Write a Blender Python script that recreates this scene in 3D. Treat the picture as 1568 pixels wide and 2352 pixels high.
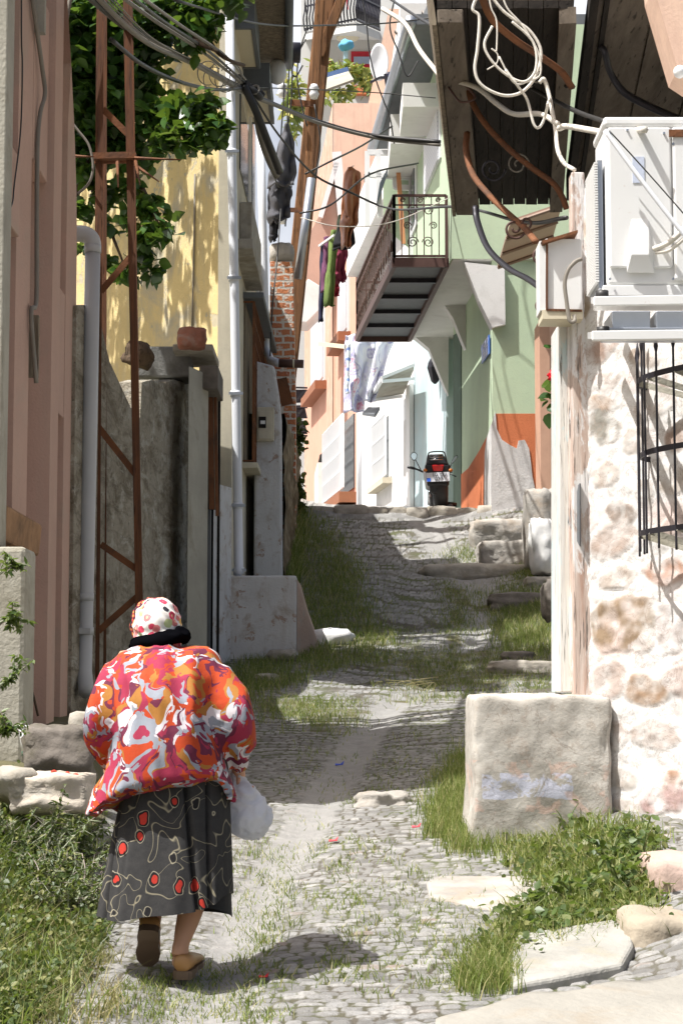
import bpy, bmesh, math, random
import numpy as np
from mathutils import Vector, Matrix, noise as mnoise
random.seed(7); rng = np.random.default_rng(7)
S = bpy.context.scene; COL = S.collection
for o in list(bpy.data.objects): bpy.data.objects.remove(o)

# ------------------------------------------------------------------ camera, light, exposure
FPX = 4389.0; PITCH = math.atan(424/FPX)
cam = bpy.data.cameras.new('camera'); camo = bpy.data.objects.new('camera', cam); COL.objects.link(camo)
cam.sensor_fit = 'VERTICAL'; cam.sensor_height = 36; cam.lens = FPX/2352*36
cam.clip_start = .1; cam.clip_end = 2000
camo.location = (0, 0, 0); camo.rotation_euler = (math.pi/2+PITCH, 0, 0)
S.camera = camo
S.render.resolution_x = 682; S.render.resolution_y = 1024
SUN = Vector((-.87, -.45, 1.78)).normalized()
elev = math.asin(SUN.z); az = math.atan2(SUN.x, SUN.y)
w = bpy.data.worlds.new('World'); S.world = w; w.use_nodes = True
nt = w.node_tree; bg = nt.nodes['Background']
sk = nt.nodes.new('ShaderNodeTexSky'); sk.sky_type = 'NISHITA'; sk.sun_disc = False
sk.sun_elevation = elev; sk.sun_rotation = az; sk.dust_density = 7; sk.air_density = 1.0; sk.ozone_density = .8
tcw = nt.nodes.new('ShaderNodeTexCoord'); nzw = nt.nodes.new('ShaderNodeTexNoise'); nzw.inputs['Scale'].default_value = 2.5; nzw.inputs['Detail'].default_value = 8; nt.links.new(tcw.outputs['Generated'], nzw.inputs['Vector'])
crw = nt.nodes.new('ShaderNodeValToRGB'); crw.color_ramp.elements[0].position = .30; crw.color_ramp.elements[1].position = .48; nt.links.new(nzw.outputs[0], crw.inputs[0])
spw = nt.nodes.new('ShaderNodeSeparateXYZ'); nt.links.new(tcw.outputs['Generated'], spw.inputs[0]); mrw = nt.nodes.new('ShaderNodeMapRange'); mrw.inputs[1].default_value = .55; mrw.inputs[2].default_value = .85; nt.links.new(spw.outputs[1], mrw.inputs[0])
mlw = nt.nodes.new('ShaderNodeMath'); mlw.operation = 'MULTIPLY'; nt.links.new(crw.outputs[0], mlw.inputs[0]); nt.links.new(mrw.outputs[0], mlw.inputs[1])
mxw = nt.nodes.new('ShaderNodeMix'); mxw.data_type = 'RGBA'; nt.links.new(mlw.outputs[0], mxw.inputs[0]); nt.links.new(sk.outputs[0], mxw.inputs[6]); mxw.inputs[7].default_value = (10, 10, 10.4, 1); nt.links.new(mxw.outputs[2], bg.inputs[0]); bg.inputs[1].default_value = .08
sl = bpy.data.lights.new('sun', 'SUN'); sl.energy = 4.4; sl.angle = math.radians(.5); sl.color = (1, .985, .95)
so = bpy.data.objects.new('sun', sl); COL.objects.link(so)
so.rotation_euler = SUN.to_track_quat('Z', 'Y').to_euler()
S.view_settings.view_transform = 'Standard'; S.view_settings.look = 'None'
S.view_settings.exposure = .84; S.view_settings.gamma = 1
try:
    S.cycles.max_bounces = 6; S.cycles.transparent_max_bounces = 8
except Exception: pass

# ------------------------------------------------------------------ geometry helpers
CP, SP = math.cos(PITCH), math.sin(PITCH)
def ray(px, py):
    u = (px-784)/FPX; v = -(py-1176)/FPX
    return Vector((u, CP-v*SP, SP+v*CP))
def W(px, py, Y):
    d = ray(px, py); return d*(Y/d.y)
def proj(p):
    x, y, z = p; f = y*CP+z*SP; u = -y*SP+z*CP
    return (784+FPX*x/f, 1176-FPX*u/f)
PR = [(-5, -1.8), (0, -1.5), (6.5, -1.11), (7.3, -1.05), (9, -.9), (11, -.72), (14, -.43), (18, .03), (20, .33), (22, .72), (25, 1.58), (27, 2.26), (28, 2.6), (28.35, 2.79), (31, 3.05), (45, 4.5), (60, 6.2), (90, 14), (160, 34)]
def lerp_tab(T, v):
    if v <= T[0][0]: return T[0][1]
    for (a, b), (c, d) in zip(T, T[1:]):
        if v <= c: return b+(d-b)*(v-a)/(c-a)
    return T[-1][1]
def sm(a, b, x):
    t = min(1, max(0, (x-a)/(b-a))); return t*t*(3-2*t)
GUT = [(6, -.55), (9.5, -.33), (12.7, -.05), (16.5, .32), (19, .95), (22, 1.6), (24, 1.75), (28, 1.2)]
def gz(x, Y):
    z = lerp_tab(PR, Y)
    if Y < 28.3:
        g = lerp_tab(GUT, Y)
        z += .035*min(1.6, abs(x-g))*1.2 - .03*math.exp(-((x-g)/.14)**2)
        z += .20*sm(-1.15, -1.75, x)*sm(5.5, 8.5, Y)*sm(16.5, 12, Y)
        z += .12*sm(-.9, -2.2, x)*sm(4, 6, Y)*sm(20, 14, Y)
        z += .16*sm(.95, 1.5, x)*sm(6, 8, Y)*sm(15, 12, Y)
        z += .10*sm(1.8, 2.6, x)*sm(18, 22, Y)
    z += .018*mnoise.noise(Vector((x*.9, Y*.9, 0)))+.008*mnoise.noise(Vector((x*3.1, Y*3.1, 5)))
    return z
def ghit(px, py):
    d = ray(px, py); prev = 3.0
    Y = 3.0
    while Y < 120:
        p = d*(Y/d.y)
        if p.z <= gz(p.x, Y):
            a, b = prev, Y
            for _ in range(12):
                m = (a+b)/2; p = d*(m/d.y)
                if p.z <= gz(p.x, m): b = m
                else: a = m
            p = d*(b/d.y); return Vector((p.x, p.y, gz(p.x, p.y)))
        prev = Y; Y += .08 if Y < 12 else .15
    return None
def cr(P, n=8):
    P = [Vector(p) for p in P]
    if len(P) < 3: return [P[0].lerp(P[-1], i/n) for i in range(n+1)]
    Q = [P[0]*2-P[1]]+P+[P[-1]*2-P[-2]]; out = []
    for i in range(1, len(Q)-2):
        for k in range(n):
            t = k/n; a, b, c, d = Q[i-1:i+3]
            out.append(.5*((2*b)+(c-a)*t+(2*a-5*b+4*c-d)*t*t+(3*b-a-3*c+d)*t**3))
    out.append(Q[-2]); return out
def base_obj(name, me, mat, parent=None, smooth=False):
    o = bpy.data.objects.new(name, me); COL.objects.link(o)
    if mat is not None:
        me.materials.clear(); me.materials.append(mat)
    if smooth: me.polygons.foreach_set('use_smooth', [True]*len(me.polygons))
    if parent is not None:
        loc = root_loc(parent)
        me.transform(Matrix.Translation(-loc)); o.parent = parent
    return o
def root_loc(o):
    v = Vector(o.location)
    while o.parent: o = o.parent; v += Vector(o.location)
    return v
def tag(o, label=None, cat=None, group=None, kind=None):
    if label: o['label'] = label
    if cat: o['category'] = cat
    if group: o['group'] = group
    if kind: o['kind'] = kind
    return o
def thing(name, label, cat, loc=(0, 0, 0), group=None):
    o = bpy.data.objects.new(name, None); o.location = loc; o.empty_display_size = .1
    COL.objects.link(o); return tag(o, label, cat, group)
class MB:
    def __init__(s): s.v = []; s.f = []
    def add(s, vs, fs):
        n = len(s.v); s.v += [tuple(v) for v in vs]; s.f += [tuple(i+n for i in f) for f in fs]; return s
    def box8(s, p):
        return s.add(p, [(0, 3, 2, 1), (4, 5, 6, 7), (0, 1, 5, 4), (1, 2, 6, 5), (2, 3, 7, 6), (3, 0, 4, 7)])
    def box(s, x0, x1, y0, y1, z0, z1):
        return s.box8([(x0, y0, z0), (x1, y0, z0), (x1, y1, z0), (x0, y1, z0), (x0, y0, z1), (x1, y0, z1), (x1, y1, z1), (x0, y1, z1)])
    def bar(s, a, b, w, h=None, up=(0, 0, 1)):
        a = Vector(a); b = Vector(b); h = h or w; d = (b-a).normalized(); up = Vector(up)
        if abs(d.dot(up)) > .98: up = Vector((0, 1, 0))
        sx = d.cross(up).normalized()*w/2; sz = sx.cross(d).normalized()*h/2
        return s.box8([a-sx-sz, a+sx-sz, a+sx+sz, a-sx+sz, b-sx-sz, b+sx-sz, b+sx+sz, b-sx+sz])
    def tube(s, P, r, n=8, cap=True, flat=1.0):
        P = [Vector(p) for p in P]; m = len(P); R = r if isinstance(r, (list, tuple)) else [r]*m
        if len(R) != m: R = [R[0]+(R[-1]-R[0])*i/(m-1) for i in range(m)]
        base = len(s.v); t0 = (P[1]-P[0]).normalized()
        up = Vector((0, 0, 1)) if abs(t0.z) < .9 else Vector((0, 1, 0))
        u = t0.cross(up).normalized()
        for i in range(m):
            t = (P[min(i+1, m-1)]-P[max(i-1, 0)])
            t = t.normalized() if t.length > 1e-9 else t0
            u = (u-t*u.dot(t)).normalized(); v = t.cross(u)
            for k in range(n):
                a = 2*math.pi*k/n; s.v.append(tuple(P[i]+(u*math.cos(a)+v*math.sin(a)*flat)*R[i]))
        for i in range(m-1):
            for k in range(n):
                a = base+i*n+k; b = base+i*n+(k+1) % n; s.f.append((a, b, b+n, a+n))
        if cap: s.f.append(tuple(base+k for k in range(n-1, -1, -1))); s.f.append(tuple(base+(m-1)*n+k for k in range(n)))
        return s
    def prism(s, plan, z0, z1):
        n = len(plan)
        return s.add([(x, y, z0) for x, y in plan]+[(x, y, z1) for x, y in plan],
            [tuple(range(n-1, -1, -1)), tuple(range(n, 2*n))]+[(i, (i+1) % n, n+(i+1) % n, n+i) for i in range(n)])
    def ext(s, pts, vec):
        n = len(pts); pts = [Vector(p) for p in pts]; vec = Vector(vec)
        return s.add(pts+[p+vec for p in pts], [tuple(range(n)), tuple(range(2*n-1, n-1, -1))]+[((i+1) % n, i, n+i, n+(i+1) % n) for i in range(n)])
    def ball(s, c, r, seg=12, ring=8):
        c = Vector(c); r = Vector(r) if not isinstance(r, (int, float)) else Vector((r, r, r)); vs = []
        for i in range(ring+1):
            t = math.pi*i/ring
            for k in range(seg):
                a = 2*math.pi*k/seg; vs.append((c.x+r.x*math.sin(t)*math.cos(a), c.y+r.y*math.sin(t)*math.sin(a), c.z+r.z*math.cos(t)))
        return s.add(vs, [(i*seg+k, (i+1)*seg+k, (i+1)*seg+(k+1) % seg, i*seg+(k+1) % seg) for i in range(ring) for k in range(seg)])
    def mesh(s, name='m', fix=True):
        me = bpy.data.meshes.new(name); me.from_pydata(s.v, [], s.f)
        if fix:
            bm = bmesh.new(); bm.from_mesh(me); bmesh.ops.remove_doubles(bm, verts=bm.verts, dist=1e-5)
            bmesh.ops.recalc_face_normals(bm, faces=bm.faces); bm.to_mesh(me); bm.free()
        me.update(); return me
    def build(s, name, mat, parent=None, smooth=False, bev=0):
        me = s.mesh(name); o = base_obj(name, me, mat, parent, smooth)
        if bev:
            m = o.modifiers.new('bevel', 'BEVEL'); m.width = bev; m.segments = 2; m.limit_method = 'ANGLE'
        return o
def np_mesh(name, V, Fidx, nper, mat, parent=None):
    me = bpy.data.meshes.new(name); V = np.asarray(V, np.float32); Fi = np.asarray(Fidx, np.int32).ravel(); nf = len(Fi)//nper
    me.vertices.add(len(V)); me.vertices.foreach_set('co', V.ravel()); me.loops.add(len(Fi)); me.loops.foreach_set('vertex_index', Fi)
    me.polygons.add(nf); me.polygons.foreach_set('loop_start', np.arange(nf, dtype=np.int32)*nper)
    me.update(calc_edges=True); me.validate()
    return base_obj(name, me, mat, parent)
class F:
    """vertical plane through two ground points; n points to the lane's viewer side"""
    def __init__(s, A, B):
        s.A = Vector((A[0], A[1], 0)); B = Vector((B[0], B[1], 0)); s.L = (B-s.A).length
        s.d = (B-s.A)/s.L; s.n = Vector((s.d.y, -s.d.x, 0)); m = (s.A+B)/2
        if s.n.dot(-m) < 0: s.n = -s.n
    def hit(s, px, py, off=0):
        d = ray(px, py); t = (s.A+s.n*off).dot(s.n)/d.dot(s.n); p = d*t; return ((p-s.A).dot(s.d), p.z)
    def p(s, a, z, o=0):
        v = s.A+s.d*a+s.n*o; return Vector((v.x, v.y, z))
    def P(s, px, py, o=0):
        a, z = s.hit(px, py, o); return s.p(a, z, o)
    def box(s, mb, a0, a1, z0, z1, o0, o1):
        return mb.box8([s.p(a0, z0, o0), s.p(a1, z0, o0), s.p(a1, z0, o1), s.p(a0, z0, o1), s.p(a0, z1, o0), s.p(a1, z1, o0), s.p(a1, z1, o1), s.p(a0, z1, o1)])
    def poly(s, mb, pts, th, o=0):      # pixel polygon on the plane, extruded back
        return mb.ext([s.P(x, y, o) for x, y in pts], -s.n*th)
def rock(name, c, r, mat, parent=None, seed=0, amp=.18, sub=3, boxy=0., rot=0, fr=1.3):
    bm = bmesh.new(); bmesh.ops.create_icosphere(bm, subdivisions=sub, radius=1)
    R = Matrix.Rotation(rot, 3, 'Z')
    for v in bm.verts:
        p = v.co.copy()
        if boxy:
            m = max(abs(p.x), abs(p.y), abs(p.z)); p = p.lerp(p/m, boxy)
        q = p+Vector((seed*3.7, seed*1.3, 0))
        k = 1+amp*mnoise.noise(q*fr)+amp*.45*mnoise.noise(q*fr*3)+amp*.2*mnoise.noise(q*fr*8)
        p = Vector((p.x*r[0], p.y*r[1], p.z*r[2]))*k; v.co = R @ p+Vector(c)
    me = bpy.data.meshes.new(name); bm.to_mesh(me); bm.free()
    return base_obj(name, me, mat, parent, True)

# ------------------------------------------------------------------ materials
class N:
    def __init__(s, name, rough=.85, spec=.3, metal=0):
        s.m = bpy.data.materials.new(name); s.m.use_nodes = True; s.nt = s.m.node_tree
        s.b = s.nt.nodes['Principled BSDF']; s.b.inputs['Roughness'].default_value = rough
        s.b.inputs['Specular IOR Level'].default_value = spec; s.b.inputs['Metallic'].default_value = metal
        s.tc = s.nt.nodes.new('ShaderNodeTexCoord'); s.o = s.tc.outputs['Object']
    def n(s, t, **k):
        x = s.nt.nodes.new(t)
        for a, b in k.items(): setattr(x, a, b)
        return x
    def put(s, i, v):
        if isinstance(v, bpy.types.NodeSocket): s.nt.links.new(v, i)
        elif isinstance(v, (tuple, list)) and i.type == 'RGBA': i.default_value = (*v[:3], 1)
        else: i.default_value = v
    def map(s, sc=(1, 1, 1), rot=(0, 0, 0), v=None):
        x = s.n('ShaderNodeMapping'); s.put(x.inputs[0], v or s.o); x.inputs[3].default_value = sc; x.inputs[2].default_value = rot; return x.outputs[0]
    def noise(s, sc, det=4, v=None, dist=0, rough=.55):
        x = s.n('ShaderNodeTexNoise'); s.put(x.inputs['Vector'], v or s.o); x.inputs['Scale'].default_value = sc
        x.inputs['Detail'].default_value = det; x.inputs['Distortion'].default_value = dist; x.inputs['Roughness'].default_value = rough; return x.outputs[0]
    def noisec(s, sc, det=2, v=None):
        x = s.n('ShaderNodeTexNoise'); s.put(x.inputs['Vector'], v or s.o); x.inputs['Scale'].default_value = sc; x.inputs['Detail'].default_value = det; return x.outputs[1]
    def vor(s, sc, v=None, feat='F1', rnd=1, out=0):
        x = s.n('ShaderNodeTexVoronoi', feature=feat); s.put(x.inputs['Vector'], v or s.o); x.inputs['Scale'].default_value = sc
        x.inputs['Randomness'].default_value = rnd; return x.outputs[out]
    def ramp(s, f, st, const=False):
        x = s.n('ShaderNodeValToRGB'); s.put(x.inputs[0], f); e = x.color_ramp.elements
        if const: x.color_ramp.interpolation = 'CONSTANT'
        while len(e) < len(st): e.new(.5)
        for a, (p, c) in zip(e, st):
            a.position = p; a.color = (*c, 1) if isinstance(c, tuple) else (c, c, c, 1)
        return x.outputs[0]
    def mix(s, f, a, b, mode='MIX'):
        x = s.n('ShaderNodeMix', data_type='RGBA', blend_type=mode); s.put(x.inputs[0], f); s.put(x.inputs[6], a); s.put(x.inputs[7], b); return x.outputs[2]
    def math(s, op, a, b=0.0, clamp=False):
        x = s.n('ShaderNodeMath', operation=op, use_clamp=clamp); s.put(x.inputs[0], a); s.put(x.inputs[1], b); return x.outputs[0]
    def step(s, f, lo, hi): return s.ramp(f, [(lo, 0.0), (hi, 1.0)])
    def bump(s, h, st=.4, d=.02, nrm=None):
        x = s.n('ShaderNodeBump'); x.inputs['Strength'].default_value = st; x.inputs['Distance'].default_value = d; s.put(x.inputs['Height'], h)
        if nrm: s.put(x.inputs['Normal'], nrm)
        return x.outputs[0]
    def attr(s, name, out=2):
        x = s.n('ShaderNodeAttribute'); x.attribute_name = name; return x.outputs[out]
    def col(s, c): s.put(s.b.inputs['Base Color'], c); return s
    def nrm(s, c): s.put(s.b.inputs['Normal'], c); return s
def stucco(name, c, var=.18, sc=1.5, bump=.35, bsc=45, stain=None, stc=(.25, .22, .18), stamt=.5, peel=None, peelc=(.45, .42, .38), peelth=.62, streak=None, rough=.9, psc=2.2):
    m = N(name, rough, .2); v = m.noise(sc, 6); c2 = tuple(x*(1-var) for x in c); c1 = tuple(min(1, x*(1+var*.5)) for x in c)
    col = m.mix(m.step(v, .35, .68), c2, c1)
    fine = m.noise(bsc*.4, 3); col = m.mix(m.math('MULTIPLY', m.step(fine, .55, .75), .25), col, tuple(x*.72 for x in c))
    if stain:
        s_ = m.noise(stain, 6, dist=.4, rough=.65); col = m.mix(m.math('MULTIPLY', m.step(s_, .52, .66), stamt), col, stc)
    if streak:
        s_ = m.noise(3.2, 5, m.map((2.2, 2.2, .28)), rough=.7); col = m.mix(m.math('MULTIPLY', m.step(s_, .5, .7), streak), col, stc)
    h = m.noise(bsc, 4)
    if peel:
        p = m.noise(psc, 9, dist=.5, rough=.7); pm = m.ramp(p, [(peelth, 0.0), (peelth+.015, 1.0)])
        pc = m.mix(m.noise(9, 3), peelc, tuple(x*.62 for x in peelc)); col = m.mix(m.math('MULTIPLY', pm, peel), col, pc)
        h = m.math('SUBTRACT', h, m.math('MULTIPLY', pm, .7))
    m.col(col); m.nrm(m.bump(h, bump, .012)); return m.m
def plain(name, c, rough=.5, metal=0, spec=.4, var=.15, sc=8, bump=0, bsc=60, dirt=None, dirtc=(.12, .09, .06), dsc=5, dth=.5):
    m = N(name, rough, spec, metal); col = m.mix(m.noise(sc, 5), tuple(x*(1-var) for x in c), tuple(min(1, x*(1+var)) for x in c))
    if dirt:
        d = m.noise(dsc, 7, dist=.6, rough=.7); col = m.mix(m.math('MULTIPLY', m.step(d, dth, dth+.14), dirt), col, dirtc)
    m.col(col)
    if bump: m.nrm(m.bump(m.noise(bsc, 4), bump, .01))
    return m.m
def wood(name, c1, c2, sc=(6, 6, .6), rough=.8, bump=.5, peel=None, peelc=(.8, .8, .78), pth=.5):
    m = N(name, rough, .2); g = m.noise(4, 8, m.map(sc), dist=.5, rough=.7); col = m.mix(m.step(g, .35, .65), c1, c2)
    crk = m.ramp(m.noise(7, 5, m.map(tuple(x*1.6 for x in sc))), [(.33, 0.0), (.40, 1.0)]); col = m.mix(crk, tuple(x*.3 for x in c1), col)
    if peel:
        p = m.noise(3, 8, m.map((1.5, 1.5, .45)), dist=.6, rough=.7); col = m.mix(m.math('MULTIPLY', m.ramp(p, [(pth, 0.0), (pth+.03, 1.0)]), peel), col, peelc)
    m.col(col); m.nrm(m.bump(m.math('ADD', g, crk), bump, .01)); return m.m
def leafmat(name, c1, c2, c3=None, rough=.45, tr=.3):
    m = N(name, rough, .5); g = m.n('ShaderNodeNewGeometry'); r = g.outputs['Random Per Island']
    st = [(0, c1), (.6, c2)]+([(.93, c3)] if c3 else [])
    col = m.ramp(r, st); m.col(col)
    t = m.n('ShaderNodeBsdfTranslucent'); m.put(t.inputs[0], m.mix(.35, col, (.35, .5, .04)))
    x = m.n('ShaderNodeMixShader'); x.inputs[0].default_value = tr; m.nt.links.new(m.b.outputs[0], x.inputs[1]); m.nt.links.new(t.outputs[0], x.inputs[2])
    m.nt.links.new(x.outputs[0], m.nt.nodes['Material Output'].inputs[0]); return m.m
MT = {}
def ground_mat():
    m = N('cobble_ground', .85, .25)
    cell = m.attr('cell'); edge = m.math('ADD', m.attr('edge'), m.math('MULTIPLY', m.math('SUBTRACT', m.noise(45, 4), .5), .5))
    stone = m.ramp(cell, [(0, (.15, .147, .14)), (.4, (.24, .235, .225)), (.75, (.30, .295, .285)), (.96, (.37, .36, .34)), (1, (.26, .21, .18))])
    stone = m.mix(m.math('MULTIPLY', m.step(m.noise(38, 6, rough=.7), .42, .66), .55), stone, (.15, .14, .125))
    dirt = m.mix(m.noise(6, 4), (.13, .115, .09), (.07, .062, .048)); moss = m.mix(m.noise(9, 3), (.07, .085, .03), (.11, .12, .05))
    jc = m.mix(m.step(m.noise(1.8, 5), .42, .62), dirt, moss)
    col = m.mix(m.ramp(edge, [(.30, 1.0), (.62, 0.0)]), stone, jc); e = edge
    # worn areas, cemented over
    wm = m.step(m.noise(1.6, 8, dist=.5, rough=.65), .50, .60); cem = m.mix(m.noise(14, 6), (.19, .182, .168), (.30, .29, .27))
    col = m.mix(m.math('MULTIPLY', wm, .38), col, cem)
    gut = m.attr('gut'); gcol = m.mix(m.noise(7, 6), (.24, .232, .22), (.35, .34, .325))
    gm = m.math('MULTIPLY', m.math('ADD', gut, m.math('MULTIPLY', m.math('SUBTRACT', m.noise(9, 4), .5), .8)), 1.0)
    gm = m.step(gm, .42, .58)
    col = m.mix(m.math('MULTIPLY', gm, .75), col, gcol)
    gr = m.math('ADD', m.attr('grs'), m.math('MULTIPLY', m.math('SUBTRACT', m.noise(5, 5), .5), .9))
    soil = m.mix(m.noise(12, 5), (.085, .08, .04), (.16, .145, .075))
    grm = m.step(gr, .45, .7)
    col = m.mix(grm, col, soil); m.col(col)
    h = m.math('ADD', m.math('MULTIPLY', m.noise(34, 8, rough=.7), 1.0), m.math('MULTIPLY', m.noise(9, 5), .6))
    m.nrm(m.bump(h, .8, .02)); return m.m
MT['ground'] = ground_mat()
MT['pink'] = stucco('pink_stucco', (.51, .345, .28), .10, 1.2, .3, 60, stain=1.1, stc=(.40, .33, .27), stamt=.45, streak=.25)
MT['mauve'] = stucco('mauve_stucco', (.45, .30, .28), .10, 1.4, .3, 60, stain=1.3, stc=(.34, .29, .25), stamt=.5, streak=.4)
MT['oldcon'] = stucco('old_concrete', (.33, .31, .26), .3, 2.5, .6, 35, stain=2, stc=(.13, .12, .08), stamt=.7, streak=.5)
MT['greyplas'] = stucco('grey_plaster', (.40, .38, .32), .2, 1.6, .5, 40, stain=1.6, stc=(.2, .18, .13), stamt=.6)
MT['pipe'] = plain('grey_plastic', (.45, .46, .47), .4, 0, .4, .08, 3, dirt=.6, dirtc=(.38, .22, .08), dsc=1.6, dth=.62)
MT['wpipe'] = plain('white_plastic', (.72, .74, .78), .35, 0, .4, .06, 3, dirt=.3, dirtc=(.35, .3, .25), dsc=6, dth=.6)
MT['rust'] = plain('rusty_steel', (.20, .085, .040), .8, .3, .3, .45, 6, .4, 50, dirt=.7, dirtc=(.09, .055, .04), dsc=4)
MT['ruststreak'] = wood('orange_rusty_steel', (.18, .075, .035), (.085, .045, .03), (9, 9, .5), .75, .3)
MT['yellow'] = stucco('yellow_plaster', (.70, .55, .27), .15, .9, .5, 35, stain=1.0, stc=(.40, .38, .32), stamt=.8, peel=.7, peelc=(.52, .49, .41), peelth=.57, psc=1.4, streak=.35)
MT['cream'] = stucco('cream_plaster', (.60, .55, .43), .12, 2, .2, 60, stain=2.5, stc=(.42, .38, .3), stamt=.4, streak=.4)
MT['creampanel'] = plain('cream_boards', (.62, .56, .42), .6, 0, .3, .06, 3)
MT['slate'] = plain('dark_grey_panel', (.13, .14, .15), .6, 0, .3, .2, 9, dirt=.4, dirtc=(.3, .3, .3), dsc=22, dth=.62)
MT['white'] = stucco('white_plaster', (.72, .71, .69), .08, 1.5, .25, 60, stain=2.2, stc=(.5, .48, .45), stamt=.35)
MT['whitewash'] = stucco('flaking_whitewash', (.58, .58, .58), .1, 2, .5, 40, stain=5, stc=(.36, .30, .25), stamt=.7, peel=.75, peelc=(.42, .28, .20), peelth=.585, psc=6, streak=.3)
MT['stonegrey'] = stucco('grey_stone', (.37, .34, .29), .25, 6, .8, 22, stain=4, stc=(.22, .19, .14), stamt=.6)
MT['stonepale'] = stucco('pale_stone', (.37, .345, .31), .25, 5, .8, 25, stain=3, stc=(.34, .27, .2), stamt=.6)
MT['slabw'] = stucco('whitish_slab', (.33, .32, .29), .2, 5, .8, 25, stain=3.5, stc=(.30, .27, .2), stamt=.7)
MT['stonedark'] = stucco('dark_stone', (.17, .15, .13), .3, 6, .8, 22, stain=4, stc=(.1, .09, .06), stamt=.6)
MT['green'] = stucco('green_plaster', (.50, .61, .43), .06, 1.2, .25, 60, stain=1.4, stc=(.42, .5, .38), stamt=.35)
MT['terra'] = stucco('orange_plaster', (.62, .20, .09), .12, 2, .5, 40)
MT['patch'] = stucco('grey_cement_patch', (.64, .63, .62), .14, 2.2, .5, 30, stain=2.4, stc=(.30, .29, .27), stamt=.6)
MT['blue'] = stucco('pale_blue_plaster', (.50, .62, .64), .08, 1.5, .2, 60, stain=2, stc=(.55, .58, .56), stamt=.5, streak=.3)
MT['salmon'] = stucco('salmon_plaster', (.68, .38, .28), .07, 1.5, .2, 60)
MT['peach'] = stucco('peach_plaster', (.76, .54, .42), .10, 1.2, .2, 60, stain=1.2, stc=(.55, .36, .28), stamt=.5, streak=.5)
MT['wmetal'] = plain('white_metal', (.75, .75, .74), .4, 0, .4, .05, 5, dirt=.5, dirtc=(.35, .17, .07), dsc=14, dth=.64)
MT['wframe'] = plain('white_frame', (.74, .75, .76), .4, 0, .4, .04, 5)
MT['glass'] = plain('window_glass', (.06, .075, .085), .08, 0, .8, .2, 3)
MT['dark'] = plain('dark_void', (.02, .018, .016), .9, 0, .1, .3, 5)
MT['iron'] = plain('black_iron', (.035, .033, .04), .45, .4, .4, .3, 12)
MT['brown'] = plain('brown_painted_iron', (.10, .055, .045), .55, .2, .3, .2, 12)
MT['cable'] = plain('black_cable', (.030, .029, .028), .5, 0, .4, .3, 6)
MT['gcable'] = plain('grey_cable', (.22, .20, .17), .6, 0, .3, .25, 6)
MT['wcable'] = plain('white_wrapped_cable', (.66, .62, .55), .6, 0, .3, .15, 9, .3, 40, dirt=.5, dirtc=(.4, .26, .16), dsc=16, dth=.6)
MT['pole'] = wood('weathered_pole_wood', (.27, .13, .055), (.11, .06, .035), (7, 7, .35), .8, .8)
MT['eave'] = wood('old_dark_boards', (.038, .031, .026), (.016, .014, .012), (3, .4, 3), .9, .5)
MT['eave2'] = wood('grey_brown_boards', (.20, .165, .13), (.11, .09, .07), (3, .4, 3), .9, .5)
MT['plank'] = wood('old_planks', (.30, .25, .18), (.14, .11, .08), (5, 5, .5), .85, .7)
MT['paintwood'] = wood('flaking_pale_blue_wood', (.72, .70, .64), (.60, .60, .58), (8, 8, .35), .8, .8, peel=.7, peelc=(.52, .66, .68), pth=.52)
MT['paintwood2'] = wood('flaking_white_wood', (.66, .58, .52), (.42, .28, .22), (8, 8, .4), .8, .9, peel=.85, peelc=(.74, .73, .72), pth=.50)
MT['tile'] = plain('terracotta_tile', (.42, .17, .09), .8, 0, .2, .3, 14, .5, 40)
MT['zinc'] = plain('galvanised_steel', (.42, .45, .5), .35, .7, .5, .15, 6)
MT['sill'] = plain('brown_sill', (.30, .12, .06), .6, 0, .3, .2, 8)
MT['leaf'] = leafmat('mulberry_leaf', (.018, .055, .012), (.035, .10, .02), (.07, .16, .03), .35, .30)
MT['bark'] = wood('bark', (.13, .09, .06), (.07, .05, .035), (5, 5, 1), .95, 1)
MT['grass'] = leafmat('grass_blade', (.09, .13, .025), (.19, .24, .055), (.42, .38, .18), .6, .35)
MT['drygrass'] = leafmat('dry_grass_blade', (.30, .24, .11), (.24, .22, .09), (.4, .34, .2), .7, .3)
MT['weed'] = leafmat('weed_leaf', (.035, .065, .015), (.085, .12, .03), (.22, .22, .08), .5, .3)
MT['broad'] = leafmat('broad_weed_leaf', (.05, .09, .025), (.10, .15, .045), (.22, .24, .10), .45, .35)
MT['thistle'] = leafmat('thistle_stem', (.22, .26, .16), (.34, .36, .25), (.38, .30, .28), .7, .2)
MT['skin'] = plain('skin', (.55, .30, .19), .5, 0, .3, .08, 9)
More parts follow.
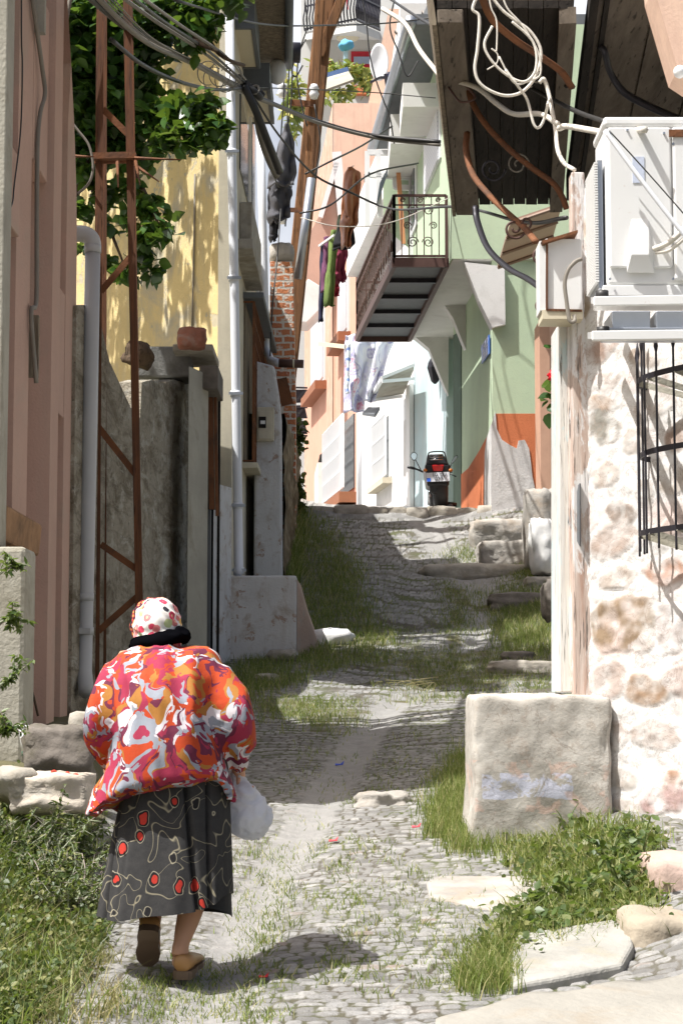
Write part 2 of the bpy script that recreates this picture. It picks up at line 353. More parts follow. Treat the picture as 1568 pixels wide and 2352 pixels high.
# ------------------------------------------------------------------ ground
def inpoly(x, y, P):
    c = False; j = len(P)-1
    for i in range(len(P)):
        if (P[i][1] > y) != (P[j][1] > y) and x < (P[j][0]-P[i][0])*(y-P[i][1])/(P[j][1]-P[i][1])+P[i][0]: c = not c
        j = i
    return c
GP = {  # grassy patches of ground, outlined where they show in the photograph
 'verge_left': [(520, 1545), (600, 1490), (700, 1460), (684, 1330), (690, 1180), (720, 1190), (780, 1235), (830, 1300), (850, 1400), (905, 1470), (860, 1515), (720, 1545), (640, 1585), (560, 1610), (520, 1600)],
 'right_bank': [(1090, 1400), (1150, 1355), (1285, 1350), (1285, 1500), (1190, 1505), (1130, 1470), (1140, 1420)],
 'right_edge': [(985, 1880), (1010, 1790), (1078, 1700), (1078, 1800), (1095, 1900), (1180, 1925), (1190, 1945), (1080, 1965), (1000, 1930)],
 'right_weeds': [(1120, 1960), (1280, 1900), (1500, 1900), (1510, 2100), (1440, 2150), (1180, 2185), (1120, 2230), (1080, 2290), (1070, 2240), (1160, 2120), (1260, 2060), (1180, 1990)],
 'left_bank': [(-60, 1790), (195, 1800), (215, 1960), (215, 2090), (228, 2180), (160, 2260), (110, 2352), (-60, 2400)],
 'middle_strip': [(560, 1600), (640, 1606), (700, 1600), (760, 1625), (850, 1632), (830, 1660), (790, 1655), (730, 1685), (680, 1650), (600, 1640)],
 'cross_strip': [(850, 1520), (1000, 1500), (1180, 1490), (1280, 1510), (1275, 1560), (1100, 1575), (960, 1590), (930, 1620), (890, 1610), (960, 1560), (880, 1540)],
 'upper_strip': [(1005, 1340), (1060, 1350), (1110, 1400), (1060, 1430), (1060, 1490), (1020, 1480), (1040, 1420)],
 'step_grass': [(1180, 1300), (1285, 1285), (1285, 1330), (1200, 1335)],
}
def build_ground():
    fx = np.arange(-2.2, 2.7, .017); fy = [6.0]
    while fy[-1] < 28.15: fy.append(fy[-1]+.016*(fy[-1]/6)**1.15)
    xs = np.array(sorted(set(np.round(np.concatenate([fx, np.arange(-3.6, -2.35, .1), np.arange(3.05, 3.7, .1), np.arange(-8, -3.6, .5), np.arange(3.7, 8, .5), [-200, -100, -50, -25, -14, -10, 10, 14, 25, 50, 100, 200]]), 3))))
    ys = np.array(sorted(set(np.round(np.concatenate([fy, np.arange(-6, 5.9, .4), [-60, -20, 28.22, 28.3, 28.36, 28.4], np.arange(28.6, 40, .4), [42, 45, 50, 55, 60, 75, 90, 110, 130, 160, 300]]), 3))))
    nx, ny = len(xs), len(ys); X, Y = np.meshgrid(xs, ys)
    # coarse fields, then bilinear up-sampling
    cx = np.arange(-9, 9.01, .12); cy = np.concatenate([np.arange(-6, 30, .12)])
    Zc = np.array([[gz(x, y) for x in cx] for y in cy]); Wc = np.array([[mnoise.noise(Vector((x*1.3, y*1.3, 9))) for x in cx] for y in cy]); W2 = np.array([[mnoise.noise(Vector((x*1.1, y*1.1, 31))) for x in cx] for y in cy])
    W3 = np.array([[mnoise.noise(Vector((x*2.3, y*2.3, 51))) for x in cx] for y in cy])
    Gm = np.zeros_like(Zc)
    for j_, y in enumerate(cy):
        for i_, x in enumerate(cx):
            if 5 < y < 28.3 and -4 < x < 4:
                q = proj((x, y, Zc[j_, i_])); q = (q[0]+14*mnoise.noise(Vector((x*3, y*2, 1))), q[1]+10*mnoise.noise(Vector((x*3, y*2, 7))))
                if any(inpoly(q[0], q[1], P) for P in GP.values()): Gm[j_, i_] = .62
                if x < -1.25 and y < 14: Gm[j_, i_] = .8
                if x > 3 or x < -2: Gm[j_, i_] = .7
            elif y < 28.3: Gm[j_, i_] = .6
    def up(C):
        fxi = np.clip((X-cx[0])/.12, 0, len(cx)-1.001); fyi = np.clip((Y-cy[0])/.12, 0, len(cy)-1.001); i0 = fxi.astype(int); j0 = fyi.astype(int); a = fxi-i0; b_ = fyi-j0
        return C[j0, i0]*(1-a)*(1-b_)+C[j0, i0+1]*a*(1-b_)+C[j0+1, i0]*(1-a)*b_+C[j0+1, i0+1]*a*b_
    Z = up(Zc); far = (Y > 28.1) | (Y < -5.9)
    for j_ in range(ny):
        if far[j_, 0]:
            for i_ in range(nx): Z[j_, i_] = gz(float(max(-9, min(9, xs[i_]))), float(ys[j_]))
    G = up(Gm); gx = np.array([lerp_tab(GUT, y) for y in ys])[:, None]; gut = np.exp(-((X-gx)/(.07+.008*Y))**2)*((Y > 5) & (Y < 28))
    # setts in wavering rows
    w1, w2, w3 = up(Wc), up(W2), up(W3); rv = Y/.064+w1*1.5+w2*.8*X+w3*.35; r = np.floor(rv); fv = rv-r
    hsh = lambda a, b_: np.mod(np.abs(np.sin(a*127.1+b_*311.7)*43758.5453), 1.0)
    ww = .070+.03*hsh(r, 3.0); uu = X/ww+hsh(r, 7.0)*9+w3*.5; cc = np.floor(uu); fu = uu-cc
    j1 = .12*(hsh(r, cc)-.5); fu = np.clip(fu+j1*np.sin(fv*3.1), 0, 1); fv = np.clip(fv+.12*(hsh(cc, r+5)-.5)*np.sin(fu*3.1), 0, 1)
    e = np.minimum(np.minimum(fu, 1-fu)*ww, np.minimum(fv, 1-fv)*.064); corner = np.sqrt(np.maximum(0, .03-np.minimum(fu, 1-fu)*ww)**2+np.maximum(0, .03-np.minimum(fv, 1-fv)*.064)**2); e = np.minimum(e, np.maximum(0, .034-corner))
    ed = np.clip(e/.016, 0, 1); cell = hsh(cc*1.7, r*2.3); k = (1-np.clip(gut*1.2, 0, 1)*.7)*(1-np.clip(G/.6, 0, 1)*.6)*((X > -2.25) & (X < 2.9) & (Y > 6) & (Y < 28))
    fadeY = np.clip(1.35-Y/22, .15, 1); Z = Z+k*((ed**.5)*.012+(cell-.5)*.009+(fu-.5)*.012*(hsh(cc, r)-.5)+(fv-.5)*.016*(hsh(r, cc+2)-.3))*fadeY-.012*k
    V = np.stack([X, Y, Z], 2).reshape(-1, 3); i_ = np.arange(nx-1)[None, :]; j_ = np.arange(ny-1)[:, None]; a0 = j_*nx+i_
    Fi = np.stack([a0, a0+1, a0+nx+1, a0+nx], 2).reshape(-1); o = np_mesh('ground', V, Fi, 4, MT['ground']); me = o.data
    for nm, arr in (('gut', gut), ('grs', G), ('edge', np.maximum(ed, 1-k)), ('cell', cell)):
        at = me.attributes.new(nm, 'FLOAT', 'POINT'); at.data.foreach_set('value', arr.reshape(-1).astype(np.float32))
    me.polygons.foreach_set('use_smooth', [True]*len(me.polygons)); o['kind'] = 'structure'; return o
build_ground()
# kerb of rough stones across the head of the slope
def kerb():
    x = -1.0; i = 0; bm_all = MB()
    root = None; objs = []
    while x < 2.75:
        w_ = .28+.35*random.random(); h = .17+.05*random.random()
        o = rock('kerb_stone', (x+w_/2, 28.28+.05*math.sin(i*2.1), 2.66+.012*i*0+(.03 if x < 0 else 0)), (w_/2*1.12, .17, h*.75), MT['stonegrey'], None, i, .10, 3, .75)
        tag(o, 'rough grey kerb stone in the row across the top of the slope', 'kerb stone', 'kerb stones across the top of the slope')
        x += w_; i += 1
kerb()

# ------------------------------------------------------------------ near left: pink house
pk = thing('pink_house', 'tall pink rendered house wall with deep window recesses and pilasters filling the left edge', 'house', (-2.3, 12.5, -.3))
FP = F((-1.97, 10.0), (-1.97, 14.15))
def fy(px): return 1.97*FPX/(784-px)      # Y where that column meets the wall plane
def pinkwall():
    # stepped plan: (column px, set-back)
    mb = MB(); prof = [(0, .10), (10, .10), (10, .30), (52, .30), (54, .08), (72, .04), (74, .16), (108, .16), (110, .0), (128, 0), (129, .22), (150, .22), (151, .03), (166, .0)]
    pl = [(-1.97-o, fy(px)) for px, o in prof]
    # curved far end: wall narrows towards the top
    segs = []
    zt = lambda y, Y: W(0, y, Y).z
    levels = [(-1.5, 0), (3.35, 0), (3.75, .06), (4.2, .22), (4.6, .42), (5.0, .66), (5.6, .95), (6.4, 1.35)]
    Yend = pl[-1][1]; rings = []
    vs = []; fs = []
    for z, cut in levels:
        ring = []
        for x, Y in pl: ring.append((x, min(Y, Yend-cut), z))
        ring += [(-2.22, Yend-cut, z), (-2.23, Yend, z), (-6, Yend, z), (-6, 11.2, z)]
        rings.append(ring)
    n = len(rings[0])
    for r in rings: vs += r
    for k in range(len(rings)-1):
        for i in range(n):
            j = (i+1) % n; fs.append((k*n+i, k*n+j, (k+1)*n+j, (k+1)*n+i))
    fs.append(tuple(range(n-1, -1, -1))); fs.append(tuple((len(rings)-1)*n+i for i in range(n)))
    mb.add(vs, fs); return mb
mbp = MB(); pw = pinkwall()
o = base_obj('wall', pw.mesh('wall', False), MT['pink'], pk)
bm = bmesh.new(); bm.from_mesh(o.data); bmesh.ops.recalc_face_normals(bm, faces=bm.faces); bm.to_mesh(o.data); bm.free()
# mauve recess panels & jambs
def pinkpanel(px0, px1, y0, y1, off, mat, name='recess_panel'):
    mb = MB(); Y0, Y1 = fy(px0), fy(px1); x = -1.97-off
    z0 = W(0, y1, (Y0+Y1)/2).z; z1 = W(0, y0, (Y0+Y1)/2).z
    mb.box(x-.03, x+.004, Y0+.01, Y1-.01, z0, z1); return mb.build(name, mat, pk)
pinkpanel(12, 50, 690, 1250, .30, MT['mauve']); pinkpanel(76, 107, 560, 1640, .16, MT['mauve'])
pinkpanel(130, 149, 960, 1640, .22, MT['mauve'])
# hoods over the recesses
def hood(px0, px1, y, off, h=.10, nm='lintel', mt='pink', proud=.03):
    mb = MB(); Y0, Y1 = fy(px0), fy(px1); z = W(0, y, Y1).z
    mb.box(-1.97-off, -1.97+proud, Y0, Y1, z, z+h); return mb.build(nm, MT[mt], pk, bev=.008)
hood(10, 50, 545, .30, .5, proud=-.05); hood(129, 150, 960, .22, .9, proud=-.03); hood(74, 108, 420, .16, 1.2, proud=-.04)
mb = MB(); Y0, Y1 = fy(78), fy(84); z0 = W(0, 880, Y1).z; z1 = W(0, 720, Y0).z   # window slit standing open
mb.box(-1.99-.13, -1.97-.10, Y0, Y1, z0, z1); mb.build('window', MT['dark'], pk)
mb = MB(); mb.box(-1.97-.16, -1.97-.02, fy(86.5), fy(89), z0+.05, z1+.02); mb.build('window_frame', MT['plank'], pk)
mb = MB(); mb.ext([(-1.97-.3, fy(8), W(0, 1110, 11.6).z), (-1.97-.3, fy(8), W(0, 1255, 11.6).z), (-1.97+.0, fy(8), W(0, 1255, 11.6).z), (-1.97+.02, fy(8), W(0, 1180, 11.6).z)], (0, fy(88)-fy(8), 0))
mb.build('bracket', stucco('brown_stone', (.34, .20, .11), .35, 4, .8, 25, stain=3, stc=(.1, .07, .05), stamt=.7), pk, bev=.015)
# the old concrete pier at the left edge of the photo, nearer than the pink wall
mb = MB(); Yp = 10.9; xa = W(-70, 1500, Yp).x; xb = W(58, 1500, Yp).x
mb.box(xa, xb, Yp, Yp+.35, -1.2, W(0, 1255, Yp).z)
o = mb.build('concrete_pier', MT['greyplas'], None, bev=.03); tag(o, 'mossy grey concrete gate pier at the left edge, in front of the pink wall', 'pier')
mb = MB(); xa2 = W(-60, 500, Yp).x; xb2 = W(10, 500, Yp).x
mb.box(xa2, xb2, Yp+.02, Yp+.25, W(0, 1255, Yp).z+.002, 6)
o = mb.build('concrete_post', MT['greyplas'], None, bev=.01); tag(o, 'narrow grey green concrete post rising above the pier at the left edge', 'post')
# thin cables on the pink wall
def cable(name, pts, r, mat, label, cat='cable', group=None, n=8, seg=6, parent=None):
    P = cr([W(x, y, Y) for x, y, Y in pts], n); mb = MB(); mb.tube(P, r, seg)
    o = mb.build(name, mat, parent, True)
    if parent is None: tag(o, label, cat, group)
    return o
cable('wall_cable', [(50, -20, 11.5), (50, 90, 11.5), (52, 160, 11.6), (48, 300, 11.6), (34, 420, 11.5), (28, 470, 11.4), (9, 497, 11.1)], .005, MT['cable'], 'thin black cable hanging down the pink wall', )
cable('wall_conduit', [(72, -20, 12.0), (84, 60, 12.1), (98, 160, 12.3), (104, 215, 12.35), (93, 260, 12.3), (87, 330, 12.25), (85, 500, 12.2), (84, 690, 12.2), (72, 720, 12.1), (84, 880, 12.2)], .016, MT['gcable'], 'pale grey conduit running down the pink wall beside the slit window', 'conduit')
mb = MB(); c = W(91, 30, 12.2); mb.box(c.x-.04, c.x+.04, c.y-.03, c.y+.03, c.z-.14, c.z+.2); o = mb.build('cable_trunking', MT['greyplas']); tag(o, 'short grey cable trunking at the top of the pink wall', 'trunking')

# grey downpipe with elbow
dp = thing('downpipe', 'thick grey plastic downpipe with an elbow at the corner of the pink house', 'drainpipe', W(196, 1560, 14.0))
mb = MB(); Yd = 14.2; P = [W(168, 537, Yd), W(190, 537, Yd), W(205, 543, Yd), W(213, 556, Yd), W(214, 580, Yd)]
mb.tube(cr(P, 5), .063, 14); mb.build('elbow', MT['pipe'], dp, True)
mb = MB(); mb.tube([W(214, 560, Yd), W(206, 1000, Yd), W(194, 1540, Yd), W(199, 1590, Yd-.2)], .058, 14); mb.build('pipe', MT['pipe'], dp, True)
for y, xx in ((572, 213.5), (1450, 196), (1372, 197)):
    mb = MB(); mb.tube([W(xx, y-9, Yd), W(xx, y+9, Yd)], .065, 14); mb.build('pipe_collar', MT['pipe'], dp, True)
mb = MB(); c = W(180, 1450, Yd); mb.box(c.x-.08, c.x+.1, c.y-.075, c.y-.06, c.z-.02, c.z+.02); mb.build('clamp', MT['pipe'], dp)

# steel lattice pole
lp = thing('lattice_pole', 'rusty steel lattice pole of two angle irons with diagonal braces, in front of the mulberry', 'utility pole', W(270, 1500, 14.7)-Vector((0, 0, .6)))
Yl = 14.75
def leg(xa, ya, xb, yb, dy=0):
    mb = MB(); a = W(xa, ya, Yl+dy); b = W(xb, yb, Yl+dy); mb.bar(a, b, .058, .008, (0, -1, 0)); a2 = a+Vector((-.026, .03, 0)); b2 = b+Vector((-.026, .03, 0)); mb.bar(a2, b2, .006, .06, (0, -1, 0))
    return mb.build('leg', MT['ruststreak'], lp)
leg(231, -60, 220, 1560); leg(290, -60, 324, 1560); leg(238, -60, 236, 1560, .32); leg(296, -60, 322, 1560, .32)
for a in (((236, 250), (296, 310)), ((232, 670), (300, 590)), ((226, 980), (312, 1090)), ((226, 1450), (322, 1365)), ((232, 1250), (318, 1310))):
    mb = MB(); mb.bar(W(*a[0], Yl+.02), W(*a[1], Yl+.02), .05, .008, (0, -1, 0)); mb.build('brace', MT['rust'], lp)
mb = MB(); mb.bar(W(212, 360, Yl-.03), W(313, 358, Yl-.03), .05, .07, (0, -1, 0)); mb.bar(W(212, 372, Yl+.1), W(313, 370, Yl+.1), .03, .03, (0, -1, 0)); mb.build('cross_bar', MT['rust'], lp)
for i, (a, b) in enumerate((((165, 358), (215, 360)), ((310, 363), (415, 367)), ((312, 380), (365, 417)), ((312, 370), (322, 425)), ((270, 372), (272, 430)))):
    mb = MB(); mb.tube([W(*a, Yl-.06), W(*b, Yl-.25)], [.014, .005], 6); mb.build('spike', MT['rust'], lp)
cable('loose_pipe', [(165, -20, 14.6), (150, 60, 14.6), (135, 120, 14.6), (124, 175, 14.6)], .017, MT['gcable'], 'pale pipe leaning from the pink house corner into the leaves', 'pipe')
cable('loose_cable', [(153, 265, 14.6), (180, 300, 14.6), (203, 330, 14.6), (212, 360, 14.6), (214, 390, 14.6), (205, 420, 14.6), (180, 445, 14.6)], .011, MT['gcable'], 'grey cable curling behind the steel pole by the pink corner')

# ------------------------------------------------------------------ garden wall
def blockmat():
    m = N('block_wall', .92, .15); v = m.map((1, 1, 1)); w1 = m.noise(2, 5)
    sx = m.n('ShaderNodeSeparateXYZ'); m.put(sx.inputs[0], m.o); cx = m.n('ShaderNodeCombineXYZ'); m.put(cx.inputs[0], m.math('ADD', sx.outputs[1], m.math('MULTIPLY', sx.outputs[0], .6))); m.put(cx.inputs[1], m.math('ADD', sx.outputs[2], m.math('MULTIPLY', w1, .16)))
    b = m.n('ShaderNodeTexBrick'); m.put(b.inputs['Vector'], cx.outputs[0]); b.inputs['Scale'].default_value = 1; b.inputs['Brick Width'].default_value = .42; b.inputs['Row Height'].default_value = .19
    b.inputs['Mortar Size'].default_value = .012; b.inputs['Mortar Smooth'].default_value = .3; b.inputs['Color1'].default_value = (.31, .27, .21, 1); b.inputs['Color2'].default_value = (.27, .235, .18, 1); b.inputs['Mortar'].default_value = (.16, .13, .095, 1)
    # peeling render on the far part
    p = m.step(m.math('ADD', m.noise(1.1, 8, dist=.4, rough=.7), m.math('MULTIPLY', m.math('SUBTRACT', sx.outputs[1], 1.0), .05)), .50, .57)
    col = m.mix(.72, b.outputs[0], m.mix(m.noise(2.5, 6, m.map((1, .35, 1))), (.28, .25, .19), (.46, .43, .36))); col = m.mix(p, col, (.50, .49, .44)); st = m.noise(3.0, 9, m.map((1.6, .45, 1.2)), dist=.6, rough=.72)
    col = m.mix(m.math('MULTIPLY', m.step(st, .47, .60), .75), col, (.12, .095, .06)); col = m.mix(m.math('MULTIPLY', m.step(m.noise(8, 7, m.map((1.2, .35, .9)), dist=.8, rough=.75), .54, .62), .6), col, (.50, .48, .42))
    col = m.mix(m.math('MULTIPLY', m.step(m.noise(24, 5), .6, .68), .6), col, (.06, .05, .04))
    m.col(col); h = m.math('ADD', m.math('MULTIPLY', b.outputs['Fac'], -.4), m.math('MULTIPLY', m.noise(12, 9, m.map((1, .4, 1)), rough=.7), 1.8)); m.nrm(m.bump(h, .9, .03)); return m.m
MT['block'] = blockmat()
FG = F((-1.92, 14.35), (-1.50, 20.4))
gw = thing('garden_wall', 'long weathered block garden wall in shade, with a stepped broken top', 'wall', (-1.9, 17, -.3))
top = [(176, 703), (193, 700), (228, 720), (236, 760), (252, 830), (275, 880), (300, 935), (322, 960), (326, 878), (350, 872), (380, 880), (400, 872), (425, 880), (440, 872), (470, 880), (480, 1200)]
mb = MB(); pts = [FG.P(*p) for p in top]; base = [Vector((pts[-1].x, pts[-1].y, -1)), Vector((pts[0].x, pts[0].y, -1))]
mb.ext(pts+base, -FG.n*.22); mb.build('wall', MT['block'], gw)
# capping beam and end face (facing the viewer) with its coping slab
a = FG.P(440, 880)
cap = thing('concrete_gatehead', 'thick concrete beam and slab at the far end of the garden wall top', 'lintel', W(430, 830, 17.95))
mb = MB(); p0 = W(316, 800, 18.9); p1 = W(440, 800, 18.9)
mb.box(p0.x, p1.x, 18.75, 19.2, W(0, 868, 18.8).z, W(0, 797, 18.8).z); mb.build('beam', stucco('dark_concrete', (.19, .19, .18), .3, 3, .8, 25, stain=4, stc=(.1, .1, .08), stamt=.6), cap, bev=.02)
mb = MB(); p0 = W(398, 800, 18.5); p1 = W(490, 800, 18.5); mb.box(p0.x, p1.x, 18.45, 19.4, W(0, 808, 18.5).z, W(0, 797, 18.5).z+.02); mb.build('slab', MT['stonegrey'], cap, bev=.01)
mb = MB(); p0 = W(447, 800, 17.95); p1 = W(492, 800, 17.95); mb.box(p0.x, p1.x, 18.55, 19.35, W(0, 870, 17.95).z, W(0, 814, 17.95).z); mb.build('soffit_block', MT['stonedark'], cap, bev=.01)
o = rock('loose_brick', tuple(W(441, 778, 17.95)), (.135, .13, .1), stucco('old_red_brick', (.30, .13, .09), .3, 8, .8, 40, stain=6, stc=(.3, .27, .24), stamt=.6), None, 3, .12, 3, .8); tag(o, 'broken red brick lying on the concrete slab of the garden wall', 'brick')
o = rock('dead_stump', tuple(W(318, 815, 18.2)), (.15, .16, .13), MT['bark'], None, 5, .4, 3, .2); tag(o, 'dark gnarled vine stump on top of the garden wall behind the steel pole', 'stump')
# sunlit end of another wall behind
mb = MB(); mb.ext([W(318, 866, 19.6), W(420, 866, 19.6), W(430, 1010, 19.6), W(318, 1010, 19.6)], (0, .2, 0)); o = mb.build('inner_wall', MT['greyplas']); tag(o, 'small grey rendered wall seen through the gap in the garden wall', 'wall')
# end pier of light render with crack, dark door gap, second pier
gp = thing('gate_piers', 'two narrow peeling whitewashed piers with a dark doorway between, left of the white downpipe', 'gate', W(480, 1500, 19.0))
p = lambda x, y, Y: W(x, y, Y)
for (x0, x1, y0, Y, mt) in ((440, 476, 860, 18.7, 'greyplas'), (497, 531, 1120, 19.9, 'whitewash')):
    a = p(x0, 1300, Y); b = p(x1, 1300, Y); mb = MB(); mb.ext([(a.x, Y-.5, -1), (b.x, Y, -1), (b.x, Y, p(0, y0, Y).z), (a.x, Y-.5, p(0, y0, Y).z)], (-.02, .3, 0)); mb.build('pier', MT[mt], gp, bev=.01)
a = p(474, 1300, 19.4); b = p(502, 1300, 19.4); mb = MB(); mb.box(a.x, b.x, 19.5, 19.6, -1, p(0, 880, 19.5).z); mb.build('door', MT['dark'], gp)
mb = MB(); a = p(478, 1300, 19.3); mb.box(a.x-.02, a.x+.03, 19.2, 19.3, -1, p(0, 1170, 19.2).z); mb.build('door_frame', MT['slate'], gp)
mb = MB(); a = p(500, 850, 19.1); mb.bar(p(494, 860, 19.1), p(499, 1185, 19.1), .03, .05); mb.bar(p(483, 880, 19.1), p(487, 1170, 19.1), .05, .05); mb.build('side_post', MT['rust'], gp)
mb = MB(); mb.ext([p(476, 900, 19.3), p(500, 900, 19.3), p(500, 1170, 19.3), p(480, 1170, 19.3)], (0, .05, 0)); mb.build('plank_panel', MT['plank'], gp)

# ------------------------------------------------------------------ yellow house
C0 = W(527, 1300, 20.8); C0 = (C0.x, C0.y); CA = W(90, 600, 25.2); CA = (CA.x, CA.y); CS = (-1.12, 31.0)
yh = thing('yellow_house', 'old yellow plastered house with a flaking side wall, left of the lane behind the mulberry', 'house', (C0[0], C0[1], .2))
nA = Vector((CA[0]-C0[0], CA[1]-C0[1], 0))
mb = MB(); mb.prism([C0, (CA[0], CA[1]), (-3.6, 25.2), (-1.3, 23.6)], -.5, 8.0); mb.build('side_wall', MT['yellow'], yh)
mb = MB(); mb.prism([(-1.3, 23.61), (-3.6, 25.21), (-3, 30), (-1.4, 31.0)], -.5, 6.0); mb.build('rear_wall', MT['cream'], yh)
FS = F((C0[0], C0[1]), CS)     # street face
mb = MB(); FS.box(mb, 0.0, 2.8, -.5, 8.0, -.12, .012); mb.build('street_wall', MT['cream'], yh)
mb = MB(); FS.box(mb, 2.8, FS.L, -.5, 6.0, -.12, .010); mb.build('street_wall', MT['cream'], yh)
mb = MB(); mb.box(C0[0]-.14, C0[0]+.02, C0[1]-.05, C0[1]+.04, -.5, 8.0); mb.build('corner_strip', MT['cream'], yh)
# thin wire on the yellow wall
FY = F(C0, CA)
mb = MB(); mb.tube([FY.P(448, 400, .02), FY.P(446, 560, .02), FY.P(443, 700, .02), FY.P(441, 757, .02)], .011, 6); mb.build('conduit', MT['gcable'], yh, True)
# jutting closed balconies with boarded soffits
def oriel(px0, px1, ytop, ybot, Yn, Yf, lab):
    a = W(px0, ybot, Yn); b = W(px1, ybot, Yn); t = thing('shutter_box', lab, 'bay', (a.x, Yn, a.z), None)
    z0 = a.z; z1 = W(0, ytop, Yn).z; x0 = a.x-.4; x1 = b.x
    mb = MB(); mb.box(x0, x1, Yn, Yf, z0+.05, z1); mb.build('body', MT['slate'], t)
    mb = MB(); mb.box(x0+.0, x1-.04, Yn+.04, Yf-.05, z0+.01, z0+.049); mb.build('soffit', MT['creampanel'], t)
    mb = MB(); mb.box(x1-.035, x1+.01, Yn-.01, Yf+.01, z0-.0, z0+.08); mb.box(x0, x1-.036, Yn-.012, Yn+.035, z0, z0+.06); mb.box(x0, x1-.036, Yf-.045, Yf+.008, z0, z0+.06); mb.build('edge_trim', MT['slate'], t)
oriel(545, 584, -20, 66, 21.0, 22.4, 'upper dark grey boxed bay with cream boarded underside on the yellow house')
oriel(573, 619, 144, 206, 22.6, 24.0, 'lower dark grey boxed bay with cream boarded underside on the yellow house')
# windows on street face: sills, shutters, grille
def sfbox(x0, y0, x1, y1, o0, o1, name, mat, par=yh, bev=0):
    a, z1 = FS.hit(x0, y0); b, z0 = FS.hit(x1, y1); zz = FS.hit(x0, y1)[1]
    mb = MB(); FS.box(mb, min(a, b), max(a, b), min(z0, z1), max(z0, z1), o0, o1); return mb.build(name, MT[mat], par, bev=bev)
win = sfbox(548, 215, 566, 470, .01, .03, 'window', 'glass')
sa, sz = FS.hit(540, 430); sb, _ = FS.hit(583, 510)
mb = MB(); FS.box(mb, .35, 2.6, FS.hit(541, 505)[1]-.42, FS.hit(541, 505)[1]-.30, .0, .22); mb.build('sill', MT['stonegrey'], yh, bev=.01)
# grille window
def fy2(px): # param along FS for px at mid height
    return FS.hit(px, 900)[0]
s0, s1 = fy2(556), fy2(601); zt = FS.hit(556, 690)[1]; zb = FS.hit(556, 1060)[1]
gw_ = MB(); FS.box(gw_, s0+.06, s1-.06, zb, zt, .013, .03); gpn = gw_.build('window_shutter', MT['plank'], yh)
mb = MB()
for k in range(26):
    s = s0+(s1-s0)*(k+.5)/26; mb.bar(FS.p(s, zb, .14), FS.p(s, zt, .14), .014)
for k in range(9):
    z = zb+(zt-zb)*k/8; mb.bar(FS.p(s0, z, .14), FS.p(s1, z, .14), .016)
for s in (s0, s1): mb.bar(FS.p(s, zb, .14), FS.p(s, zt, .14), .03)
for z in (zb, zt):
    for s in (s0, s1): mb.bar(FS.p(s, z, .0), FS.p(s, z, .14), .02)
mb.build('window_grille', MT['rust'], yh)
mb = MB(); FS.box(mb, s0-.1, s1+.1, zt+.03, zt+.10, .0, .26); mb.build('window_hood', MT['slate'], yh, bev=.01)
mb = MB(); FS.box(mb, s0-.1, s1+.1, zb-.10, zb-.03, .0, .2); mb.build('window_sill', MT['cream'], yh, bev=.01)
# blocky sills further on
mb = MB(); FS.box(mb, 1.2, 3.3, W(0, 640, 24).z, W(0, 556, 24).z, .012, .16); mb.build('lintel_slab', MT['stonegrey'], yh, bev=.015)
for (s, z0, z1) in ((2.9, 5.4, 7.4), (4.9, 4.2, 6.0), (6.6, 4.0, 6.0)):
    mb = MB(); FS.box(mb, s, s+.9, z0, z1, .012, .05); f_ = mb.build('window', MT['wframe'], yh)
    mb = MB(); FS.box(mb, s+.1, s+.8, z0+.1, z1-.1, .051, .06); mb.build('pane', MT['glass'], f_)
# eave at the top
ev = MB(); a = W(600, -60, 20.6); b = W(665, -60, 20.6); c = W(663, 118, 23.5); d = W(615, 118, 23.5)
ev.ext([(a.x-.6, a.y, 7.95), (b.x, b.y, 7.95), (c.x, c.y, 7.95), (d.x-.6, d.y, 7.95)], (0, 0, .18)); ev.build('eave', MT['plank'], yh)
mb = MB(); mb.tube([(b.x, b.y, 7.93), (c.x, c.y, 7.93)], .05, 8); mb.build('gutter', MT['slate'], yh, True)
mb = MB(); q = W(660, 120, 23.4); mb.tube([q+Vector((-.06, 0, 0)), q+Vector((.16, .02, .0))], .13, 12); mb.build('gutter_end', MT['iron'], yh, True)
o = rock('insulator_bag', tuple(W(637, 165, 23.3)), (.12, .1, .16), MT['wframe'], None, 2, .1, 3); tag(o, 'white porcelain insulator hanging below the eave of the yellow house', 'insulator')

# white downpipe at the corner
wp = thing('white_downpipe', 'tall white downpipe dappled with light on the corner of the yellow house', 'drainpipe', W(548, 1310, 20.5))
Yw = 20.55
mb = MB(); mb.tube([W(525, -60, Yw), W(533, 380, Yw), W(539, 700, Yw), W(546, 1150, Yw), W(548, 1300, Yw), W(546, 1318, Yw-.06)], .050, 14); mb.build('pipe', MT['wpipe'], wp, True)
for y, x in ((640, 537), (905, 541), (1162, 546), (350, 532), (1310, 548)):
    mb = MB(); mb.tube([W(x, y-7, Yw), W(x, y+7, Yw)], .058, 14); mb.build('collar', MT['wpipe'], wp, True)
    mb = MB(); c = W(x, y, Yw); mb.box(c.x-.07, c.x+.085, c.y-.06, c.y-.045, c.z-.015, c.z+.015); mb.build('clamp', MT['zinc'], wp)
# second pipe further up the lane
w2 = thing('grey_downpipe', 'slim grey downpipe further up the yellow house, ending in a brown elbow over the wall', 'drainpipe', W(605, 700, 25.5))
mb = MB(); mb.tube([W(598, 300, 25.5), W(603, 500, 25.5), W(608, 700, 25.5), W(610, 800, 25.4), W(622, 828, 25.0), W(640, 834, 24.4)], .055, 10); mb.build('pipe', MT['wpipe'], w2, True)
mb = MB(); mb.tube([W(640, 834, 24.2), W(697, 836, 24.2)], .055, 12); mb.build('spout', MT['brown'], w2, True)
mb = MB(); mb.tube([W(672, 835, 24.2), W(676, 835, 24.2)], .06, 12); mb.build('ring', MT['creampanel'], w2, True)

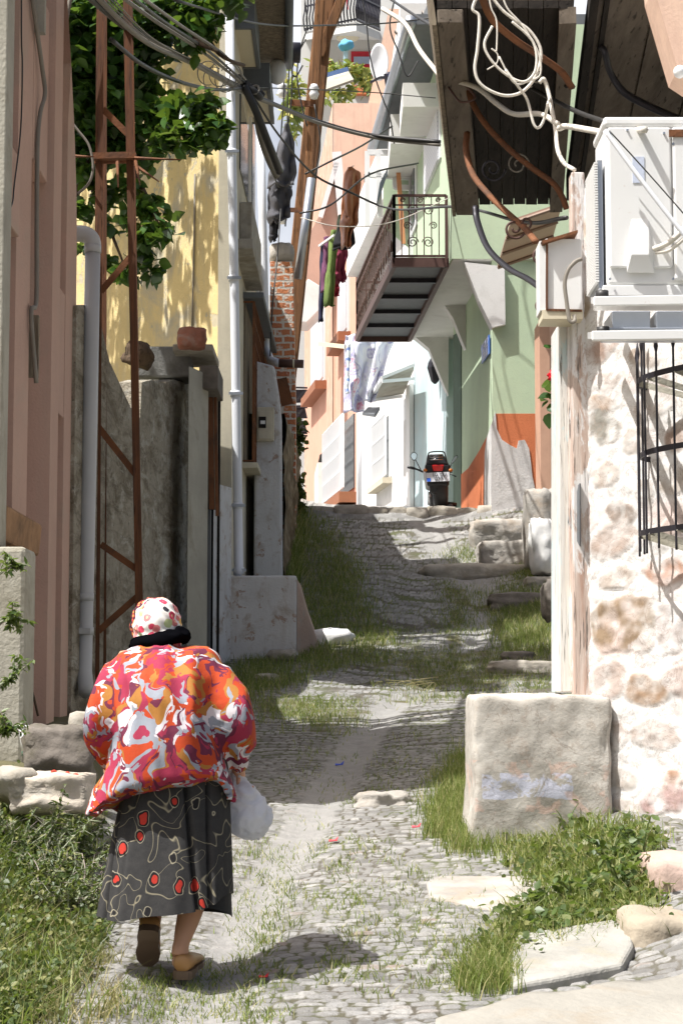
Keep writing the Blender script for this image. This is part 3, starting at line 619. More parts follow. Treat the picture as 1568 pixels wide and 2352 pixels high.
# ------------------------------------------------------------------ planter box, meter wall, brick pillar
pb = thing('concrete_bench_block', 'flaking whitewashed concrete block at the foot of the yellow house, sloping to the right', 'concrete block', W(600, 1520, 20))
mb = MB(); a = W(525, 1322, 20); b = W(681, 1322, 20)
mb.box(a.x, b.x, 20, 21.2, -.3, a.z); mb.build('block', MT['whitewash'], pb, bev=.02)
mb = MB(); t = W(682, 1326, 20.02); c = W(700, 1395, 20.3); d = W(731, 1480, 20.9); e = W(727, 1530, 20.9)
mb.ext([(b.x+.002, 20.02, t.z-.01), (c.x, 20.25, c.z), (d.x, 20.7, d.z), (d.x, 20.7, -.3), (b.x+.002, 20.02, -.3)], (0.02, .9, 0)); mb.build('sloping_side', stucco('pinkish_render', (.46, .33, .26), .2, 3, .7, 30, stain=5, stc=(.33, .3, .26), stamt=.6, streak=.5), pb, bev=.02)
o = rock('white_rubble', tuple(ghit(757, 1480)+Vector((0, .2, .05))), (.25, .2, .14), MT['white'], None, 9, .3, 3, .4); tag(o, 'lump of white plaster in the grass beside the sloping concrete block', 'rubble')
o = rock('grass_rock', tuple(ghit(648, 1520)+Vector((0, .1, .06))), (.16, .12, .075), MT['stonegrey'], None, 12, .2, 3, .3); tag(o, 'grey stone lying against the foot of the whitewashed block', 'stone')
o = rock('grass_rock', tuple(ghit(612, 1565)+Vector((0, .1, .02))), (.13, .1, .06), MT['stonegrey'], None, 14, .2, 3, .3); tag(o, 'small grey stone half sunk in grass before the whitewashed block', 'stone')
mw = thing('meter_wall', 'lane side retaining wall with a whitewashed end, white end face and rough shaded stone flank', 'wall', W(620, 1320, 23.5))
Ym = 23.5; a = W(584, 1000, Ym).x; b = W(646, 1000, Ym).x
mb = MB(); mb.ext([(a, Ym, 0), (b+.03, Ym, 0), (b, Ym, W(0, 960, Ym).z), (b-.03, Ym, W(0, 905, Ym).z), (b-.09, Ym, W(0, 840, Ym).z), (a, Ym, W(0, 828, Ym).z)], (0, .3, 0)); mb.build('end_face', MT['whitewash'], mw, bev=.03)
mb = MB(); x2 = W(690, 1200, 28.5).x
vs = []
for i in range(24):
    t = i/23; Y = Ym+.31+(28.3-Ym-.31)*t; x = b+.03+(x2-b-.03)*t; zt_ = W(0, 950+110*t, Y).z+.06*mnoise.noise(Vector((i*.9, 0, 0)))
    for j in range(16):
        z = gz(x, Y)-.3+(zt_-gz(x, Y)+.3)*j/15; vs.append((x+.06*mnoise.noise(Vector((Y*2.5, z*3, 0)))+.05*mnoise.noise(Vector((Y*7, z*8, 2))), Y, z))
    vs.append((x-.5, Y, zt_))
fs = [(i*17+j, (i+1)*17+j, (i+1)*17+j+1, i*17+j+1) for i in range(23) for j in range(16)]
mb.add(vs, fs); o = mb.build('stone_flank', stucco('rubble_wall', (.21, .16, .10), .5, 5, 1.0, 14, stain=5, stc=(.36, .33, .26), stamt=.5), mw, True)
mbx = thing('meter_box', 'cream electricity meter box with a dark window on the white end wall', 'meter box', W(609, 975, Ym-.02))
mb = MB(); a = W(590, 1014, Ym-.02); b = W(630, 936, Ym-.02); mb.box(a.x, b.x, Ym-.07, Ym-.002, a.z, b.z); mb.build('box', MT['cream'], mbx, bev=.01)
mb = MB(); a = W(594, 1008, Ym-.08); b = W(624, 945, Ym-.08); mb.box(a.x, b.x, Ym-.085, Ym-.071, a.z, b.z); mb.build('door', MT['cream'], mbx, bev=.004)
mb = MB(); a = W(594, 983, Ym-.09); b = W(611, 957, Ym-.09); mb.box(a.x, b.x, Ym-.093, Ym-.086, a.z, b.z); mb.build('window', MT['dark'], mbx)
mb = MB(); a = W(598, 974, Ym-.09); b = W(609, 966, Ym-.09); mb.box(a.x, b.x, Ym-.097, Ym-.094, a.z, b.z); mb.build('dial', MT['wmetal'], mbx)
def brickmat():
    m = N('old_brick', .9, .2); sx = m.n('ShaderNodeSeparateXYZ'); m.put(sx.inputs[0], m.o); cx = m.n('ShaderNodeCombineXYZ'); wv = m.math('MULTIPLY', m.math('SUBTRACT', m.noise(6, 3), .5), .06)
    m.put(cx.inputs[0], m.math('ADD', m.math('ADD', sx.outputs[0], sx.outputs[1]), wv)); m.put(cx.inputs[1], m.math('ADD', sx.outputs[2], wv))
    b = m.n('ShaderNodeTexBrick'); m.put(b.inputs['Vector'], cx.outputs[0]); b.inputs['Scale'].default_value = 1; b.inputs['Brick Width'].default_value = .215; b.inputs['Row Height'].default_value = .098
    b.inputs['Mortar Size'].default_value = .016; b.inputs['Mortar Smooth'].default_value = .2; b.inputs['Color1'].default_value = (.55, .22, .10, 1); b.inputs['Color2'].default_value = (.42, .15, .08, 1); b.inputs['Mortar'].default_value = (.60, .55, .48, 1)
    col = m.mix(m.math('MULTIPLY', m.step(m.noise(7, 6, dist=.5), .54, .6), .85), b.outputs[0], (.6, .55, .48)); m.col(col)
    m.nrm(m.bump(m.math('ADD', m.math('MULTIPLY', b.outputs['Fac'], -1.0), m.noise(30, 5)), .8, .02)); return m.m
MT['brick'] = brickmat()
bp = thing('brick_pillar', 'tall red brick pillar with lime mortar and a grey stone cap, beside the wooden pole', 'pillar', W(650, 930, 26.5))
Yb = 26.5; a = W(620, 700, Yb); b = W(673, 700, Yb)
mb = MB(); mb.ext([(a.x, Yb, 1.5), (b.x+.05, Yb, 1.5), (b.x+.04, Yb, W(0, 930, Yb).z), (b.x, Yb, W(0, 600, Yb).z), (a.x, Yb, W(0, 600, Yb).z)], (0, .4, 0)); mb.build('shaft', MT['brick'], bp, bev=.012)
rock('cap', ((a.x+b.x)/2, Yb+.2, W(0, 577, Yb).z), ((b.x-a.x)/2*1.08, .22, .14), MT['stonepale'], bp, 21, .12, 3, .8)
# ------------------------------------------------------------------ near right: stone house
RA = W(1338, 1600, 10.2); RB = W(1568, 1600, 9.7)
FR = F((RA.x, RA.y), (RB.x, RB.y))
sh = thing('stone_house', 'whitewashed rubble stone wall of the near house on the right, in full sun', 'house', (RA.x, RA.y, -.7))
STONES = [  # px, py, half width, half height, colour
 (1430, 1432, 78, 66, (.36, .24, .13)), (1484, 1580, 56, 46, (.45, .27, .14)), (1400, 1560, 40, 44, (.55, .44, .38)), (1383, 985, 34, 40, (.33, .31, .26)), (1421, 1180, 34, 34, (.34, .27, .22)),
 (1408, 1240, 62, 38, (.52, .40, .33)), (1530, 1310, 50, 32, (.58, .28, .16)), (1545, 1788, 32, 20, (.50, .28, .16)), (1530, 1840, 70, 34, (.56, .36, .33)), (1380, 800, 36, 26, (.50, .33, .25)),
 (1386, 930, 30, 28, (.52, .38, .28)), (1450, 1010, 30, 40, (.62, .56, .50)), (1392, 1090, 38, 30, (.60, .50, .42)), (1395, 870, 30, 26, (.58, .48, .42)), (1350, 560, 12, 60, (.50, .36, .20)), (1350, 700, 14, 40, (.48, .36, .22)),
 (1540, 1440, 40, 60, (.62, .55, .52)), (1500, 1690, 60, 34, (.60, .50, .44)), (1400, 1690, 40, 40, (.62, .52, .46)), (1420, 1320, 44, 26, (.62, .52, .44)), (1545, 1100, 34, 40, (.60, .52, .44)), (1500, 930, 46, 34, (.62, .54, .48)),
 (1475, 830, 34, 24, (.5, .40, .32)), (1560, 1560, 36, 40, (.56, .44, .38)), (1470, 1480, 30, 22, (.60, .52, .46)), (1430, 1780, 34, 30, (.62, .55, .48)), (1550, 1000, 30, 30, (.50, .34, .26)), (1440, 1860, 40, 26, (.6, .52, .45)),
 (1540, 1210, 36, 26, (.45, .33, .27)), (1480, 1130, 26, 30, (.6, .54, .48)), (1376, 1430, 18, 40, (.40, .3, .2)), (1530, 880, 30, 22, (.42, .3, .24)), (1460, 1390, 40, 20, (.44, .30, .18))]
def stonewall():
    NA, NZ = 150, 330; a1 = 1.6; z0, z1 = -1.1, 2.75
    L = []
    for x, y, hx, hy, c in STONES:
        a, z = FR.hit(x, y); a2, _ = FR.hit(x+hx, y); _, z2 = FR.hit(x, y-hy); L.append((a, z, abs(a2-a), abs(z2-z), c))
    V = []; colr = []
    for i in range(NA+1):
        for j in range(NZ+1):
            a = -.02+a1*i/NA; z = z0+(z1-z0)*j/NZ
            q = Vector((a*4, z*4, 3)); wx = .06*mnoise.noise(q); wz = .06*mnoise.noise(q+Vector((9, 9, 0)))
            best = 0; bc = None
            for (sa, sz, ha, hz, c) in L:
                e = ((a+wx-sa)/ha)**2*.85+((z+wz-sz)/hz)**2*.85
                if e < 1.15:
                    k = 1-sm(.55, 1.1, e+.25*mnoise.noise(q*3))
                    if k > best: best = k; bc = tuple(.78*(v_*.75+.25*sum(c)/3) for v_ in c)
            d = .004*best+.010*mnoise.noise(q*1.3)+.006*mnoise.noise(q*4)+.003*mnoise.noise(q*11)-.005*math.exp(-((best-.12)/.10)**2)*(1 if best > 0 else 0)
            cap = FR.hit(1340, 432)[1]+.10*mnoise.noise(Vector((a*5, 0, 0)))
            zz = min(z, cap)
            p = FR.p(a, zz, d); V.append(p); lime = .66+.07*mnoise.noise(q*2.1)
            base = (lime, lime*.975, lime*.95)
            tint = mnoise.noise(q*.8+Vector((4, 2, 8)))
            if tint > .18: k2 = min(1, (tint-.18)*3); base = tuple(b+(t-b)*k2*.5 for b, t in zip(base, (.62, .42, .36)))
            if bc:
                m_ = best*(.62+.9*mnoise.noise(q*2.7)+.3*mnoise.noise(q*7)); m_ = max(0, min(1, m_*1.1)); base = tuple(b+(t-b)*m_ for b, t in zip(base, bc))
            colr.append((*base, 1))
    n = NZ+1; Fi = [(i*n+j, (i+1)*n+j, (i+1)*n+j+1, i*n+j+1) for i in range(NA) for j in range(NZ)]
    m = N('rubble_stone_wall', .92, .15); c = m.attr('tint', 0); c = m.mix(m.math('MULTIPLY', m.step(m.noise(18, 7, rough=.7), .5, .68), .35), c, (.42, .33, .27)); c = m.mix(m.math('MULTIPLY', m.ramp(m.noise(6, 8, dist=1.2, rough=.7), [(.485, 0.0), (.5, 1.0), (.515, 0.0)]), .55), c, (.22, .15, .11))
    m.col(c); m.nrm(m.bump(m.noise(20, 6, rough=.55), .45, .012))
    o = np_mesh('wall', [tuple(v) for v in V], Fi, 4, m.m, sh); at = o.data.color_attributes.new('tint', 'FLOAT_COLOR', 'POINT')
    at.data.foreach_set('color', np.array(colr, np.float32).ravel()); o.data.polygons.foreach_set('use_smooth', [True]*len(o.data.polygons))
stonewall()
mb = MB(); q0 = FR.p(0, 0, -.03); q1 = FR.p(1.58, 0, -.03); mb.prism([(q0.x, q0.y), (q1.x, q1.y), (5, 9.4), (5, 15.5), (2.05, 15.5)], -1.2, 2.62); mb.build('side_wall', MT['white'], sh)
# facade along the lane: painted timber
FL = F((RA.x-.005, RA.y), (1.72, 14.9))
tp = thing('timber_doorframe', 'tall flaking pale blue and white timber post and plank on the corner of the stone house', 'door frame', (RA.x, RA.y, -.6))
Yt = 10.18
def strip(x0, x1, xb0, xb1, ya, yb, Y, th, mat, name, par=tp):
    mb = MB(); mb.ext([W(x0, ya, Y), W(x1, ya, Y), W(xb1, yb, Y), W(xb0, yb, Y)], (0, th, 0)); return mb.build(name, mat, par, bev=.006)
strip(1283, 1310, 1284, 1312, 740, 1590, 10.3, .4, MT['paintwood'], 'post')
strip(1311, 1341, 1318, 1369, 395, 1605, 10.16, .12, MT['paintwood2'], 'corner_board')
strip(1303, 1318, 1311, 1322, 735, 1590, 10.26, .05, MT['paintwood2'], 'plank')
strip(1286, 1300, 1276, 1286, 1440, 1590, 10.5, .05, MT['sill'], 'foot_board')
mb = MB(); mb.ext([W(1330, 1110, 10.12), W(1330, 1255, 10.12), W(1303, 1200, 10.3), W(1312, 1130, 10.3)], (.01, .02, 0)); mb.build('bent_sheet', MT['slate'], tp)
mb = MB(); mb.ext([W(1322, 560, 10.1), W(1331, 560, 10.1), W(1326, 735, 10.1), W(1318, 735, 10.1)], (0, .04, 0)); mb.build('strip_board', MT['paintwood2'], tp)

# big plinth block in front of it
def plaster_block():
    m = N('block_plaster', .92, .15)
    g = m.noise(2.6, 8, dist=.3, rough=.65); c = m.mix(m.step(g, .38, .62), (.36, .335, .295), (.50, .475, .43)); c = m.mix(m.math('MULTIPLY', m.step(m.noise(16, 7, rough=.7), .52, .66), .45), c, (.28, .22, .17))
    sx = m.n('ShaderNodeSeparateXYZ'); m.put(sx.inputs[0], m.o); wv = m.math('MULTIPLY', m.math('SUBTRACT', m.noise(8, 5), .5), .07)
    z = m.math('ADD', sx.outputs[2], wv); x = m.math('ADD', sx.outputs[0], wv)
    k = m.math('MULTIPLY', m.math('GREATER_THAN', z, -.525), m.math('LESS_THAN', z, -.395)); k = m.math('MULTIPLY', k, m.math('LESS_THAN', x, 1.2)); k = m.math('MULTIPLY', k, m.math('GREATER_THAN', x, .73))
    k = m.math('MULTIPLY', k, m.ramp(m.noise(9, 6, dist=.8, rough=.7), [(.45, 0.0), (.50, 1.0)]))
    c = m.mix(m.math('MULTIPLY', k, .65), c, (.56, .59, .74))
    k2 = m.math('MULTIPLY', m.math('GREATER_THAN', z, -.60), m.math('LESS_THAN', z, -.33)); c = m.mix(m.math('MULTIPLY', m.math('MULTIPLY', k2, m.ramp(m.noise(6, 6, dist=.8), [(.53, 0.0), (.58, 1.0)])), .5), c, (.62, .42, .34))
    cr_ = m.ramp(m.noise(3.3, 9, dist=1.5, rough=.6), [(.492, 0.0), (.5, 1.0), (.508, 0.0)]); c = m.mix(m.math('MULTIPLY', cr_, .5), c, (.16, .12, .09))
    m.col(c); m.nrm(m.bump(m.noise(30, 8, rough=.7), .5, .012)); return m.m
bm = bmesh.new(); bmesh.ops.create_cube(bm, size=2); bmesh.ops.subdivide_edges(bm, edges=bm.edges[:], cuts=40, use_grid_fill=True)
x0, x1, y0, y1, z0, z1 = .69, 1.40, 9.98, 10.75, -.92, .012
for v in bm.verts:
    p = v.co.copy(); R = .022
    # rounded box
    h = Vector(((x1-x0)/2, (y1-y0)/2, (z1-z0)/2)); q = Vector((p.x*h.x, p.y*h.y, p.z*h.z)); inner = Vector((max(-h.x+R, min(h.x-R, q.x)), max(-h.y+R, min(h.y-R, q.y)), max(-h.z+R, min(h.z-R, q.z))))
    dlt = q-inner; q0 = q.copy()
    if dlt.length > 1e-6: q = inner+dlt.normalized()*R
    q += Vector(((x0+x1)/2, (y0+y1)/2, (z0+z1)/2)); q.x -= .03*sm(-.45, -.75, q.z)*(1 if q.x < 1 else 0)
    n1 = mnoise.noise_vector(q*2.2); n2 = mnoise.noise_vector(q*9); q += n1*.018+n2*.008+mnoise.noise_vector(q*24)*.0035-(dlt.normalized()*(.030*max(0, mnoise.noise(q*7+Vector((3, 1, 5)))+.05)) if dlt.length > 1e-6 and sum(1 for a_, b_ in ((q0.x, h.x), (q0.y, h.y), (q0.z, h.z)) if abs(a_) > b_-.035) > 1 else Vector((0, 0, 0)))-Vector((0, 0, 1))*.03*max(0, mnoise.noise(Vector((q.x*5, q.y*5, 2))))*sm(-.15, .01, q.z); v.co = q
me = bpy.data.meshes.new('plinth_block'); bm.to_mesh(me); bm.free()
tag(base_obj('plinth_block', me, plaster_block(), None, True), 'big worn plaster block with a band of pale blue paint, below the timber post', 'plinth')

# ------------------------------------------------------------------ air conditioner
ac = thing('air_conditioner', 'large white outdoor air conditioner on brackets high on the stone wall', 'air conditioner', W(1480, 690, 8.9))
Ya = 8.9; a = W(1393, 655, Ya); b = W(1640, 290, Ya)
mb = MB(); mb.box(a.x, b.x, Ya, Ya+.36, a.z, b.z); body = mb.build('casing', MT['wmetal'], ac, bev=.015)
mb = MB(); mb.box(a.x-.008, b.x+.008, Ya-.012, Ya+.372, b.z-.004, b.z+.045); mb.build('lid', MT['wmetal'], ac, bev=.015)
mb = MB(); c0 = W(1536, 600, Ya-.004); mb.box(a.x+.012, W(1532, 0, Ya).x, Ya-.02, Ya-.001, a.z+.08, b.z-.01); mb.build('side_panel', MT['wmetal'], ac, bev=.008)
mb = MB(); mb.box(W(1536, 0, Ya).x, b.x, Ya-.03, Ya-.001, a.z+.02, b.z-.01); mb.build('front_panel', MT['wmetal'], ac, bev=.01)
mb = MB(); mb.box(a.x-.035, a.x-.012, Ya+.02, Ya+.34, a.z-.01, b.z-.16); mb.build('side_grille', MT['zinc'], ac)
mb = MB()
for k in range(46):
    z = a.z+.02+(b.z-.2-a.z)*k/45; mb.box(a.x-.052, a.x-.0355, Ya+.01, Ya+.35, z, z+.008)
mb.build('grille_fins', MT['wmetal'], ac)
mb = MB(); q = W(1445, 560, Ya-.03); mb.box8([W(1437, 628, Ya-.022), W(1503, 628, Ya-.022), W(1500, 600, Ya-.004), W(1440, 600, Ya-.004), W(1448, 585, Ya-.06), W(1490, 585, Ya-.06), W(1490, 470, Ya-.004), W(1448, 470, Ya-.004)]); mb.build('valve_cover', MT['wmetal'], ac, bev=.006)
mb = MB(); mb.box(a.x-.02, b.x, Ya-.005, Ya+.35, a.z-.052, a.z-.001); mb.build('base_tray', MT['wmetal'], ac, bev=.004)
mb = MB(); mb.tube(cr([W(1500, 572, Ya-.05), W(1530, 560, Ya-.09), W(1560, 535, Ya-.1), W(1600, 490, Ya-.08)], 6), .014, 8); mb.tube(cr([W(1505, 580, Ya-.05), W(1535, 575, Ya-.09), W(1570, 548, Ya-.1), W(1600, 520, Ya-.08)], 6), .010, 8); mb.build('refrigerant_pipes', MT['wcable'], ac, True)
mb = MB(); mb.box(W(1536, 0, Ya-.05).x-.01, b.x, Ya-.04, Ya-.0305, b.z-.062, b.z-.028); mb.build('top_strip', MT['rust'], ac)
mb = MB(); p0 = W(1452, 420, Ya-.0215); p1 = W(1478, 360, Ya-.0215); mb.box(p0.x, p1.x, Ya-.0235, Ya-.0202, p0.z, p1.z); mb.build('faded_label', plain('faded_label', (.55, .60, .72), .6, 0, .2, .2, 60), ac)
for (x_, y_) in ((1400, 640), (1400, 305), (1524, 305), (1545, 640), (1545, 330), (1440, 298)):
    mb = MB(); q = W(x_, y_, Ya-.03); mb.tube([q, q+Vector((0, .012, 0))], .006, 6); mb.build('screw', MT['zinc'], ac)
br = thing('bracket_frame', 'white steel wall bracket and crate that carry the air conditioner', 'bracket', W(1460, 740, 9.0))
z_ = W(0, 690, 8.75).z
mb = MB(); mb.bar(W(1362, 693, 8.75), W(1660, 688, 8.75), .03, .045); mb.build('upper_rail', MT['wmetal'], br, bev=.004)
mb = MB(); mb.bar(W(1358, 772, 8.7), W(1660, 768, 8.7), .03, .045); mb.build('lower_rail', MT['wmetal'], br, bev=.004)
mb = MB(); mb.bar(W(1366, 690, 8.76), W(1385, 690, 9.9), .04, .03); mb.bar(W(1358, 771, 8.7), W(1378, 768, 9.9), .04, .03); mb.bar(W(1620, 690, 8.76), W(1600, 690, 9.7), .04, .03); mb.build('arm', MT['wmetal'], br)
mb = MB()
for k in range(3):
    x = W(1396+k*100, 0, 8.85).x; mb.box(x, x+.18, 8.87, 9.15, W(0, 751.9, 8.85).z, W(0, 712, 8.85).z)
mb.box(W(1392, 0, 8.8).x, W(1650, 0, 8.8).x, 8.86, 9.18, W(0, 758, 8.85).z, W(0, 752, 8.85).z+.002); mb.build('plastic_crate', MT['zinc'], br, bev=.004)
for (x, y) in ((1382, 679), (1384, 762)):
    mb = MB(); q = W(x, y, 8.8); mb.tube([q-Vector((0, 0, .015)), q+Vector((0, 0, .022))], .03, 10); mb.build('rubber_foot', MT['cable'], br, True)
# stay bars crossing the unit
cable('stay_rod', [(1388, 300, 8.78), (1450, 385, 8.75), (1530, 490, 8.72), (1600, 575, 8.7)], .012, MT['wpipe'], 'thin bare rod slanting down across the front of the air conditioner', 'rod')
cable('stay_wire', [(1398, 300, 8.8), (1480, 390, 8.78), (1568, 490, 8.7), (1600, 530, 8.7)], .0035, MT['cable'], 'thin dark wire slanting across the front of the air conditioner', 'wire')

# ------------------------------------------------------------------ wrought iron window cage
cg = thing('window_cage', 'black wrought iron belly cage with spear tips on the stone wall under the air conditioner', 'window grille', FR.P(1568, 1100, .1))
ca, _ = FR.hit(1600, 1100, .0); cbot = FR.hit(1450, 1250)[1]; 
def ring(py, rad, wid, zadd=0, nm='hoop'):
    z = W(0, py, 9.55).z; P = []
    for k in range(25):
        t = math.pi*(1.02*k/24-.01); P.append(FR.p(CAX-math.cos(t)*wid, z, .0+math.sin(t)*rad))
    mb = MB()
    for p_, q_ in zip(P, P[1:]): mb.bar(p_, q_, .008, .028)
    return mb.build(nm, MT['iron'], cg)
CAX = FR.hit(1660, 1100, .25)[0]; WID = CAX-FR.hit(1452, 1100, .12)[0]
ring(868, .36, WID); ring(1040, .36, WID*.97); ring(1222, .36, WID)
for k in range(14):
    t = math.pi*(k+.5)/14; c_, s_ = math.cos(t), math.sin(t); z0 = W(0, 1270 if k % 2 else 1262, 9.5).z; z1 = W(0, 815 if k % 3 else 780, 9.5).z
    mb = MB(); P = [FR.p(CAX-c_*WID*f, z, s_*.36*f) for f, z in ((1.0, z1), (1.0, z1-.1), (1.0, (z0+z1)/2), (1.0, z0+.1), (1.0, z0))]
    mb.tube(cr(P, 4), .006, 6); mb.tube([P[0], P[0]+Vector((0, 0, .03)), P[0]+Vector((0, 0, .10))], [.006, .012, .001], 6); mb.build('bar', MT['iron'], cg, True)
for t in (.45, .85, 1.25):
    for py in (868, 1222):
        z = W(0, py, 9.55).z; mb = MB(); mb.bar(FR.p(CAX-math.cos(t)*WID, z, math.sin(t)*.36), FR.p(CAX-math.cos(t)*WID*.55, z-.10, .02), .012, .03); mb.build('strut', MT['greyplas'], cg)

# meter cabinet on the corner
mc = thing('steel_cabinet', 'rust edged white steel cabinet fixed to the timber corner under the iron brackets', 'cabinet', W(1288, 735, 10.05))
a = W(1253, 712, 10.05); b = W(1335, 548, 10.05)
mb = MB(); mb.box(a.x, b.x, 10.05, 10.27, a.z, b.z); mb.build('body', MT['wmetal'], mc, bev=.006)
mb = MB(); mb.box(a.x-.03, a.x-.001, 10.06, 10.26, a.z, b.z-.01); mb.build('door_edge', MT['wmetal'], mc)
mb = MB(); mb.bar(W(1255, 712, 10.04), W(1255, 550, 10.04), .012, .012); mb.bar(W(1255, 712, 10.04), W(1335, 714, 10.04), .012, .012); mb.build('rusty_edge', MT['ruststreak'], mc)
mb = MB(); mb.ext([W(1243, 553, 10.0), W(1326, 528, 10.0), W(1326, 534, 10.0), W(1246, 559, 10.0)], (.0, .26, 0)); mb.build('rain_flap', MT['rust'], mc)
mb = MB(); mb.box(a.x-.02, b.x, 10.04, 10.26, a.z-.05, a.z-.001); mb.build('bottom_tray', MT['creampanel'], mc)
mb = MB(); mb.tube(cr([W(1335, 595, 10.0), W(1322, 600, 10.0), W(1304, 620, 10.0), W(1296, 650, 10.0), W(1300, 690, 10.0), W(1307, 735, 10.0), W(1318, 738, 10.0), W(1318, 725, 10.02)], 5), .011, 8); mb.build('cable_loop', MT['gcable'], mc, True)

# ------------------------------------------------------------------ dark boarded jetty (upper floor) and eaves
jt = thing('timber_jetty', 'dark boarded underside of a jettied upper floor reaching over the lane', 'overhang', W(1165, 470, 15.3))
zj = W(0, 470, 15.4).z; A1 = (W(1047, 470, 15.4).x, 15.4); A2 = (1.80, 15.4); B1 = (W(1003, 0, 10.9).x, 10.9); B2 = (W(1318, 0, 10.9).x, 10.9)
def ex(P, Q, t): return (P[0]+(Q[0]-P[0])*t, P[1]+(Q[1]-P[1])*t)
NB = 9
for k in range(NB):
    t0, t1 = k/NB, (k+1)/NB; a = ex(A1, A2, t0); b = ex(A1, A2, t1-.006); c = ex(B1, B2, t1-.006); d = ex(B1, B2, t0)
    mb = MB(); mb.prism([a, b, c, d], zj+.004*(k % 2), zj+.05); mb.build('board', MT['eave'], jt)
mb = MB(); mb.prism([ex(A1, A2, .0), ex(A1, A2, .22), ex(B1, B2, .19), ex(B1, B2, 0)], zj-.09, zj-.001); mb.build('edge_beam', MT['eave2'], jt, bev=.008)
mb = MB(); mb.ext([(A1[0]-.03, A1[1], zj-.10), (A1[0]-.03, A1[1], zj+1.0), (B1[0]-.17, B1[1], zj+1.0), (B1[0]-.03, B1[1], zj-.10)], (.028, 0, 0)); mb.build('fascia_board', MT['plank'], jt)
mb = MB(); mb.prism([A1, A2, B2, B1], zj+.052, zj+3); mb.build('upper_wall', MT['plank'], jt)
mb = MB(); mb.bar(Vector((B2[0]-.04, 10.9, zj-.04)), Vector((A2[0]-.05, 15.3, zj-.04)), .10, .10); mb.build('wall_beam', MT['eave2'], jt)
# eave of the farther house
e2 = thing('boarded_eave', 'wide grey brown boarded eave at the top right above the air conditioner', 'roof', W(1400, 420, 14.6))
ze = W(0, 420, 14.8).z; P1 = W(1322, 400, 14.8); P2 = W(1374, 0, 10.4); 
for k in range(9):
    x0 = k*.34; x1 = x0+.325
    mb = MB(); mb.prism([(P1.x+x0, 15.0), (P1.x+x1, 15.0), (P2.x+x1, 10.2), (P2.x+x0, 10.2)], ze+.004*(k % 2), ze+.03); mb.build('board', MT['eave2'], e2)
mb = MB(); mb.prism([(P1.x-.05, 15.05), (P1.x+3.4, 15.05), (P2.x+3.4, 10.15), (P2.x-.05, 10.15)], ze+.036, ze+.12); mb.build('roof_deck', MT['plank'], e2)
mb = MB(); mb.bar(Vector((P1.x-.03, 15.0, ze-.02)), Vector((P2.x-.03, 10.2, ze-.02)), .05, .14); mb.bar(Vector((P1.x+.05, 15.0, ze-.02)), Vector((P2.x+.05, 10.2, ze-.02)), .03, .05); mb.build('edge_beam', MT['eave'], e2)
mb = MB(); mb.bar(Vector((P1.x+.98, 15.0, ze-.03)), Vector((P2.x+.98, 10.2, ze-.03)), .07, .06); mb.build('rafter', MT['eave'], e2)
# salmon wall corner at very top right (near)
mb = MB(); mb.ext([W(1500, -30, 9.9), W(1480, -260, 9.9), W(2500, -260, 9.9), W(2500, 420, 9.9), W(1900, 420, 9.9), W(1640, 215, 9.9), W(1556, 160, 9.9)], (0, .3, 0)); o = mb.build('plaster_gable', MT['peach']); tag(o, 'pale pink plaster corner of a gable at the top right edge', 'gable')
mb = MB(); mb.ball(W(1560, 165, 9.8), .035); o = mb.build('insulator', MT['wframe'], None, True); tag(o, 'small white insulator knob at the right edge above the air conditioner', 'insulator')

# wrought iron bars (curved brackets) under the jetty
def bracket(name, pts, r, mat, label, flat=.7):
    P = cr([W(x, y, Y) for x, y, Y in pts], 8); mb = MB(); mb.tube(P, r, 8, True, flat); o = mb.build(name, mat, None, True); return tag(o, label, 'iron bracket', 'rusty curved iron brackets under the jetty')
bracket('iron_bracket', [(1072, 305, 12.6), (1070, 345, 12.5), (1085, 400, 12.3), (1120, 445, 12.0), (1160, 485, 11.8), (1200, 520, 11.5), (1230, 555, 11.0)], .022, MT['rust'], 'lowest front rusty iron bar curving from the beam to the steel cabinet')
bracket('iron_bracket', [(1076, 195, 12.2), (1082, 230, 12.1), (1110, 280, 12.0), (1160, 335, 11.9), (1220, 385, 11.8), (1268, 420, 11.8), (1290, 452, 11.8), (1300, 480, 11.8)], .022, MT['rust'], 'middle rusty iron bar curving under the dark boards to the wall')
bracket('iron_bracket', [(1104, -10, 10.4), (1130, 45, 10.5), (1180, 90, 10.7), (1240, 130, 10.9), (1288, 165, 11.0), (1312, 200, 11.2)], .024, MT['rust'], 'top rusty iron bar curving through the coiled cables')
bracket('iron_bracket', [(1091, 475, 13.2), (1096, 510, 13.1), (1120, 570, 12.6), (1165, 615, 12.0), (1210, 640, 11.4), (1242, 662, 11.0)], .024, MT['iron'], 'black iron bar curving down from the jetty edge to the side of the steel cabinet')
bracket('iron_bracket', [(1380, 108, 11.4), (1388, 120, 11.4), (1400, 165, 11.6), (1430, 210, 11.7), (1480, 240, 11.8), (1560, 275, 11.9)], .030, MT['iron'], 'black iron bar curving under the grey brown eave behind the air conditioner')
def spiral(name, c, Y, r, turns, mat, label, st=0, sgn=1, w_=.008):
    P = []; n = int(28*turns)
    for k in range(n+1):
        t = k/n; a = st+sgn*t*turns*2*math.pi; rr = r*(1-.85*t); P.append(W(c[0]+math.cos(a)*rr, c[1]+math.sin(a)*rr, Y))
    mb = MB(); mb.tube(P, w_, 5); o = mb.build(name, mat, None, True); return tag(o, label, 'iron scroll', 'wrought iron scrolls of the jetty brackets')
spiral('iron_scroll', (1130, 388), 12.2, 30, 1.6, MT['iron'], 'dark iron scroll at left of the pair low under the boards', 0, 1)
spiral('iron_scroll', (1188, 378), 12.2, 28, 1.7, MT['gcable'], 'pale edged iron scroll at right of the pair low under the boards', .4, -1, .006)
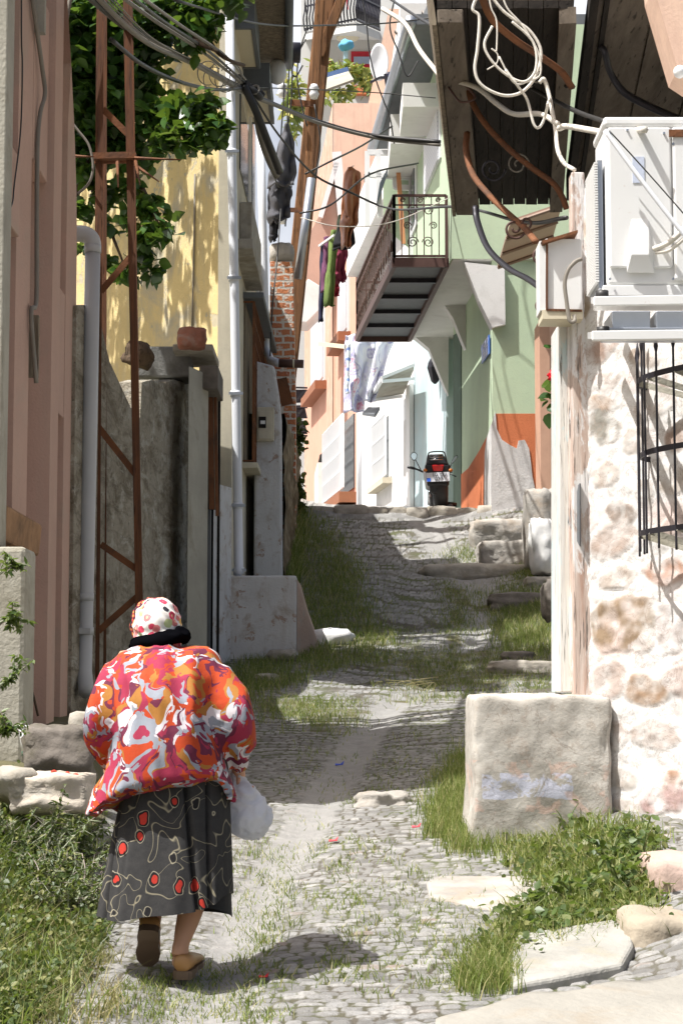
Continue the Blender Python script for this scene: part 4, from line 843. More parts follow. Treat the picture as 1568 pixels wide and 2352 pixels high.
spiral('iron_scroll', (1230, 180), 11.6, 22, 1.3, MT['gcable'], 'pale iron scroll beside the hanging white cable', 2, 1, .007)
spiral('iron_scroll', (1181, 525), 11.6, 26, 1.5, MT['brown'], 'brown iron scroll in front of the tan awning, at left of two', 0, 1)
spiral('iron_scroll', (1206, 512), 11.5, 16, 1.2, MT['brown'], 'small brown iron scroll at right of two before the tan awning', 2, -1)
spiral('iron_scroll', (1243, 585), 10.9, 24, 1.1, MT['brown'], 'iron scroll touching the left edge of the steel cabinet', 1.2, 1)
spiral('iron_scroll', (1246, 700), 10.9, 20, 1.1, MT['brown'], 'iron scroll at the bottom left of the steel cabinet', 1.2, 1)

# white wrapped cable and coils at right
G = 'cables and coils slung under the jetty'
cable('wrapped_cable', [(878, 20, 13.5), (930, 55, 13.2), (960, 110, 12.9), (990, 150, 12.6), (1020, 182, 12.2), (1060, 190, 12.0), (1100, 205, 11.8), (1140, 238, 11.6), (1180, 262, 11.4), (1240, 262, 11.1), (1280, 285, 10.8)], .017, MT['wcable'], 'thick pale taped cable bundle swinging across under the dark boards', 'cable', G)
cable('wrapped_cable', [(1283, 295, 10.7), (1300, 290, 10.5), (1350, 298, 10.0), (1395, 305, 9.4), (1450, 300, 9.0), (1480, 298, 8.8)], .018, MT['wcable'], 'pale taped cable bundle running to the top of the air conditioner', 'cable', G)
cable('white_cable', [(1238, 190, 11.0), (1248, 182, 11.0), (1258, 210, 11.0), (1268, 260, 10.9), (1275, 300, 10.8), (1280, 345, 10.6), (1295, 375, 10.4), (1318, 390, 10.2)], .013, MT['wcable'], 'white cable dropping in an S bend to the timber corner', 'cable', G)
for i, (pts, r, nm) in enumerate((
  ([(1100, -20, 10.3), (1085, 20, 10.3), (1100, 40, 10.3), (1096, 110, 10.3), (1090, 160, 10.3), (1105, 195, 10.3), (1150, 218, 10.3), (1190, 215, 10.3), (1220, 190, 10.3), (1238, 150, 10.3), (1240, 110, 10.3), (1215, 70, 10.3), (1180, 45, 10.3), (1150, 20, 10.3), (1120, -20, 10.3)], .0115, 'largest cream cable coil, outer loop'),
  ([(1130, 60, 10.2), (1112, 100, 10.2), (1125, 135, 10.2), (1160, 170, 10.2), (1200, 188, 10.2), (1225, 170, 10.2), (1232, 135, 10.2), (1225, 100, 10.2), (1205, 75, 10.2), (1175, 50, 10.2)], .010, 'inner loop of the cream cable coil'),
  ([(1145, 130, 10.2), (1180, 190, 10.2), (1215, 185, 10.2), (1240, 170, 10.2), (1235, 120, 10.2), (1200, 60, 10.2), (1165, 20, 10.2), (1150, -20, 10.2)], .007, 'thin tan loop behind the cream coil'),
  ([(1160, 160, 10.2), (1190, 200, 10.2), (1210, 230, 10.3), (1225, 285, 10.3), (1238, 292, 10.3), (1250, 270, 10.3), (1258, 235, 10.3), (1262, 225, 11.1)], .010, 'cream cable making a V below the coil'),
  ([(1122, -10, 10.3), (1128, 20, 10.3), (1140, 50, 10.3), (1140, 110, 10.3), (1138, 118, 10.3)], .006, 'thin pale blue and white cable hanging inside the coil'),
  ([(1138, 118, 10.3), (1128, 112, 10.3), (1142, 125, 10.3), (1140, 145, 10.3), (1118, 160, 10.3)], .005, 'frayed white cable end inside the coil'),
  ([(1020, 150, 12.0), (1050, 180, 12.0), (1090, 222, 11.9), (1060, 235, 11.9), (1040, 215, 12.0), (1018, 175, 12.2), (1012, 110, 12.3)], .010, 'rusty brown cable kinked at the jetty edge'),
)):
    cable('coiled_cable', pts, r*.78, MT['wcable'] if i not in (6,) else MT['brown'], nm+' under the dark boards', 'cable', G)

# ------------------------------------------------------------------ steps and slabs on the right of the lane
def stonebox(px0, px1, pyt, pyb, mat, name, label, th=.45, boxy=.85, Y=None, seed=0, amp=.10, cat='step', lift=0):
    g = ghit((px0+px1)/2, pyb) if Y is None else None; Y = Y or g.y
    a = W(px0, pyb, Y); b = W(px1, pyt, Y); c = ((a.x+b.x)/2, Y+th/2, (a.z+b.z)/2-.04)
    o = rock(name, c, (abs(b.x-a.x)/2*1.1, th/2, abs(b.z-a.z)/2*1.1+.05), mat, None, seed, amp+.06, 4, boxy*.88); return tag(o, label, cat)
stonebox(975, 1210, 1296, 1330, MT['stonegrey'], 'stone_step', 'long rounded grey stone step lying alone in the middle of the lane', .35, .7, None, 41)
stonebox(1092, 1218, 1192, 1250, MT['stonepale'], 'stone_step', 'pale block step at the top right, against the white block', .7, .9, 26.2, 42)
stonebox(1105, 1216, 1243, 1292, MT['stonepale'], 'stone_step', 'lower pale step with a dark gap, below the pale block step', .6, .9, 25.2, 43)
stonebox(1214, 1290, 1130, 1290, MT['stonepale'], 'stone_block', 'tall whitish stone block beside the timber post at the head of the steps', .8, .9, 24.5, 44, .08, 'stone block')
stonebox(1225, 1290, 1195, 1300, MT['white'], 'stone_block', 'whitewashed stone block in front of the tall whitish block', .6, .85, 23.9, 45, .12, 'stone block')
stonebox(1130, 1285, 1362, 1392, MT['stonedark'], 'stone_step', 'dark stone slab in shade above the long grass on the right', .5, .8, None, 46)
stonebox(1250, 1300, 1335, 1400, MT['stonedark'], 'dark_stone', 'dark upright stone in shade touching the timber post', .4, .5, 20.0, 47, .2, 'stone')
stonebox(1210, 1290, 1325, 1345, MT['stonegrey'], 'stone_step', 'thin grey stone slab right of the long rounded step', .4, .8, None, 48)
stonebox(1130, 1290, 1520, 1545, MT['stonegrey'], 'kerb_slab', 'grey stone slab under grass in striped shade near the timber post', .4, .75, None, 49)
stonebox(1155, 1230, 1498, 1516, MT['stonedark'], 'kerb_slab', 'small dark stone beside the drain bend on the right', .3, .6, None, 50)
o = stonebox(820, 940, 1825, 1850, MT['stonepale'], 'low_stone', 'low pale stone edge where the shaded lane meets the sunlit foreground', .25, .5, None, 51, .25, 'stone')
# near right slabs
def flatslab(pts, mat, name, label, th=.12, up=.03, seed=0, cat='slab'):
    P = [ghit(*p) for p in pts]; z = max(p.z for p in P)+up
    # tilt to follow ground: fit per-vertex
    bm = bmesh.new(); vs = [bm.verts.new((p.x, p.y, p.z+up)) for p in P]; f = bm.faces.new(vs); r = bmesh.ops.extrude_face_region(bm, geom=[f])
    for g_ in r['geom']:
        if isinstance(g_, bmesh.types.BMVert): g_.co.z -= th+up
    bmesh.ops.recalc_face_normals(bm, faces=bm.faces); me = bpy.data.meshes.new(name); bm.to_mesh(me); bm.free(); o = base_obj(name, me, mat); mo = o.modifiers.new('bevel', 'BEVEL'); mo.width = .018; mo.segments = 3
    return tag(o, label, cat)
flatslab([(978, 2030), (1010, 2016), (1240, 2018), (1290, 2040), (1270, 2085), (1130, 2092), (985, 2062)], MT['stonepale'], 'paving_slab', 'flat pale broken slab set in the cobbles left of the weeds', .1, .012)
flatslab([(1168, 2225), (1185, 2165), (1300, 2150), (1440, 2125), (1455, 2190), (1430, 2235), (1300, 2262), (1175, 2285)], MT['slabw'], 'paving_slab', 'whitish concrete slab in the right foreground below the weeds', .12, .035)
o = stonebox(1440, 1640, 2118, 2235, stucco('ochre_stone', (.36, .31, .24), .2, 4, .7, 25, stain=4, stc=(.28, .2, .13), stamt=.5), 'corner_stone', 'ochre rounded stone at the right edge beside the whitish slab', .5, .75, 7.4, 52, .12, 'stone')
o = stonebox(1512, 1680, 1988, 2125, stucco('pink_render_block', (.44, .33, .28), .12, 3, .6, 30, stain=5, stc=(.35, .25, .2), stamt=.4), 'rendered_block', 'pinkish rendered block at the right edge behind the weeds', .5, .9, 7.9, 53, .06, 'block')
# concrete apron in the very front
def apron():
    V = []; nx, ny = 60, 36
    for j in range(ny+1):
        for i in range(nx+1):
            u = i/nx; v = j/ny; px = 1000+u*760; py = 2285+ (1-v)*200 - 70*max(0, u-.35)*1.3*0
            edge = 2288-55*max(0, (px-1180)/400)+6*math.sin(px*.03)
            py = edge+(1-v)*260 + (1-u)**6*60
            d = ray(px, py); 
            # plane: raised step near camera
            t = (-1.03+.0)/(d.z-.055*d.y); p = d*t; p.z += .012*mnoise.noise(p*3)+.004*mnoise.noise(p*11); V.append(tuple(p))
    n = nx+1; top = [(j*n+i, j*n+i+1, (j+1)*n+i+1, (j+1)*n+i) for j in range(ny) for i in range(nx)]
    mb = MB(); mb.v = V; mb.f = top
    # back skirt
    b = len(V); row = [V[ny*n+i] for i in range(n)]; mb.v += [(x, y+.01, z-.25) for x, y, z in row]; mb.f += [(ny*n+i, ny*n+i+1, b+i+1, b+i) for i in range(nx)]
    b = len(mb.v); row = [V[j*n] for j in range(ny+1)]; mb.v += [(x-.02, y, z-.3) for x, y, z in row]; mb.f += [(j*n, (j+1)*n, b+j+1, b+j) for j in range(ny)]
    o = base_obj('concrete_apron', mb.mesh('concrete_apron', False), stucco('worn_concrete', (.30, .285, .25), .15, 3, .5, 30, stain=5, stc=(.27, .22, .16), stamt=.45), None, True); o['kind'] = 'structure'
apron()
# ------------------------------------------------------------------ green house (right, top of the slope)
gh = thing('green_house', 'pale green house with orange base and a jettied upper floor on white brackets', 'house', (2.3, 28.4, 2.8))
G0 = (2.24, 28.06); G1 = (1.97, 33.2); G2 = (1.9, 34.3)
FGf = F(G0, (4.5, 28.08)); FGs = F(G0, G1)
mb = MB(); mb.prism([G0, (5.2, 28.06), (5.2, 35), (2.6, 35), (G1[0]+.0, G1[1])], 1.8, 6.5); mb.build('lower_wall', MT['green'], gh)
# orange base and cement patch, thin render layers with real thickness
def lay(Fc, pts, th, mat, name, par=gh, o=None): mb = MB(); Fc.poly(mb, pts, th+.01, th); return mb.build(name, mat, par)
lay(FGf, [(1128, 1180), (1128, 1000), (1137, 950), (1290, 950), (1290, 1180)], .012, MT['terra'], 'orange_base')
lay(FGs, [(1127, 1180), (1127, 985), (1100, 1035), (1075, 1075), (1058, 1090), (1058, 1180)], .012, MT['terra'], 'orange_base')
lay(FGf, [(1128, 1185), (1128, 975), (1137, 945), (1140, 985), (1152, 1010), (1170, 1022), (1186, 1030), (1190, 1012), (1204, 1010), (1214, 1030), (1218, 1060), (1222, 1095), (1236, 1160), (1236, 1185)], .030, MT['patch'], 'cement_patch')
lay(FGs, [(1127, 1185), (1127, 975), (1117, 1005), (1112, 1040), (1110, 1185)], .030, MT['patch'], 'cement_patch')
# lane side doorway: its shade is painted as a dark green panel
mb = MB(); FGs.poly(mb, [(1040, 1180), (1040, 770), (1058, 760), (1058, 1180)], .02, .014); mb.build('doorway', stucco('doorway_shade_green', (.12, .17, .13), .2), gh)
# upper floor
zs = 6.5; J0 = (1.64, 28.0); J1 = (1.22, 34.5)
mb = MB(); mb.prism([J0, (5.2, 28.0), (5.2, 35.2), (J1[0]+.0, 34.5)], zs, 10.1); mb.build('upper_wall', MT['green'], gh)
mb = MB(); mb.prism([(J0[0]+.02, 28.02), (5.1, 28.02), (5.1, 34.4), (J1[0]+.03, 34.4)], zs-.012, zs-.001); mb.build('soffit', MT['white'], gh)
for i, (pts, Y) in enumerate((([(1066, 602), (1158, 612), (1160, 745), (1130, 752), (1100, 690)], 27.95), ([(1012, 688), (1084, 700), (1080, 828), (1064, 790), (1040, 730)], 31.35), ([(942, 765), (1030, 770), (1029, 908), (1005, 850), (985, 800)], 34.2))):
    mb = MB(); mb.ext([W(x, y, Y) for x, y in pts], (.0, .34, 0)); mb.build('bracket', MT['white'], gh)
mb = MB(); mb.ext([(J0[0]-.55, 28.0, 10.1), (J0[0]+3.8, 28, 10.1), (J0[0]+3.8, 34.5, 10.1), (J1[0]-.62, 34.6, 10.1)], (0, 0, .16)); mb.build('eave', MT['slate'], gh)
mb = MB(); mb.tube([(J0[0]-.6, 27.9, 10.12), (J1[0]-.66, 34.7, 10.12)], .09, 8); mb.build('gutter', MT['zinc'], gh, True)
FU = F(J0, J1)
def fu(px0, y0, px1, y1, o0, o1, name, mt, par=gh):
    a, z1 = FU.hit(px0, y0); b, z0 = FU.hit(px1, y1); m_ = (a+b)/2; mb = MB(); FU.box(mb, min(a, b), max(a, b), z0, z1, o0, o1); return mb.build(name, MT[mt] if isinstance(mt, str) else mt, par)
louv = N('louvre_blind', .5, .3); sx = louv.n('ShaderNodeSeparateXYZ'); louv.put(sx.inputs[0], louv.o); wv_ = louv.math('FRACT', louv.math('MULTIPLY', sx.outputs[2], 14.0)); louv.col(louv.ramp(wv_, [(.0, (.42, .44, .50)), (.25, (.74, .75, .78)), (1, (.72, .73, .76))])); louv.nrm(louv.bump(wv_, .5, .03)); MT['louvre'] = louv.m
w_ = fu(1013, 235, 976, 452, .0, .03, 'window', 'wframe'); fu(1010, 250, 980, 440, .031, .05, 'blind', 'louvre', w_)
w_ = fu(958, 300, 940, 560, .0, .03, 'window', 'wframe'); fu(955, 320, 943, 540, .031, .05, 'pane', 'glass', w_)
# front face window with blind
mb = MB(); mb.ext([W(930, 380, 28.0)]*0+[W(1042, 590, 27.98), W(1030, 475, 27.98), W(1056, 475, 27.98), W(1056, 590, 27.98)], (0, .015, 0))
# street sign
sg = thing('street_sign', 'small blue street name plate with white lettering on the corner of the green house', 'street sign', FGs.P(1119, 800, .02))
a0, _ = FGs.hit(1127.5, 800); a1, _ = FGs.hit(1110, 800); zt0 = FGs.hit(1127.5, 768)[1]; zb0 = FGs.hit(1127.5, 812)[1]
mb = MB(); FGs.box(mb, a0, a1, zb0, zt0, .02, .035); mb.build('plate', plain('sign_blue', (.05, .16, .55), .3, 0, .4, .05), sg)
def text(body, size, origin, xdir, ydir, mat, name, parent, ext=.002, label=None):
    cu = bpy.data.curves.new('t', 'FONT'); cu.body = body; cu.size = size; cu.extrude = ext; cu.align_x = 'CENTER'; cu.align_y = 'CENTER'
    to = bpy.data.objects.new('t', cu); COL.objects.link(to); dg = bpy.context.evaluated_depsgraph_get(); dg.update(); me = bpy.data.meshes.new_from_object(to.evaluated_get(dg))
    bpy.data.objects.remove(to); X = Vector(xdir).normalized(); Yv = Vector(ydir).normalized(); Z = X.cross(Yv)
    M4 = Matrix(((X.x, Yv.x, Z.x, origin[0]), (X.y, Yv.y, Z.y, origin[1]), (X.z, Yv.z, Z.z, origin[2]), (0, 0, 0, 1))); me.transform(M4)
    return base_obj(name, me, mat, parent)
MT['sw'] = plain('sign_white', (.8, .8, .82), .4)
cx = (a0+a1)/2; zc = (zt0+zb0)/2; xd = -FGs.d
text('CEVIZLI', .20, FGs.p(cx, zc+.065, .037), xd, (0, 0, 1), MT['sw'], 'lettering', sg); text('SOKAK', .18, FGs.p(cx, zc-.08, .037), xd, (0, 0, 1), MT['sw'], 'lettering', sg)
# tan awning behind the stone house, next to green house
mb = MB(); aw = thing('tan_awning', 'tan corrugated awning under the iron scrolls, above the green wall', 'awning', W(1240, 600, 26.8))
mb.ext([W(1142, 612, 27.2), W(1262, 570, 27.2), W(1290, 470, 24.2), W(1172, 510, 24.2)], (0, 0, .03)); mb.build('sheet', plain('tan_sheet', (.42, .29, .22), .6, 0, .3, .08, 4), aw)
MT['tand'] = plain('tan_dark', (.28, .19, .14), .6)
for t in (0, .33, .66, 1): mb = MB(); mb.tube([W(1142, 612, 27.2).lerp(W(1172, 510, 24.2), t)-Vector((0, 0, .02)), W(1262, 570, 27.2).lerp(W(1290, 470, 24.2), t)-Vector((0, 0, .02))], .025, 6); mb.build('rib', MT['tand'], aw)
# peach pillar strip right of green wall
mb = MB(); a = W(1242, 1150, 26.5); b = W(1282, 1150, 26.5); mb.box(a.x, a.x+.14, 26.5, 27.2, 2.2, W(0, 735, 26.5).z); mb.build; o = mb.build('wooden_fence_post', plain('salmon_post', (.56, .34, .24), .7, 0, .2, .15, 6)); tag(o, 'salmon painted post between the green wall and the timber corner', 'post')
mb = MB(); mb.box(a.x+.16, b.x+.1, 26.9, 27.3, 2.2, W(0, 700, 26.5).z); o = mb.build('peach_wall', MT['peach']); tag(o, 'narrow strip of peach wall beside the timber corner, behind the rose', 'wall')

# ------------------------------------------------------------------ balcony
bc = thing('iron_balcony', 'dark brown iron balcony with scrolled railing and steel underside on the green house', 'balcony', (1.1, 28, 6.44))
YA, YB = 28.0, 34.0; zb = 6.44
n0 = Vector((W(905, 590, YA).x, YA, zb)); n1 = Vector((W(1025, 590, YA).x, YA, zb)); f0 = Vector((W(820, 768, YB).x, YB, zb)); f1 = Vector((W(940, 768, YB).x, YB, zb))
mb = MB(); mb.ext([n0+Vector((.03, .03, .02)), n1+Vector((0, .03, .02)), f1+Vector((0, -.03, .02)), f0+Vector((.03, -.03, .02))], (0, 0, .05)); mb.build('deck', MT['slate'], bc)
mb = MB()
for p_, q_ in ((n0, n1), (f0, f1), (n0, f0), (n1, f1)): mb.bar(p_, q_, .07, .14)
mb.build('frame', MT['brown'], bc)
for t in (.2, .4, .6, .8): mb = MB(); mb.bar(n0.lerp(f0, t), n1.lerp(f1, t), .08, .10); mb.build('joist', MT['iron'], bc)
H = Vector((0, 0, 1.02))
def rail(p, q, nb, deco):
    mb = MB(); mb.bar(p+H, q+H, .045, .035); mb.bar(p+Vector((0, 0, .10)), q+Vector((0, 0, .10)), .03, .03); mb.bar(p+H*.86, q+H*.86, .02, .02)
    for s_ in (p, q): mb.bar(s_, s_+H, .045)
    mb.build('rail_frame', MT['brown'], bc)
    for k in range(1, nb):
        t = k/nb; m2 = MB(); m2.bar(p.lerp(q, t)+Vector((0, 0, .1)), p.lerp(q, t)+H, .016); m2.build('baluster', MT['brown'], bc)
    if deco:
        d = (q-p)
        for (u, v, r, sg_) in ((.35, .78, .09, 1), (.65, .78, .09, -1), (.35, .3, .09, 1), (.65, .3, .09, -1), (.25, .55, .06, 1), (.75, .55, .06, -1), (.16, .93, .04, 1), (.5, .93, .05, 1), (.84, .93, .04, 1)):
            P = []
            for i in range(26):
                a = i/25*3.4*math.pi; rr = r*(1-.8*i/25); P.append(p+d*(u+sg_*math.cos(a)*rr/d.length)+H*(v)+Vector((0, -.01, math.sin(a)*rr)))
            m3 = MB(); m3.tube(P, .008, 4); m3.build('scroll', MT['brown'], bc)
rail(n0, n1, 7, True); rail(n0, f0, 34, False); rail(f0, f1, 6, False)
# curls along the lane side
for k in range(16):
    t = (k+.5)/16; c = n0.lerp(f0, t)
    for zz in (.28, .72):
        mb = MB(); P = [c+Vector((-.02+.01*math.cos(a), math.cos(a)*.12*(1-i/22), zz+math.sin(a)*.13*(1-i/22))) for i in range(18) for a in (i/17*3*math.pi,)]; mb.tube(P, .008, 4); mb.build('side_scroll', MT['brown'], bc)

# white balcony door frames behind the balcony (glazed porch)
pv = thing('white_glazed_porch', 'white framed glazed porch standing behind the iron balcony railing', 'porch', W(845, 400, 33.6))
mb = MB()
for a, b in (((843, 348), (843, 520)), ((843, 350), (945, 352)), ((905, 430), (948, 432)), ((845, 402), (948, 408)), ((943, 352), (945, 590)), ((905, 352), (907, 432)), ((868, 352), (872, 500))):
    mb.bar(W(*a, 33.6), W(*b, 33.6), .09, .09)
mb.build('frame', MT['wframe'], pv)
mb = MB(); mb.ext([W(880, 410, 33.9), W(940, 412, 33.9), W(940, 570, 33.9), W(880, 520, 33.9)], (0, .04, 0)); mb.build('pane', MT['green'], pv)
mb = MB(); mb.bar(W(912, 362, 33.3), W(926, 560, 33.3), .08, .03); mb.build('wooden_strut', plain('orange_wood', (.55, .25, .12), .6), pv)
mb = MB(); mb.ext([W(872, 420, 33.5), W(905, 355, 33.5), W(862, 480, 33.5)], (0, .05, 0)); mb.build('glass_brace', MT['glass'], pv)
# white box soffit over it
mb = MB(); vb = thing('white_upper_bay', 'white upper bay with boarded soffit above the glazed porch', 'bay', W(920, 320, 32))
q = [W(884, 258, 33), W(975, 240, 29.5), W(975, 360, 29.5), W(884, 330, 33)]
mb = MB(); mb.box(W(896, 0, 31.5).x, 2.5, 31.5, 33.6, W(0, 330, 31.5).z, W(0, 262, 31.5).z); mb.build('body', MT['white'], vb)
mb = MB(); mb.box(W(924, 0, 29.2).x, 2.5, 29.2, 30.8, W(0, 245, 29.2).z, W(0, 190, 29.2).z); mb.build('body', MT['white'], vb)

# ------------------------------------------------------------------ blue and white house
bh = thing('blue_house', 'pale blue and white house in part shade behind the parked motorcycle', 'house', (1.9, 34.4, 3.2))
B0 = (1.9, 34.4); B1 = (6.36-.13*46.0, 46.0)
FB = F(B0, B1)
mb = MB(); mb.prism([B0, (5, 34.4), (5, 46.0), B1], 2.2, 10.2); mb.build('wall', MT['blue'], bh)
def fb(F_, px0, y0, px1, y1, o0, o1, name, mt, par):
    a, z1 = F_.hit(px0, y0); b, z0 = F_.hit(px1, y1); mb = MB(); F_.box(mb, min(a, b), max(a, b), min(z0, z1), max(z0, z1), o0, o1); return mb.build(name, MT[mt] if isinstance(mt, str) else mt, par)
aW, _ = FB.hit(950, 900); 
mb = MB(); FB.box(mb, aW, FB.L+.02, 2.3, 10.15, -.05, .015); mb.build('white_wall', MT['white'], bh)
# door with awning, at px ~ 925-950
d_ = fb(FB, 946, 905, 926, 1175, .016, .05, 'door', 'wframe', bh); fb(FB, 942, 960, 930, 1165, .051, .06, 'door_panel', 'white', d_)
fb(FB, 951, 880, 944, 1175, .016, .10, 'door_frame', 'wmetal', bh)
wn = fb(FB, 899, 950, 868, 1112, .016, .03, 'window', 'glass', bh)
sa, zt_ = FB.hit(899, 950); sb, zb_ = FB.hit(868, 1112); sa, sb = min(sa, sb), max(sa, sb); zt_ = FB.hit(899, 950)[1]; zb_ = FB.hit(899, 1090)[1]
mb = MB()
for k in range(11): mb.bar(FB.p(sa+(sb-sa)*k/10, zb_, .13), FB.p(sa+(sb-sa)*k/10, zt_, .13), .035)
for k in range(4): mb.bar(FB.p(sa, zb_+(zt_-zb_)*k/3, .13), FB.p(sb, zb_+(zt_-zb_)*k/3, .13), .02)
mb.build('window_grille', MT['wframe'], bh)
mb = MB(); FB.box(mb, sa-.15, sb+.15, zb_-.20, zb_-.08, .016, .22); mb.build('window_sill', MT['cream'], bh)
for a_, b_ in ((sa-.12, sa), (sb, sb+.12)): mb = MB(); FB.box(mb, a_, b_, zb_-.05, zt_+.05, .016, .06); mb.build('window_frame', MT['wframe'], bh)
# awning canopy over the door
cn = thing('door_canopy', 'small flat canopy on white brackets jutting over the white door', 'canopy', W(900, 900, 36.8))
A_ = W(950, 846, 36.4); B_ = W(846, 918, 38.2); 
mb = MB(); mb.ext([W(950, 848, 36.4), W(876, 872, 36.0), W(848, 918, 38.4), W(926, 905, 38.8)], (0, 0, .05)); mb.build('sheet', MT['greyplas'], cn)
mb = MB(); mb.bar(W(876, 872, 36.0), W(848, 918, 38.4), .06, .08); mb.bar(W(876, 876, 36.0), W(950, 870, 36.6), .05, .06); mb.bar(W(848, 920, 38.4), W(922, 910, 38.7), .06, .06); mb.bar(W(876, 868, 36.0), W(950, 838, 36.3), .06, .06); mb.build('bracket', MT['wframe'], cn)
# pipes on its corner
mb = MB(); mb.tube([W(829, 830, 45.2), W(829, 1175, 45.2)], .08, 8); o = mb.build('white_pipe', MT['wpipe'], None, True); tag(o, 'white downpipe on the corner between the white house and the salmon house', 'drainpipe')
wl = thing('wall_light', 'ornate black lantern on the pale blue wall', 'lantern', W(1000, 860, 35.0))
mb = MB(); q = W(998, 845, 34.9); mb.tube([q+Vector((0, 0, .28)), q+Vector((0, 0, .1)), q, q-Vector((0, 0, .25)), q-Vector((0, 0, .3))], [.02, .12, .14, .07, .02], 6); mb.build('lantern', MT['iron'], wl)
mb = MB(); mb.bar(q+Vector((.0, 0, .1)), q+Vector((.4, .3, .1)), .03); mb.build('arm', MT['iron'], wl)

# upper part of the white house: bright plaster over the balcony level
mb = MB(); mb.prism([(J1[0]-.0, 34.8), (4.5, 34.8), (4.5, 46), (FB.p(FB.L, 0).x-.25, 46)], 10.22, 11.5); mb.build('upper_storey', MT['white'], bh)

# ------------------------------------------------------------------ salmon house
shh = thing('salmon_house', 'salmon pink house with white grilles and louvred shutters at the end of the row', 'house', (.4, 46, 4.5))
S0 = (B1[0]-.02, 46.02); S1 = (W(706, 1100, 56).x, 56.0); FSl = F(S0, S1)
zS = W(0, 640, 48).z
mb = MB(); mb.prism([S0, (5, 46.02), (5, 56), S1], 3.2, 12.3); mb.build('wall', MT['salmon'], shh)
def louver_win(px0, px1, y0t, y0b, name='window'):
    sa, zt = FSl.hit(px0, y0t); sb, _ = FSl.hit(px1, y0t); zb = FSl.hit(px0, y0b)[1]; sa, sb = min(sa, sb), max(sa, sb)
    mb = MB(); FSl.box(mb, sa, sb, zb, zt, .0, .05); w_ = mb.build(name, MT['wframe'], shh)
    mb = MB(); FSl.box(mb, sa+.12, sb-.12, zb+.1, zt-.1, .051, .08); mb.build('shutter', MT['louvre'], w_)
    mb = MB(); FSl.box(mb, sa-.2, sb+.2, zb-.28, zb-.05, .0, .32); mb.build('sill', MT['sill'], w_)
    return sa, sb, zt, zb
louver_win(748, 718, 660, 872); louver_win(803, 780, 620, 760)
sa, zt = FSl.hit(815, 950); sb, _ = FSl.hit(768, 950); zb = FSl.hit(815, 1120)[1]; sa, sb = min(sa, sb), max(sa, sb)
mb = MB(); FSl.box(mb, sa, sb, zb, zt, .0, .04); mb.build('window', MT['glass'], shh)
mb = MB()
for k in range(15): mb.bar(FSl.p(sa+(sb-sa)*k/14, zb, .3), FSl.p(sa+(sb-sa)*k/14, zt, .3), .07)
for k in range(5): mb.bar(FSl.p(sa, zb+(zt-zb)*k/4, .3), FSl.p(sb, zb+(zt-zb)*k/4, .3), .03)
mb.build('window_grille', MT['wframe'], shh)
mb = MB(); FSl.box(mb, sa-.2, sb+.2, zb-.38, zb-.12, .0, .42); mb.build('window_sill', MT['sill'], shh)
# arched doorway at far end
mb = MB(); pts = [(730, 1165), (730, 1065), (734, 1045), (742, 1038), (750, 1045), (753, 1065), (753, 1150)]; FSl.poly(mb, pts, .02, .01); mb.build('arched_door', MT['dark'], shh)
mb = MB(); FSl.poly(mb, [(722, 1165), (722, 1090), (729, 1062), (730, 1165)], .2, .3); mb.build('door_leaf', MT['white'], shh)
# peach block above with white diagonals
tw = thing('peach_house', 'tall peach rendered block with white edge strips rising behind the clotheslines', 'house', W(830, 400, 50))
a = W(766, 237, 49.8); b = W(897, 237, 49.8)
mb = MB(); mb.box(a.x, b.x+2, 49.8, 54, 5, a.z); mb.build('wall', MT['peach'], tw)
mb = MB(); mb.ext([(a.x-.02, 49.8, 5), (W(700, 400, 60).x, 60, 5), (W(700, 400, 60).x, 60, a.z-1), (a.x-.02, 49.8, a.z)], (.01, .2, 0)); mb.build('shaded_side', stucco('peach_shade_streaked', (.62, .36, .26), .15, 2, .2, 60, stain=3, stc=(.7, .55, .45), stamt=.7, streak=.8), tw)  # this side's shade is put into a darker streaked peach
mb = MB(); mb.ext([W(705, 660, 49.4), W(700, 560, 49.4), W(745, 470, 49.4), W(770, 395, 49.4), W(800, 420, 49.4), W(800, 660, 49.4)], (0, .3, 0)); mb.build('gable_wall', stucco('brown_painted_shade', (.52, .34, .27), .1), tw)  # the gable's shade is painted into its brown
mb = MB(); mb.bar(W(736, 500, 49.3), W(773, 375, 49.3), .14, .12); mb.bar(W(773, 350, 49.3), W(792, 560, 49.3), .24, .14); mb.build('white_edge', MT['wframe'], tw)
mb = MB(); mb.ext([W(836, 400, 49.3), W(880, 405, 49.3), W(838, 520, 49.3)], (0, .1, 0)); mb.build('rust_edge', MT['eave'], tw)
mb = MB(); a_ = W(680, 690, 48); mb.ext([W(674, 690, 47), W(708, 640, 47), W(740, 660, 47), W(740, 705, 47), W(705, 740, 47), W(674, 740, 47)], (0, 1.2, 0)); o = mb.build('white_canopy', MT['white'], bev=.02); tag(o, 'small white boxed canopy at the left of the salmon house beside the brick pillar', 'canopy')

# ------------------------------------------------------------------ distant buildings
dh = thing('white_villa', 'white building high behind everything with an iron balcony and red window frames', 'building', W(780, 250, 72))
Yd_ = 70
def dbox(px0, py0, px1, py1, Y, dep, name, mt, par=dh, bev=0):
    a = W(px0, py1, Y); b = W(px1, py0, Y); mb = MB(); mb.box(a.x, b.x, Y, Y+dep, a.z, b.z); return mb.build(name, MT[mt] if isinstance(mt, str) else mt, par, bev=bev)
MT['vill'] = plain('villa_white', (.62, .62, .60), .8, 0, .2, .06, 2)
dbox(690, -120, 905, 560, 74, 4, 'wall', 'vill'); 
mb = MB(); c0, c1, c2 = W(700, 92, 72), W(818, 70, 68.5), W(872, 92, 72.5)
mb.ext([c0, c1, c2, W(872, 92, 74), W(700, 92, 74)], (0, 0, .32)); mb.build('balcony_slab', MT['vill'], dh)
MT['red'] = plain('red_frame', (.55, .03, .05), .5)
